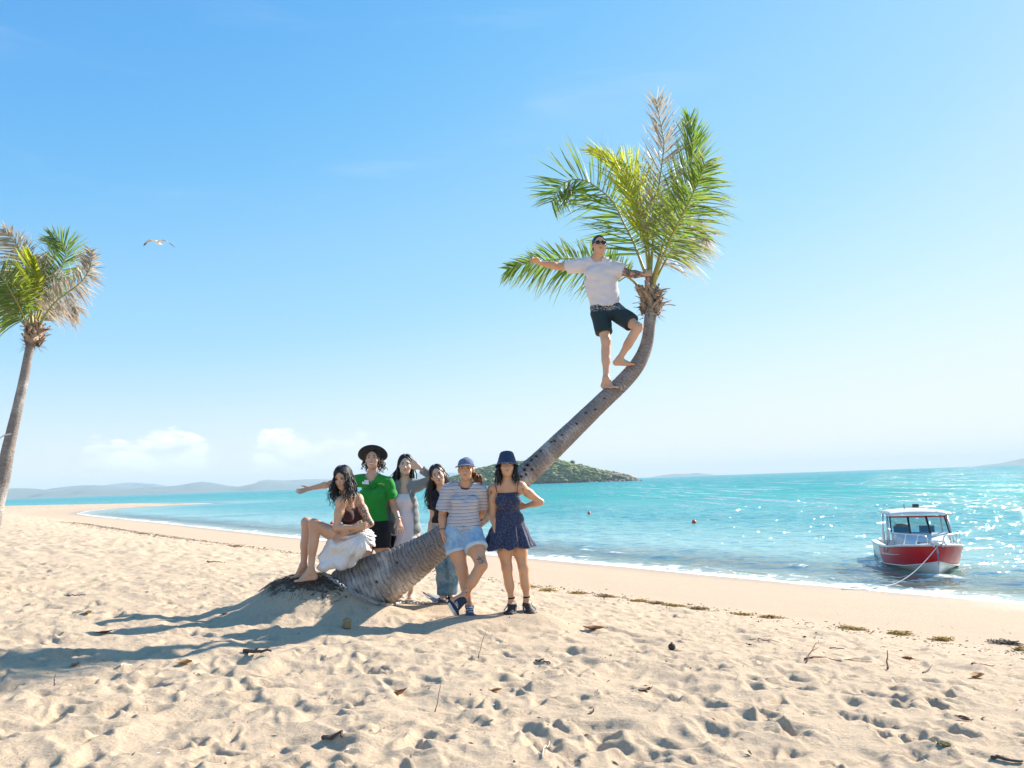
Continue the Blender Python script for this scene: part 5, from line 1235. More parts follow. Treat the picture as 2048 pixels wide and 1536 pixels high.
# ---- woman in the green polo
def person_green():
    Y = 9.0
    g = lambda x, y, d=0.0: at(x, y, Y + d)
    J = dict(head=g(745, 918, -.02), neck=g(744, 957), shl=g(714, 962), shr=g(775, 965), ell=g(664, 967, .03), elr=g(787, 1010, .03), wrl=g(620, 977, -.02), wrr=g(797, 1040, -.08),
             pel=g(748, 1050), hipl=g(734, 1058), hipr=g(763, 1058), knl=g(733, 1125), knr=g(764, 1125), anl=g(734, 1188, .02), anr=g(765, 1188, .02))
    p = Person(J, (0.02, -1, 0), 'smiling woman in a green polo shirt and wide black hat stretching out one arm', 'friends gathered at the leaning palm', build=1.05, head_fwd=(0.05, -1, 0.12), head_up=(0.0, 0.12, 1), chest=0.4)
    p.pr += hand(J['wrl'], (-1, -0.2, -0.30), (0.1, -0.6, 0.75), (0.0, -0.5, 0.9), 1.0, 0.14, spread=0.5) + hand(J['wrr'], (0.25, -0.25, -1), (-0.6, 0.7, 0), (0.6, -0.8, 0), 1.0, 0.22, spread=0.6)
    for k, tx in (('l', 732), ('r', 768)): p.pr += foot(J['an' + k], at(tx, 1200, Y - .17), 1.0)[0]
    p.body(skin('skin_polo_woman', (0.64, 0.42, 0.315))); p.face(smile=1.0, lip=(0.45, 0.15, 0.14), hair=(0.07, 0.04, 0.025))
    gm = cloth('green_polo', (0.018, 0.27, 0.035)); gmd = cloth('green_collar', (0.015, 0.22, 0.03))
    tee(p, gm, hem=0.08, sl=0.72, infl=0.014, ra=0.064, rb=0.080, name='polo_shirt', loose=0.008, neck=(0.066, -0.075), seed=12, fold=0.009)
    for sx in (-1, 1):
        a = J['neck'] + p.up * 0.035 - p.R[1] * 0.045 + p.R[0] * sx * 0.035; b = J['neck'] + p.R[0] * sx * 0.068 + p.R[1] * 0.02 + p.up * 0.018; c = J['neck'] + p.R[0] * sx * 0.040 + p.R[1] * 0.092 - p.up * 0.075; d = J['neck'] + p.R[0] * sx * 0.012 + p.R[1] * 0.105 - p.up * 0.115
        MB().tube(spline([a, b, c, d], 12), np.linspace(0.020, 0.012, 12), 6, flat=0.5).build('collar', gmd, p.root)
    MB().box(g(731, 966, -.125), (0.075, 0.012, 0.026), frame((0, -1, 0.3), (0.12, 0, 1))).build('name_tag', M_('tag_white', (0.78, 0.78, 0.80), 0.4), p.root, smooth=False)
    MB().box(g(733, 962, -.118), (0.045, 0.012, 0.022), frame((0, -1, 0.3), (0.1, 0, 1))).build('name_tag', M_('tag_white', (0.78, 0.78, 0.80)), p.root, smooth=False)
    m = MB()
    for i in range(7): m.box(g(757 + i * 1.9, 967 + (i % 2) * 1.2 + (1.5 if i > 4 else 0), -.132), (0.008, 0.008, 0.006 + .003 * (i % 3)))
    m.build('chest_logo', M_('logo_gold', (0.45, 0.48, 0.16), 0.7), p.root)
    bottoms(p, M_BLACKC, t=0.55, ra=0.100, rb=0.100, infl=0.012, waist=0.14, seed=4)
    cap = hair_cap(p, 0.008, face_u=0.05); m = MB(); hm = hair_mat('hair_dark_brown', (0.02, 0.012, 0.009), (0.055, 0.030, 0.02)); strands(m, p, 70, 0.13, (80, 180), 21, 0.014, 0.07, 0.007, front_off=0.03, spread=0.035)
    finish_hair(p, cap, m, hm)
    R = frame((0.05, -1, 0.55), (-0.05, 0.60, 1)); c = p.P(0, -0.030, 0.058)
    v, f = lathe([(0.001, 0.066), (0.02, 0.064), (0.045, 0.070), (0.062, 0.062), (0.074, 0.030), (0.082, 0.0), (0.11, -0.004), (0.148, 0.000), (0.166, 0.008), (0.167, 0.003), (0.148, -0.006), (0.11, -0.010), (0.078, -0.008)], c, R, 48, lambda a, x, y, z, i: (x, y * 1.1, z + (0.030 * (abs(math.sin(a)) ** 2) * ((math.hypot(x, y) - .08) / .1) * -0.6 if i > 5 else 0)))
    hat = MB().add(v, f).build('wide_brim_hat', cloth('black_hat', (0.016, 0.020, 0.030)), p.root)
    v, f = lathe([(0.0765, 0.026), (0.0835, 0.002), (0.085, 0.002), (0.078, 0.026)], c, R, 40, lambda a, x, y, z, i: (x, y * 1.1, z)); MB().add(v, f).build('hat_band', M_('hat_band', (0.05, 0.052, 0.06), 0.5), hat)
    bracelet(p, 'wrr', 'elr', 0.10, 0.033, M_METAL, 'watch')
    for sx in (-1, 1): MB().ell(p.P(0.076 * sx, 0.0, -0.045), (0.006, 0.006, 0.008)).build('earring', M_('pearl', (0.8, 0.78, 0.75), 0.2), p.root)

# ---- woman in the lilac dress and grey cardigan
def person_cardigan():
    Y = 9.2
    g = lambda x, y, d=0.0: at(x, y, Y + d)
    J = dict(head=g(811, 931, -.02), neck=g(809, 967), shl=g(785, 976), shr=g(834, 972), ell=g(775, 1022, .05), elr=g(869, 957, -.06), wrl=g(773, 1068, -.06), wrr=g(840, 936, -.16),
             pel=g(811, 1062), hipl=g(798, 1070), hipr=g(825, 1070), knl=g(800, 1130), knr=g(823, 1130), anl=g(800, 1188, .02), anr=g(822, 1190, .0))
    p = Person(J, (0.0, -1, 0), 'woman in a pale lilac dress and grey cardigan shading her brow, phone in hand', 'friends gathered at the leaning palm', build=0.98, head_fwd=(0.10, -1, 0.10), head_up=(0.05, 0.1, 1), chest=0.3)
    p.pr += hand(J['wrr'], (-0.9, -0.2, 0.75), (0.2, 0.9, -0.4), (-0.3, -0.6, -0.5), 0.94, 0.4) + hand(J['wrl'], (0.15, -0.25, -1), (1, 0.2, 0), (0.5, -1, 0), 0.94, 0.6)
    for k, tx in (('l', 799), ('r', 821)): p.pr += foot(J['an' + k], at(tx, 1203, Y - .17), 0.95, toes=False)[0]
    p.body(skin('skin_cardigan_woman', (0.72, 0.53, 0.43))); p.face(smile=0.25, lip=(0.50, 0.19, 0.18))
    dm = cloth('lilac_dress', (0.86, 0.82, 0.85)); ax_top = g(811, 1030); ax_bot = g(813, 1112)
    pr = p.tags('torso') + [econe(ax_top, ax_bot, (0.115, 0.09), (0.19, 0.15), (1, 0, 0), 0.05, 'skirt', endr=0.2)]
    topc = plane(p.spine(0.77) , p.up - p.R[1] * 0.1); hem = plane(ax_bot, (0, 0, -1)); fo = folds(0.006, [((1, 0, 0.1), 0.08), ((1, 0, .7), .12)], 6)
    sculpt('sundress', pr, dm, p.root, h=0.007, inflate={'torso': 0.012, '': 0}, post=lambda F, X, Y, Z: cut(F + fo(X, Y, Z), topc(X, Y, Z), hem(X, Y, Z)))
    for sx in (-1, 1): MB().tube([p.spine(0.76) + p.R[0] * sx * 0.07 + p.R[1] * 0.085, p.spine(0.9) + p.R[0] * sx * 0.085 + p.R[1] * 0.065, J['neck'] + p.R[0] * sx * 0.095 + p.up * 0.03], 0.005, 6).build('shoulder_strap', dm, p.root)
    km = cloth('grey_cardigan', (0.26, 0.285, 0.285), weave=160, bump=0.5)
    pr = p.tags('torso') + p.sleeve('l', 1.86, 0.066, 0.042) + p.sleeve('r', 1.85, 0.066, 0.042) + [econe(p.spine(-0.02), p.spine(0.6), (0.165, 0.12), (0.15, 0.11), p.R[0], 0.03, 'loose')]
    c1 = plane(p.spine(-0.08), -p.up); nk = J['neck']; ctr = p.spine(0.5); fo2 = folds(0.005, [((0.5, 0, 1), 0.10)], 8)
    def post(F, X, Y, Z):
        lat = np.abs((X - ctr[0]) * p.R[0][0] + (Y - ctr[1]) * p.R[0][1] + (Z - ctr[2]) * p.R[0][2]); fr = (X - ctr[0]) * p.R[1][0] + (Y - ctr[1]) * p.R[1][1] + (Z - ctr[2]) * p.R[1][2]
        up_ = (X - ctr[0]) * p.up[0] + (Y - ctr[1]) * p.up[1] + (Z - ctr[2]) * p.up[2]
        openf = np.minimum(fr - 0.015, (0.105 - 0.10 * np.clip(up_ - 0.02, 0, 0.3) / 0.3) - lat)
        hU = (X - nk[0]) * p.up[0] + (Y - nk[1]) * p.up[1] + (Z - nk[2]) * p.up[2]; rad = np.sqrt((X - nk[0]) ** 2 + (Y - nk[1]) ** 2)
        return cut(F + fo2(X, Y, Z), c1(X, Y, Z), np.minimum(0.085 - rad, hU + 0.02), openf)
    sculpt('cardigan', pr, km, p.root, h=0.007, inflate={'torso': 0.022, '': 0}, post=post)
    cap = hair_cap(p, 0.009, face_u=0.058, side=0.062); m = MB(); strands(m, p, 120, 0.30, (80, 180), 31, 0.006, 0.2, 0.0065, front_off=0.02, spread=0.03, push=(-0.06, 0.02, 0), thick=0.011); strands(m, p, 60, 0.24, (75, 120), 32, 0.006, 0.2, 0.006, front_off=0.0, spread=0.02, push=(-0.09, 0.03, 0), sides=(1,))
    finish_hair(p, cap, m, M_HAIR_BLACK)
    MB().box(g(783, 1084, -.12), (0.075, 0.012, 0.145), frame((-0.2, -1, 0.1), (0.25, 0, 1))).build('phone', M_('phone_black', (0.012, 0.013, 0.015), 0.25), p.root, smooth=False)
    bm = M_('beige_shoe', (0.50, 0.42, 0.33), 0.8)
    for k, tx in (('l', 799), ('r', 821)): shoe(p, J['an' + k] - V(0, 0, .035), at(tx, 1203, Y - .18), bm, M_SOLE_W, 0.95)

# ---- woman in the black top, head tilted
def person_black():
    Y = 8.95
    g = lambda x, y, d=0.0: at(x, y, Y + d)
    J = dict(head=g(876, 951, -.03), neck=g(885, 983), shl=g(867, 995), shr=g(911, 990), ell=g(866, 1037, .03), elr=g(918, 1036, .05), wrl=g(857, 1071, -.04), wrr=g(914, 1068, -.02),
             pel=g(888, 1064, .02), hipl=g(877, 1070, .02), hipr=g(902, 1070, .02), knl=g(883, 1136, -.02), knr=g(908, 1138, -.06), anl=g(886, 1190, .04), anr=g(903, 1188, .06))
    p = Person(J, (0.0, -1, 0), 'woman in a black tee and blue jeans tilting her head, behind the trunk', 'friends gathered at the leaning palm', build=0.93, head_fwd=(0.03, -1, 0.02), head_up=(-0.32, 0.05, 1), chest=0.3, hs=0.98)
    p.pr += hand(J['wrl'], (-0.1, -0.2, -1), (1, 0.2, 0), (0.3, -1, 0), 0.93, 0.3) + hand(J['wrr'], (0, -0.2, -1), (-1, 0.2, 0), (-0.3, -1, 0), 0.93, 0.3)
    for k, tx in (('l', 887), ('r', 908)): p.pr += foot(J['an' + k], at(tx, 1205, Y - .16), 0.93, toes=False)[0]
    p.body(skin('skin_black_top_woman', (0.67, 0.455, 0.345))); p.face(smile=0.5, lip=(0.48, 0.17, 0.15))
    tee(p, M_BLACKC, hem=0.24, sl=0.55, infl=0.011, ra=0.060, rb=0.066, seed=22, neck=(0.058, -0.01))
    bottoms(p, denim('blue_jeans', (0.06, 0.16, 0.28), (0.24, 0.37, 0.48)), t=0.95, ra=0.094, rb=0.070, infl=0.012, waist=0.18, name='jeans', seed=7, full=True, fold=0.006)
    hm = hair_mat('hair_black_brown', (0.010, 0.008, 0.008), (0.06, 0.035, 0.026)); cap = hair_cap(p, 0.009, face_u=0.060, side=0.060); m = MB()
    strands(m, p, 110, 0.30, (78, 180), 41, 0.007, 0.2, 0.0065, front_off=0.015, spread=0.025, push=(-0.03, 0.0, 0), sides=(1,), thick=0.011); strands(m, p, 80, 0.13, (85, 170), 42, 0.005, 0.2, 0.006, front_off=0.0, spread=0.02, sides=(-1,), thick=0.011)
    finish_hair(p, cap, m, hm)
    for k, tx in (('l', 887), ('r', 908)): shoe(p, J['an' + k] - V(0, 0, .03), at(tx, 1206, Y - .17), M_('black_shoe', (0.02, 0.02, 0.022), 0.6), M_SOLE_W, 0.95)

# ---- the man up on the trunk
def person_man():
    Y = 8.85
    g = lambda x, y, d=0.0: at(x, y, Y + d)
    J = dict(head=g(1198, 491, -.0), neck=g(1194, 521, .03), shl=g(1158, 531, .03), shr=g(1229, 537, .06), ell=g(1118, 533, .15), elr=g(1262, 548, .0), wrl=g(1080, 526, .05), wrr=g(1288, 549, -.02),
             pel=g(1211, 612, .08), hipl=g(1199, 622, .08), hipr=g(1228, 622, .08), knl=g(1212, 682, -.02), knr=g(1276, 655, -.14), anl=g(1212, 757, -.08), anr=g(1238, 719, -.08))
    p = Person(J, (0.05, -1, 0), 'barefoot man in sunglasses, pale tee and dark shorts balancing up on the trunk', 'friends gathered at the leaning palm', build=1.02, female=False, head_fwd=(0.10, -1, 0.0), head_up=(0.03, 0.05, 1), hs=1.03)
    p.pr += hand(J['wrl'], (-0.8, -0.3, 0.35), (0.1, -0.5, -0.9), (0, -0.8, 0.5), 1.05, 0.75, spread=0.4) + hand(J['wrr'], (0.8, 0.35, 0.25), (0.2, 1, 0), (0, 0, 1), 1.05, 0.6)
    p.pr += foot(J['anl'], g(1233, 774, -.17), 1.02)[0] + foot(J['anr'], g(1269, 729, -.09), 1.02)[0]
    o = np.array(p.root.location)
    p.body(skin('skin_man', (0.62, 0.39, 0.275), [(p.along('shr', 'elr', 0.7) - o, None, 0.08, 30, 0.44), (p.along('elr', 'wrr', 0.15) - o, None, 0.09, 32, 0.43), (p.along('elr', 'wrr', 0.6) - o, None, 0.08, 34, 0.45)]))
    p.face(lip=(0.42, 0.19, 0.15), male=True)
    tee(p, cloth('pale_tee', (0.64, 0.605, 0.63)), hem=-0.02, sl=0.56, infl=0.016, ra=0.082, rb=0.094, seed=33, loose=0.022, fold=0.007, neck=(0.068, -0.005), hem_n=-p.up + p.R[0] * 0.12)
    t = NT('dark_shorts'); o2 = (p.spine(0.0) - o)
    z = t.sep()[2]; zz = t.math('SUBTRACT', z, float(o2[2])); band = t.math('MULTIPLY', t.smooth(zz, -0.085, -0.06), t.smooth(zz, 0.012, -0.008)); pat = t.math('MULTIPLY', band, t.smooth(t.noise(70, 4, 0.7, vec=t.mapping((0.6, 1, 1.3))), 0.50, 0.58))
    c = t.mix(t.noise(10, 3), (0.008, 0.022, 0.028), (0.012, 0.032, 0.040)); c = t.mix(pat, c, (0.42, 0.42, 0.42))
    bottoms(p, t.done(t.bsdf(c, 0.8, t.bump(t.noise(300, 2), 0.2, 0.003))), t=0.74, ra=0.104, rb=0.098, infl=0.013, waist=0.06, name='board_shorts', seed=11, fold=0.005)
    MB().tube([g(1214, 604, -.06), g(1216, 609, -.075), g(1218, 613, -.08)], 0.004, 5).build('drawstring', M_SOLE_W, p.root)
    cap = hair_cap(p, 0.004, face_u=0.052, face_f=0.03, side=0.066); finish_hair(p, cap, None, hair_mat('hair_short_dark', (0.012, 0.010, 0.010), (0.035, 0.026, 0.022)))
    gm = M_('sunglasses_black', (0.010, 0.010, 0.012), 0.12); m = MB()
    for sx in (-1, 1): m.ell(p.P(0.033 * sx, 0.096, 0.002), np.array((0.029, 0.008, 0.021)), p.HR, 16, 8); m.tube([p.P(0.058 * sx, 0.092, 0.008), p.P(0.079 * sx, 0.04, 0.008), p.P(0.080 * sx, -0.01, 0.0)], 0.0035, 5)
    m.tube([p.P(-0.014, 0.106, 0.008), p.P(0.014, 0.106, 0.008)], 0.004, 5); m.build('sunglasses', gm, p.root)
for fn in (person_dress, person_striped, person_seated, person_green, person_cardigan, person_black, person_man): fn()
# ---------------------------------------------------------------- island with scrub, rocks and wind-blown trees
def build_island():
    D = 720; k = D / FPX
    prof = [(860, -3), (890, 6), (925, 17), (960, 27), (1000, 33), (1050, 38), (1090, 41), (1112, 40), (1135, 33), (1160, 26), (1190, 19), (1215, 14), (1236, 9), (1252, 5), (1264, 0), (1274, -4)]
    t = NT('island_ground'); n = t.noise(0.06, 4); c = t.mix(n, (0.10, 0.115, 0.035), (0.22, 0.18, 0.10)); c = t.mix(t.smooth(t.noise(0.15, 4), 0.55, 0.7), c, (0.33, 0.235, 0.175))
    z = t.sep()[2]; c = t.mix(t.smooth(z, SEA_Z + 2.4, SEA_Z + 0.8), c, (0.09, 0.065, 0.05))
    isl = ridge('island', prof, D, 42, t.done(t.bsdf(c, 0.95, t.bump(t.noise(0.4, 4), 0.8, 0.6))), 'scrubby green island with rocky point, behind the leaning trunk', 3, 0.04, 220, 34)
    me = isl.data; co = np.empty(len(me.vertices) * 3, np.float32); me.vertices.foreach_get('co', co); G = co.reshape(34, 220, 3)
    rs = np.random.default_rng(8); ico = bmesh.new(); bmesh.ops.create_icosphere(ico, subdivisions=1, radius=1.0); iv = np.array([v.co[:] for v in ico.verts]); if_ = np.array([[v.index for v in f.verts] for f in ico.faces]); ico.free()
    vs = []; fs = []; nn = 0; cols = []
    for q in range(4200):
        i = rs.integers(0, 22); j = rs.integers(2, 217); p = G[i, j] * (1 - (f := rs.random())) + G[i, j + 1] * f
        if p[2] < SEA_Z + 1.3: continue
        xr = j / 220
        if xr > 0.80 and rs.random() < (xr - 0.78) * 4.5: continue
        s = rs.uniform(0.5, 1.9) * (1.0 if xr < 0.8 else 0.7); v = iv * (1 + rs.normal(0, 0.28, (len(iv), 1))) * np.array((1.25, 1.25, 0.6)) * s
        vs.append(v + p + np.array((0, 0, s * 0.2))); fs.append(if_ + nn); nn += len(iv); cols += [rs.random()] * len(iv)
    t = NT('scrub'); a = t.attr('tone'); c = t.mix(a, (0.10, 0.14, 0.035), (0.27, 0.30, 0.07)); c = t.mix(t.smooth(a, 0.86, 0.95), c, (0.36, 0.29, 0.14))
    me2 = mesh_data('scrub', np.concatenate(vs), np.concatenate(fs), t.done(t.bsdf(c, 0.9)), smooth=False); set_attr(me2, 'tone', cols)
    o = link('scrub', me2, isl); o['kind'] = 'stuff'
    mr = simple('granite', (0.36, 0.255, 0.20), 0.9, 0.35, 0.8, bump=0.6, bscale=3); md = simple('wet_rock', (0.11, 0.085, 0.07), 0.8, 0.4, 0.8)
    for q in range(85):
        j = int(220 * (0.70 + 0.285 * rs.random() ** 0.8)); i = rs.integers(2, 17); p = G[i, min(j, 218)].copy(); low = p[2] < SEA_Z + 1.2
        if p[2] < SEA_Z - 0.3: p[2] = SEA_Z + 0.1
        s = rs.uniform(0.6, 2.0); v = iv * (1 + rs.normal(0, 0.2, (len(iv), 1))) * np.array((1.4, 1.2, 0.85)) * s
        link('rock', mesh_data('rock', v + p, if_, md if low else mr, smooth=False), isl)
    for q in range(60):
        px = rs.uniform(930, 1262); p = at(px, 963, D - 40 + 6 * rs.random()); p[2] = SEA_Z + 0.15; s = rs.uniform(0.6, 1.5); v = iv * (1 + rs.normal(0, 0.22, (len(iv), 1))) * np.array((2.0, 1.3, 0.6)) * s
        link('rock', mesh_data('rock', v + p, if_, md, smooth=False), isl)
    # trees on the ridge
    mt = simple('tree_bark', (0.10, 0.08, 0.06), 0.9); ml = simple('tree_leaf', (0.035, 0.075, 0.025), 0.9, 0.5, 1.0)
    lab = ['tallest small tree standing on the island ridge against the sky', 'low spreading tree just right of the tallest on the island ridge', 'small tree nearest the trunk on the island ridge']
    for (px, py, w, hh), lb in zip(((1145, 921, 9, 15), (1158, 928, 15, 9), (1123, 921, 7, 7)), lab):
        b = at(px, py + hh, D); top = at(px, py, D); root = empty('tree', b - V(0, 0, 2)); tag(root, lb, 'tree', 'trees on the island ridge'); H = top[2] - b[2]
        m = MB(); m.tube([b - V(0, 0, 2), b + V(.2, 0, H * .4), b + V(0, 0, H * .7)], [0.28, 0.2, 0.12], 6)
        for q in range(5): an = rs.uniform(0, 6.28); m.tube([b + V(.2, 0, H * .35), b + V(math.cos(an) * w * k * .3, math.sin(an) * w * k * .3, H * .8)], [0.12, 0.05], 5)
        m.build('trunk', mt, root); m = MB()
        for q in range(150):
            u = nrm(rs.normal(0, 1, 3)) * rs.random() ** 0.4; m.ell(top + V(u[0] * w * k * .55, u[1] * w * k * .5, -H * .22 + u[2] * H * .28), rs.uniform(0.12, 0.42, 3), None, 5, 4)
        m.build('crown', ml, root, smooth=False)
build_island()

# ---------------------------------------------------------------- the boat
def build_boat():
    bow = at(1876, 1149, 21.4); bow[2] = SEA_Z
    view = nrm(V(bow[0], bow[1], 0)); a = math.radians(10.5)
    hd = -view; hd = V(hd[0] * math.cos(a) - hd[1] * math.sin(a), hd[0] * math.sin(a) + hd[1] * math.cos(a), 0)   # bow direction, swung to image right
    if (hd @ V(view[1], -view[0], 0)) < 0:
        hd = -view; hd = V(hd[0] * math.cos(-a) - hd[1] * math.sin(-a), hd[0] * math.sin(-a) + hd[1] * math.cos(-a), 0)
    org = bow - hd * 2.32; org[2] = SEA_Z - 0.02
    rt = np.cross(hd, (0, 0, 1)); B = np.array([rt, hd, (0, 0, 1)])
    root = empty('motor_boat', org); tag(root, 'white and red aluminium motor boat with hard top moored at the water edge', 'boat')
    W = lambda x, y, z: org + B[0] * x + B[1] * y + B[2] * z
    red = simple('boat_red', (0.52, 0.004, 0.008), 0.3, 0.08, 3, Specular_IOR_Level=0.3); wht = simple('boat_white', (0.72, 0.72, 0.71), 0.35, 0.05, 4); alu = simple('boat_alloy', (0.62, 0.63, 0.64), 0.35, 0.1, 20, Metallic=0.7)
    trim = simple('boat_trim_red', (0.50, 0.015, 0.03), 0.4); dark = simple('boat_dark', (0.02, 0.024, 0.03), 0.5); deckm = simple('boat_deck', (0.66, 0.66, 0.67), 0.6, 0.06, 8); grey = simple('boat_grey', (0.26, 0.30, 0.36), 0.6)
    st = np.array([(-2.4, .95, .56, .86, .04, -.25), (-1.2, 1.0, .58, .90, .05, -.27), (-.2, 1.02, .61, .92, .07, -.28), (.8, .96, .65, .82, .13, -.27), (1.5, .80, .72, .62, .18, -.22), (2.0, .56, .77, .38, .26, -.14), (2.35, .27, .80, .17, .33, -.04), (2.52, .07, .82, .05, .37, .12), (2.56, .012, .825, .01, .39, .22)])
    S = spline(st, 70)
    def strip(fn0, fn1, name, mat, parent, rows=6, bulge=0.0, sel=None):
        for sx in (-1, 1):
            v = []; f = []
            SS = S if sel is None else S[sel]; n = len(SS)
            for i, r in enumerate(SS):
                p0, p1 = fn0(r), fn1(r)
                for j in range(rows):
                    t = j / (rows - 1); b = bulge * math.sin(math.pi * t); v.append(W(sx * (p0[0] + (p1[0] - p0[0]) * t + b), r[0], p0[1] + (p1[1] - p0[1]) * t))
            for i in range(n - 1):
                for j in range(rows - 1):
                    q = (i * rows + j, (i + 1) * rows + j, (i + 1) * rows + j + 1, i * rows + j + 1); f.append(q if sx > 0 else q[::-1])
            yield MB().add(v, f).build(name, mat, parent)
    hull = list(strip(lambda r: (0, r[5]), lambda r: (r[3], r[4]), 'hull_bottom', wht, root))[0]
    n = len(S); fwd_i = slice(int(n * 0.22), n); aft_i = slice(0, int(n * 0.22) + 1)
    list(strip(lambda r: (r[3], r[4]), lambda r: (r[1], r[2] - .02), 'topside', red, root, bulge=0.015, sel=fwd_i)); list(strip(lambda r: (r[3], r[4]), lambda r: (r[1], r[2] - .02), 'topside', wht, root, bulge=0.015, sel=aft_i))
    for sx in (-1, 1):
        MB().tube([W(sx * (r[1] + .012), r[0], r[2] - .012) for r in S], 0.030, 8).build('gunwale', wht, root)
        MB().tube([W(sx * (r[3] + .012), r[0], r[4]) for r in S], 0.014, 6).build('chine', wht, root)
        m = MB()      # faded white stripe and the hull lettering, too far off to read
        sel = [r for r in S if -.1 < r[0] < 1.5]; m.tube([W(sx * (r[3] + (r[1] - r[3]) * .55 + .022), r[0], r[4] + (r[2] - r[4]) * .55) for r in sel], np.linspace(0.018, 0.004, len(sel)), 5); m.build('side_stripe', wht, root)
        m = MB()
        for q in range(4):
            y = 0.25 + q * 0.16; r = S[np.argmin(abs(S[:, 0] - y))]; x = lambda f: sx * (r[3] + (r[1] - r[3]) * f + .02); z = lambda f: r[4] + (r[2] - r[4]) * f
            m.tube([W(x(.66), y - .03, z(.66)), W(x(.92), y + .05, z(.92))], 0.010, 5)
            if q in (0, 2): m.tube([W(x(.92), y + .05, z(.92)), W(x(.66), y + .09, z(.66))], 0.010, 5)
        m.build('hull_lettering', wht, root)
    # foredeck, side decks, cockpit floor, transom
    v = []; f = []; fs = [r for r in S if r[0] > 0.55]
    for r in fs:
        for j in range(7): t = -1 + 2 * j / 6; v.append(W(t * r[1] * .97, r[0], r[2] - .03 + .07 * (1 - t * t)))
    for i in range(len(fs) - 1):
        for j in range(6): f.append((i * 7 + j, i * 7 + j + 1, i * 7 + 8 + j, i * 7 + 7 + j))
    MB().add(v, f).build('foredeck', deckm, root)
    MB().box(W(0, -1.0, .12), (1.75, 2.8, .03), B).build('cockpit_floor', grey, root, smooth=False)
    MB().box(W(0, -2.38, .30), (1.86, .05, .52), B).build('transom', wht, root, smooth=False)
    for sx in (-1, 1): MB().box(W(sx * .90, -1.0, .56), (.16, 2.9, .03), B).build('side_deck', deckm, root, smooth=False)
    MB().box(W(0, 1.45, .765), (.46, .46, .03), B).build('hatch', dark, root, smooth=False)
    # cabin trunk in front of the screen
    v = [W(x * s_, y, z) for (x, y, z, s_) in ((-.74, .30, .60, 1), (.74, .30, .60, 1), (.74, .30, .98, 1), (-.74, .30, .98, 1), (-.50, 1.35, .64, 1), (.50, 1.35, .64, 1), (.46, 1.15, .80, 1), (-.46, 1.15, .80, 1))]
    MB().add(v, [(0, 1, 5, 4), (4, 5, 6, 7), (7, 6, 2, 3), (0, 4, 7, 3), (1, 2, 6, 5), (0, 3, 2, 1)]).build('cabin', deckm, root, smooth=False)
    # windscreen and hard top
    t = NT('boat_glass'); g = t.node('ShaderNodeBsdfTransparent'); t.set(g.inputs[0], (0.78, 0.86, 0.88)); gl = t.node('ShaderNodeBsdfGlossy'); gl.inputs['Roughness'].default_value = 0.03
    glass = t.done(t.mixsh(0.14, g.outputs[0], gl.outputs[0]))
    scr = MB()
    for z, y, w in ((.98, .46, .76), (1.38, .10, .72), (1.50, .02, .72)): pass
    posts = [(-.76, .72), (-.27, -.25), (.27, .25), (.76, .72)]
    frm = MB()
    for i, (xb, xt) in enumerate(((-.76, -.72), (-.26, -.24), (.26, .24), (.76, .72))): MB().tube([W(xb, .42, .96), W(xt, .08, 1.42)], 0.022 if i in (0, 3) else 0.030, 6).build('window_post', dark, root)
    for i in range(3):
        xs = [-.76, -.26, .26, .76]; xt = [-.72, -.24, .24, .72]
        MB().add([W(xs[i] + .02, .42, .97), W(xs[i + 1] - .02, .42, .97), W(xt[i + 1] - .02, .09, 1.40), W(xt[i] + .02, .09, 1.40)] + [W(xs[i] + .02, .412, .965), W(xs[i + 1] - .02, .412, .965), W(xt[i + 1] - .02, .082, 1.395), W(xt[i] + .02, .082, 1.395)], [(0, 1, 2, 3), (7, 6, 5, 4), (0, 4, 5, 1), (1, 5, 6, 2), (2, 6, 7, 3), (3, 7, 4, 0)]).build('windscreen_pane', glass, root, smooth=False)
    MB().box(W(0, .08, 1.42), (1.50, .04, .045), B).build('screen_trim', trim, root, smooth=False); MB().box(W(0, .02, 1.50), (1.52, .04, .03), B).build('screen_trim', trim, root, smooth=False)
    for sx in (-1, 1):
        for (y0, z0, y1, z1) in ((.42, .70, .05, 1.53), (-.85, .60, -.75, 1.53), (.05, .62, .0, 1.53)): MB().tube([W(sx * .84, y0, z0), W(sx * .78, y1, z1)], 0.024, 8).build('roof_strut', alu, root)
    v = []; f = []; rows = []
    for i, y in enumerate(np.linspace(-1.15, .42, 9)):
        for j in range(9):
            t_ = -1 + 2 * j / 8; v.append(W(t_ * .88, y, 1.61 - .07 * t_ * t_ - .05 * (max(0, y + .1) / .5) ** 2))
    for i, y in enumerate(np.linspace(-1.15, .42, 9)):
        for j in range(9):
            t_ = -1 + 2 * j / 8; v.append(W(t_ * .86, y * .98, 1.57 - .06 * t_ * t_ - .05 * (max(0, y + .1) / .5) ** 2))
    for i in range(8):
        for j in range(8):
            q = i * 9 + j; f.append((q, q + 1, q + 10, q + 9)); q += 81; f.append((q, q + 9, q + 10, q + 1))
    for j in range(8): f.append((j, 81 + j, 82 + j, j + 1)); f.append((72 + j, 73 + j, 154 + j, 153 + j))
    for i in range(8): f.append((i * 9, i * 9 + 9, 90 + i * 9, 81 + i * 9)); f.append((i * 9 + 8, 89 + i * 9, 98 + i * 9, i * 9 + 17))
    roof = MB().add(v, f).build('hard_top', wht, root)
    for sx in (-1, 1): MB().tube([W(sx * .62, -1.0, 1.67), W(sx * .62, .2, 1.67)], 0.014, 6).build('roof_rail', alu, roof); MB().tube([W(sx * .62, -.9, 1.59), W(sx * .62, -.9, 1.73), W(sx * .7, -1.15, 1.75)], 0.014, 6).build('rod_holder', alu, roof)
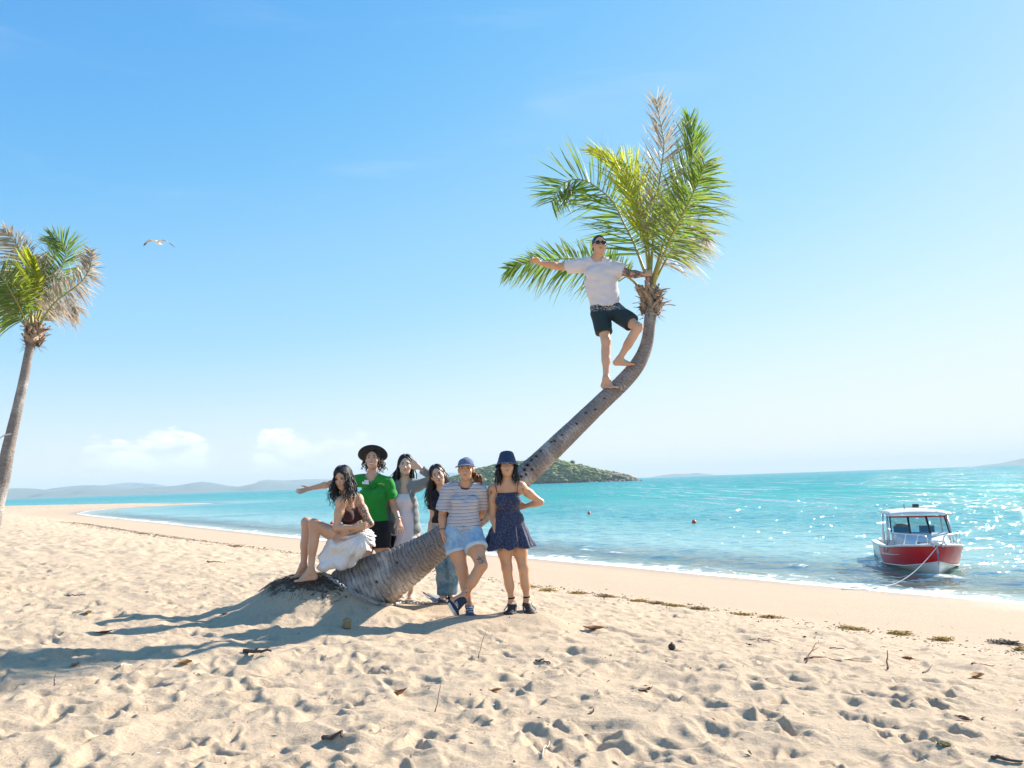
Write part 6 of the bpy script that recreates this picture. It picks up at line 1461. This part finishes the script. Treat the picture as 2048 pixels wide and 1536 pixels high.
    MB().tube([W(-.6, -.3, 1.68), W(.6, -.3, 1.68)], 0.016, 6).build('roof_rail', alu, roof); MB().box(W(-.05, -.25, 1.72), (.16, .10, .10), B).build('roof_light', dark, roof, smooth=False); MB().tube([W(.25, -.3, 1.62), W(.25, -.3, 1.78)], 0.012, 6).build('aerial', dark, roof)
    for x in (-.35, .35): MB().box(W(x, -.35, .62), (.42, .42, .10), B).build('seat', dark, root, smooth=False); MB().box(W(x, -.56, .92), (.40, .08, .40), B).build('seat_back', simple('seat_teal', (0.015, 0.10, 0.12), 0.6), root, smooth=False)
    MB().box(W(.2, .22, .86), (.9, .25, .25), B).build('dash', grey, root, smooth=False)
    # bow rail with raked stanchions
    for sx in (-1, 1):
        rail = [W(sx * .93, .25, .66), W(sx * .95, .40, .98), W(sx * .93, .75, 1.02), W(sx * .83, 1.3, 1.04), W(sx * .66, 1.8, 1.05), W(sx * .42, 2.2, 1.06), W(sx * .26, 2.36, 1.04), W(sx * .20, 2.40, .98), W(sx * .16, 2.34, .76)]
        MB().tube(spline(rail, 40), 0.017, 7).build('bow_rail', alu, root)
        for (x0, y0, x1, y1) in ((.93, .80, .92, .68), (.80, 1.35, .84, 1.18), (.60, 1.82, .68, 1.66), (.36, 2.16, .46, 2.05)): MB().tube([W(sx * x1, y1, .66), W(sx * x0, y0, 1.035)], 0.013, 6).build('stanchion', alu, root)
    MB().box(W(0, 2.52, .85), (.22, .42, .03), B).build('bow_sprit', wht, root, smooth=False)
    MB().tube([W(-.09, 2.68, .84), W(.09, 2.68, .84)], 0.045, 10).build('bow_roller', alu, root); MB().box(W(0, 2.25, .84), (.16, .20, .14), B).build('anchor_winch', alu, root, smooth=False)
    for sx in (-1, 1): MB().box(W(sx * .10, 2.60, .83), (.02, .28, .12), B).build('roller_cheek', alu, root, smooth=False)
    MB().tube([W(0, 2.40, .02), W(0, 2.46, .05)], 0.02, 6).build('bow_eye', dark, root)
    # outboard behind the transom
    MB().box(W(0, -2.62, .80), (.36, .42, .50), B).build('outboard_cowl', dark, root)
    MB().tube([W(0, -2.62, .6), W(0, -2.62, -.3)], 0.07, 8).build('outboard_leg', dark, root)
    p0 = W(0, 2.72, .82); p1 = on_ground(1752, 1180); pts = [p0 + (p1 - p0) * t + V(0, 0, -0.22 * math.sin(math.pi * t)) for t in np.linspace(0, 1, 26)]
    pts = [q if q[2] > max(gz(q[0], q[1]), SEA_Z) + .01 else V(q[0], q[1], max(gz(q[0], q[1]), SEA_Z) + .012) for q in pts]
    for q in range(1, 9): e = p1 + V(-.12 * q, -.05 * q, 0) + V(0, .03 * math.sin(q), 0); e[2] = gz(e[0], e[1]) + .008; pts.append(e)
    o = MB().tube(pts, 0.010, 8).build('mooring_rope', simple('rope_white', (0.74, 0.73, 0.70), 0.8, 0.1, 30), origin=p1); tag(o, 'white mooring rope running from the bow down to the wet sand', 'rope')
build_boat()

# ---------------------------------------------------------------- gull, buoys, distant craft
def build_gull():
    c = at(316, 486, 25.0); root = empty('seagull', c); tag(root, 'seagull gliding with spread wings high over the beach on the left', 'bird')
    t = NT('gull_plumage'); x = t.math('ABSOLUTE', t.sep()[0]); col_ = t.mix(t.smooth(x, 0.30, 0.42), (0.74, 0.72, 0.70), (0.05, 0.05, 0.055)); col_ = t.mix(t.math('MULTIPLY', t.smooth(x, 0.10, 0.2), t.smooth(x, 0.40, 0.30)), col_, (0.42, 0.42, 0.44)); m = t.done(t.bsdf(col_, 0.7))
    pr = [econe(c + V(.0, .18, .01), c + V(0, -.08, 0), (0.03, 0.02), (0.055, 0.05), (1, 0, 0), 0.03), ellp(c + V(0, -.05, 0), (0.058, 0.13, 0.052), np.eye(3), 0.03), ellp(c + V(0, -.18, .01), (0.036, 0.05, 0.034), np.eye(3), 0.03), econe(c + V(0, .15, .01), c + V(0, .26, .015), (0.03, 0.012), (0.06, 0.007), (1, 0, 0), 0.02)]
    for sx in (-1, 1):
        P = [(.04, -.04, .025, .085), (.16, -.08, .075 if sx < 0 else .07, .085), (.30, -.05, .055 if sx < 0 else .04, .07), (.42, .02, -.01 if sx < 0 else -.05, .045), (.50, .08, -.05 if sx < 0 else -.12, .012)]
        for (x0, y0, z0, w0), (x1, y1, z1, w1) in zip(P[:-1], P[1:]): pr.append(econe(c + V(sx * x0, y0, z0), c + V(sx * x1, y1, z1), (w0, 0.012), (w1, 0.008), (0, 1, 0), 0.015, endr=0.9))
    sculpt('body', pr, m, root, h=0.008); MB().tube([c + V(0, -.22, .008), c + V(0, -.26, .0)], [0.012, 0.004], 6).build('beak', simple('beak', (0.6, 0.3, 0.05), 0.5), root)
build_gull()
mb = simple('buoy_orange', (0.85, 0.10, 0.05), 0.45, 0.08, 8)
for px, py, r, lb in ((1388, 1042, .14, 'orange float nearest the boat, farthest right of the three'), (1178, 1024, .13, 'small orange float on the water just right of the navy dress woman'), (664, 1045, .15, 'orange float on the water just above the seated woman\'s lap')):
    yh = 963 - 0.0332 * (px - 1024); Y = FPX * (CAMZ - SEA_Z) / (py + 2 - yh); p = at(px, py, Y); p[2] = SEA_Z
    root = empty('buoy', p); tag(root, lb, 'buoy', 'orange floats on the sea'); v, f = lathe([(0.001, -r * .9), (r * .5, -r * .8), (r * .92, -r * .35), (r, 0), (r * .94, r * .35), (r * .7, r * .72), (r * .35, r * .95), (r * .14, r * 1.02), (r * .14, r * 1.25), (.001, r * 1.26)], p + V(0, 0, r * .4), np.eye(3), 18); MB().add(v, f).build('float', mb, root)
    MB().tube([p + V(0, 0, r * 1.62) + V(math.cos(a_) * r * .16, 0, math.sin(a_) * r * .2) for a_ in np.linspace(0, 6.283, 13)], r * .05, 5).build('eyelet', mb, root)
def build_rock_out():
    Y = 300.0; p = at(660, 984, Y); p[2] = SEA_Z; rs = np.random.default_rng(3); m = MB()
    for q in range(7): m.ell(p + V(rs.normal(0, .5), rs.normal(0, .3), .1), (rs.uniform(.3, .7), .4, rs.uniform(.2, .5)), None, 8, 6)
    o = m.build('rock', simple('sea_rock', (0.05, 0.05, 0.05), 0.8), origin=p); tag(o, 'small dark rock breaking the water beyond the outstretched hand', 'rock')
build_rock_out()

# ---------------------------------------------------------------- chain and anchor at the foot of the palm
def build_chain():
    pts = [at(648, 1146, 8.18), at(664, 1158, 8.11), at(684, 1171, 8.08), at(705, 1184, 8.08), at(728, 1197, 8.10), at(748, 1207, 8.13)]
    for px, py in ((760, 1211), (776, 1213), (800, 1209), (826, 1208), (850, 1209), (874, 1208), (892, 1206)): q = on_ground(px, py); q[2] += .012; pts.append(q)
    P, s = resample(spline(pts, 200), 0.002); root = empty('chain', pts[5]); tag(root, 'galvanised chain looped round the trunk foot and trailing along the sand', 'chain')
    mm = simple('galvanised', (0.42, 0.42, 0.43), 0.38, 0.25, 60, Metallic=0.75)
    # one link, shared
    v = []; f = []; n = 14
    for i in range(n):
        a = 2 * math.pi * i / n; c = V(math.cos(a) * .0125 * 1.0, 0, 0); cx = math.cos(a) * .0125; cy = math.sin(a) * .0125 + (.0135 if math.sin(a) > 1e-6 else (-.0135 if math.sin(a) < -1e-6 else 0)); r_ = V(math.cos(a), math.sin(a), 0)
        for j in range(6): b = 2 * math.pi * j / 6; v.append(V(cx, cy, 0) + .0048 * (r_ * math.cos(b) + V(0, 0, 1) * math.sin(b)))
    for i in range(n):
        for j in range(6): f.append((i * 6 + j, ((i + 1) % n) * 6 + j, ((i + 1) % n) * 6 + (j + 1) % 6, i * 6 + (j + 1) % 6))
    me = mesh_data('link', v, f, mm); step = 0.036; k = 0; d = 0.0
    while d < s[-1]:
        i = min(int(d / s[-1] * (len(P) - 1)), len(P) - 2); t = nrm(P[min(i + 4, len(P) - 1)] - P[max(i - 4, 0)]); u = nrm(np.cross(t, (0, 0.3, 1))); w = np.cross(u, t)
        if k % 2: u, w = w, -u
        o = link('link', me, root); R = Matrix(((u[0], t[0], w[0]), (u[1], t[1], w[1]), (u[2], t[2], w[2])))
        o.matrix_local = Matrix.Translation(Vector(P[i] - np.array(root.location))) @ R.to_4x4(); d += step; k += 1
    # anchor half buried where the chain ends
    a0 = on_ground(886, 1205); root = empty('anchor', a0); tag(root, 'steel anchor half buried in the sand at the end of the chain', 'anchor')
    tip = at(852, 1189, a0[1] + .05); mid = at(874, 1201, a0[1]); wv = V(0.02, 0.06, 0.012)
    for sx in (-1, 1):
        e = np.asarray(tip) + wv * sx * 0.5; b1 = mid + wv * sx * 1.6 + V(.05, 0, -.02); b0 = mid + wv * sx * 0.2; th = V(0, -.004, .008)
        MB().add([e, b0, b1, e + th, b0 + th, b1 + th], [(0, 1, 2), (5, 4, 3), (0, 3, 4, 1), (1, 4, 5, 2), (2, 5, 3, 0)]).build('fluke', simple('anchor_steel', (0.34, 0.35, 0.37), 0.5, 0.25, 30, Metallic=0.5), root, smooth=False)
    MB().tube([at(846, 1185, a0[1] + .05), mid, a0 + V(.02, 0, .01), on_ground(898, 1208) + V(0, 0, .015)], 0.009, 6).build('shank', mm, root)
    MB().tube([mid - wv * 2.2, mid + wv * 2.2], 0.008, 6).build('stock', mm, root)
build_chain()

# ---------------------------------------------------------------- flotsam on the sand
rsl = np.random.default_rng(77)
LEAFM = [simple('dry_leaf_%d' % i, c, 0.8, 0.3, 40, bump=0.4, bscale=90) for i, c in enumerate(((0.30, 0.13, 0.045), (0.36, 0.19, 0.07), (0.18, 0.075, 0.04), (0.50, 0.36, 0.13), (0.10, 0.055, 0.035)))]
def dry_leaf(px, py, L, mi, label, yaw=None, lift=0.3, group=None):
    p = on_ground(px, py); yaw = rsl.uniform(0, 6.28) if yaw is None else yaw; d = V(math.cos(yaw), math.sin(yaw), 0); w = V(-d[1], d[0], 0); v = []; f = []; n = 9
    cu = rsl.uniform(0.2, 0.6) * L; fold = rsl.uniform(0.4, 0.9)
    for i in range(n):
        t = i / (n - 1); W_ = 0.24 * L * math.sin(math.pi * min(1, t * .93 + .04)) ** 0.8; c = p + d * L * (t - .5) + V(0, 0, .004 + lift * L * 0.35 * (2 * abs(t - .45)) ** 2)
        for j in (-1, -.5, 0, .5, 1): v.append(c + w * W_ * j + V(0, 0, W_ * fold * abs(j) ** 1.3 + rsl.normal(0, .002)))
    for i in range(n - 1):
        for j in range(4): f.append((i * 5 + j, i * 5 + j + 1, i * 5 + 6 + j, i * 5 + 5 + j))
    nv = len(v); v += [q - V(0, 0, .0025) for q in v]; f += [tuple(nv + k for k in q[::-1]) for q in f]
    m = MB().add(v, f); m.tube([p - d * L * .5 + V(0, 0, .01), p - d * L * .68 + V(0, 0, .02)], [0.003, 0.0015], 4)
    o = m.build('dry_leaf', LEAFM[mi], origin=p); tag(o, label, 'leaf', group or 'dry leaves on the sand')
for px, py, L, mi, lb in ((150, 1332, .10, 1, 'curled brown leaf at the lower edge of the palm shade, far left'), (370, 1330, .09, 1, 'brown leaf in the middle of the palm shade edge'), (208, 1268, .12, 2, 'dark brown leaf in the trunk shadow on the left'), (176, 1228, .13, 3, 'large pale curled leaf above the shadow on the far left'),
        (450, 1229, .07, 2, 'small dark leaf left of the root mound'), (797, 1392, .10, 0, 'upturned orange brown leaf in the open foreground'), (992, 1383, .07, 0, 'thin rust leaf in the middle foreground'), (1188, 1259, .20, 0, 'long brown leaf right of the navy dress woman\'s feet'),
        (1816, 1320, .10, 0, 'bright rust leaf below the seaweed line on the right'), (1955, 1357, .17, 1, 'broad tan leaf near the right edge'), (1890, 1494, .09, 3, 'yellow leaf near the lower right corner'), (1926, 1441, .09, 2, 'dark red leaf below the broad tan leaf on the right'),
        (1184, 1427, .05, 2, 'small reddish leaf in the centre foreground'), (1289, 1383, .10, 4, 'dark seed pod shaped leaf in the centre right foreground'), (1609, 1275, .07, 0, 'small rust leaf just below the seaweed line'), (1499, 1292, .05, 2, 'tiny red leaf beside the thin twigs, centre right')): dry_leaf(px, py, L, mi, lb, lift=0.9 if mi == 0 and px == 797 else 0.3)
TW = [simple('twig_%d' % i, c, 0.9, 0.25, 40) for i, c in enumerate(((0.20, 0.095, 0.06), (0.10, 0.065, 0.05), (0.62, 0.55, 0.45)))]
def twig(a, b, r, mi, label, lift=0.0, fork=0):
    p, q = on_ground(*a), on_ground(*b); n = 9; m = MB(); pts = []
    for i in range(n):
        t = i / (n - 1); c = p + (q - p) * t + rsl.normal(0, r * .8, 3) * (0 < i < n - 1); c[2] = max(gz(c[0], c[1]) + r * .6, c[2]) + lift * t; pts.append(c)
    m.tube(pts, np.linspace(r, r * .45, n), 6)
    for k in range(fork): c = pts[3 + 2 * k]; e = nrm(q - p) * .06 + V(rsl.normal(0, .05), rsl.normal(0, .05), .02); m.tube([c, c + e * .6, c + e * 1.2], [r * .55, r * .4, r * .2], 5)
    o = m.build('twig', TW[mi], origin=p); tag(o, label, 'twig', 'twigs on the sand')
for a, b, r, mi, lb, lf, fk in (((1612, 1326), (1640, 1310), .006, 0, 'reddish twig propped up at a slant on the right sand', .12, 1), ((1609, 1319), (1744, 1326), .006, 0, 'long reddish twig lying level on the right sand', 0, 2), ((1499, 1280), (1559, 1291), .005, 0, 'short forked twig below the seaweed line', .02, 2),
        ((1775, 1340), (1778, 1336), .008, 0, 'short twig stuck upright in the right sand', .13, 0), ((1944, 1329), (1989, 1331), .008, 0, 'thick red brown stick near the right edge', 0, 0), ((1659, 1297), (1689, 1299), .006, 1, 'short dark twig above the long reddish twig', 0, 0), ((1071, 1327), (1101, 1331), .006, 1, 'short dark twig below the navy dress woman', 0, 0),
        ((1984, 1519), (2046, 1525), .010, 1, 'dark stick in the lower right corner', 0, 0), ((1846, 1347), (1866, 1337), .006, 1, 'small dark twig left of the broad tan leaf', .02, 0), ((487, 1306), (542, 1312), .016, 1, 'dark curved piece of bark in the palm shade', .02, 1), ((645, 1481), (685, 1484), .011, 1, 'grey stick in the lower middle foreground', .01, 0),
        ((415, 1123), (450, 1126), .012, 0, 'twig on the open sand left of the seated woman', 0, 0), ((135, 1193), (172, 1191), .009, 0, 'brown stick on the open sand at far left', 0, 0), ((240, 1338), (262, 1331), .007, 2, 'bleached white stick at the shade edge on the left', 0, 0), ((957, 1320), (975, 1300), .003, 1, 'thin straw standing in front of the striped tee woman', .16, 0), ((870, 1424), (884, 1400), .003, 1, 'thin straw in the centre foreground', .10, 0), ((108, 1372), (110, 1368), .004, 1, 'short thin straw at far left foreground', .05, 0), ((1084, 1520), (1100, 1500), .003, 2, 'pale straw in the centre of the bottom edge', .03, 0)): twig(a, b, r, mi, lb, lf, fk)
# coconut husk and a dark seed
p = on_ground(693, 1258); v, f = lathe([(0.001, 0.0), (.034, 0.0), (.040, .02), (.036, .055), (.040, .078), (.030, .086), (.001, .082)], p, frame((0.2, -1, 0), (0.15, 0, 1)), 14, lambda a, x, y, z, i: (x * (1 + .12 * math.sin(3 * a + i)), y * (1 + .1 * math.cos(2 * a)), z)); tag(MB().add(v, f).build('wood_stump', simple('stump_wood', (0.36, 0.23, 0.12), 0.85, 0.3, 30, bump=.5), origin=p), 'small sawn wood chunk standing in the palm shade', 'wood chunk')
p = on_ground(1344, 1300); m = MB().ell(p + V(0, 0, .022), (.030, .026, .028), None, 14, 10).tube([p + V(0, 0, .048), p + V(.006, 0, .06)], [.008, .003], 5); tag(m.build('seed_pod', simple('pod_dark', (0.05, 0.035, 0.03), 0.7, .4, 40, bump=.5), origin=p), 'dark round seed pod on the sand right of centre', 'seed pod')
# seaweed clumps on the tide line
SW = [simple('seaweed_%d' % i, c, 0.75, 0.4, 30) for i, c in enumerate(((0.40, 0.25, 0.05), (0.26, 0.155, 0.05), (0.08, 0.06, 0.045)))]
def seaweed(px, py, w, mi, label):
    p = on_ground(px, py); m = MB()
    nq = int(30 + 320 * w); c = p[:2] + rsl.normal(0, 1, (nq, 2)) @ np.array(((-w * .11, w * .15), (0.07, 0.05))); an = rsl.uniform(0, 6.28, nq); ln = rsl.uniform(.05, .14, nq)
    E = c[:, None] + np.stack([np.cos(an), np.sin(an)], -1)[:, None] * ln[:, None, None] * np.linspace(-.5, .5, 5)[None, :, None] + rsl.normal(0, .012, (nq, 5, 2))
    Z = ground_z(E[..., 0].ravel(), E[..., 1].ravel()).reshape(nq, 5) + .004 + .045 * rsl.random((nq, 5)) * rsl.random((nq, 1))
    for q in range(nq): m.tube(np.concatenate([E[q], Z[q][:, None]], 1), rsl.uniform(.003, .009), 4, flat=.5)
    o = m.build('seaweed', SW[mi], origin=p); tag(o, label, 'seaweed', 'seaweed clumps along the tide line')
for px, py, w, mi, lb in ((1061, 1174, .20, 0, 'seaweed clump just behind the navy dress woman\'s legs'), (1096, 1181, .20, 0, 'seaweed clump right of the navy dress woman'), (1157, 1188, .22, 0, 'third seaweed clump right of the navy dress woman'), (1212, 1194, .34, 1, 'brown seaweed streak, fourth right of the navy dress woman'), (1278, 1203, .26, 0, 'golden seaweed clump, fifth right of the navy dress woman'), (1312, 1208, .20, 1, 'brown seaweed clump left of the thick golden one'), (1348, 1213, .26, 0, 'seaweed clump at mid tide line below the far orange float'), (1399, 1219, .22, 1, 'thin brown seaweed patch at mid tide line'), (1487, 1231, .16, 0, 'small seaweed clump left of the largest golden mound'), (1544, 1236, .26, 0, 'largest golden seaweed mound on the tide line'), (1704, 1259, .34, 0, 'broad golden seaweed clump toward the boat'), (1799, 1269, .30, 0, 'sparse seaweed patch below the mooring rope'), (1884, 1281, .20, 0, 'golden seaweed clump left of the black heap'), (2010, 1287, .42, 2, 'black seaweed heap at the right edge'), (2046, 1300, .12, 0, 'last bit of seaweed on the right edge'), (470, 1093, .7, 1, 'brown weed line left of the seated woman'), (284, 1068, .9, 1, 'brown weed line farther along the left beach')): seaweed(px, py, w, mi, lb)
# crumbs of bark, shell and weed everywhere: far too many to count
def build_litter():
    rs = np.random.default_rng(99); v = []; f = []; n = 0; tone = []
    X = []; Y = []
    for q in range(1300): r = 1.8 + 12 * rs.random() ** 1.2; a = rs.uniform(-.75, .75); X.append(r * math.sin(a)); Y.append(r * math.cos(a))
    for q in range(5200):                      # along the tide wrack
        s = rs.uniform(-14, 70); off = 10.25 + rs.normal(0, .28) - (rs.random() < .3) * rs.uniform(0, 2); X.append(.8 * off - .6 * s); Y.append(.6 * off + .8 * s)
    X = np.array(X); Y = np.array(Y); Z = ground_z(X, Y)
    for ii, (x, y, z) in enumerate(zip(X, Y, Z)):
        L = (rs.uniform(.005, .022) if ii < 1300 else rs.uniform(.008, .045)) * (1 + max(0, y - 12) * .03); an = rs.uniform(0, 6.28); d = V(math.cos(an), math.sin(an), rs.normal(0, .3)) * L; w = V(-math.sin(an), math.cos(an), 0) * L * rs.uniform(.15, .5); h = V(0, 0, L * rs.uniform(.15, .4)); c = V(x, y, z + .002)
        v += [c - d, c + w, c + d, c - w, c + h]; f += [(n, n + 1, n + 4), (n + 1, n + 2, n + 4), (n + 2, n + 3, n + 4), (n + 3, n, n + 4)]; n += 5; tone += [rs.random()] * 5
    t = NT('litter'); a = t.attr('tone'); c = t.mix(a, (0.07, 0.045, 0.03), (0.26, 0.16, 0.08)); c = t.mix(t.smooth(a, .90, .93), c, (0.75, 0.70, 0.62))
    me = mesh_data('litter', v, np.array(f), t.done(t.bsdf(c, .9)), smooth=False); set_attr(me, 'tone', tone); o = link('litter', me); tag(o, 'crumbs of bark, shell and weed strewn over the sand', kind='stuff')
build_litter()
# ---------------------------------------------------------------- air
def build_haze():
    t = NT('haze_air'); v = t.node('ShaderNodeVolumePrincipled')
    v.inputs['Color'].default_value = (0.70, 0.875, 1.0, 1); v.inputs['Density'].default_value = 0.00020; v.inputs['Anisotropy'].default_value = 0.0
    t.L.new(v.outputs[0], t.out.inputs['Volume'])
    b = MB().box((0, 0, 51), (14800, 14800, 118)); o = b.build('haze', t.m, smooth=False)
    tag(o, 'thin pale sea haze in the air over the bay', kind='stuff')
build_haze()
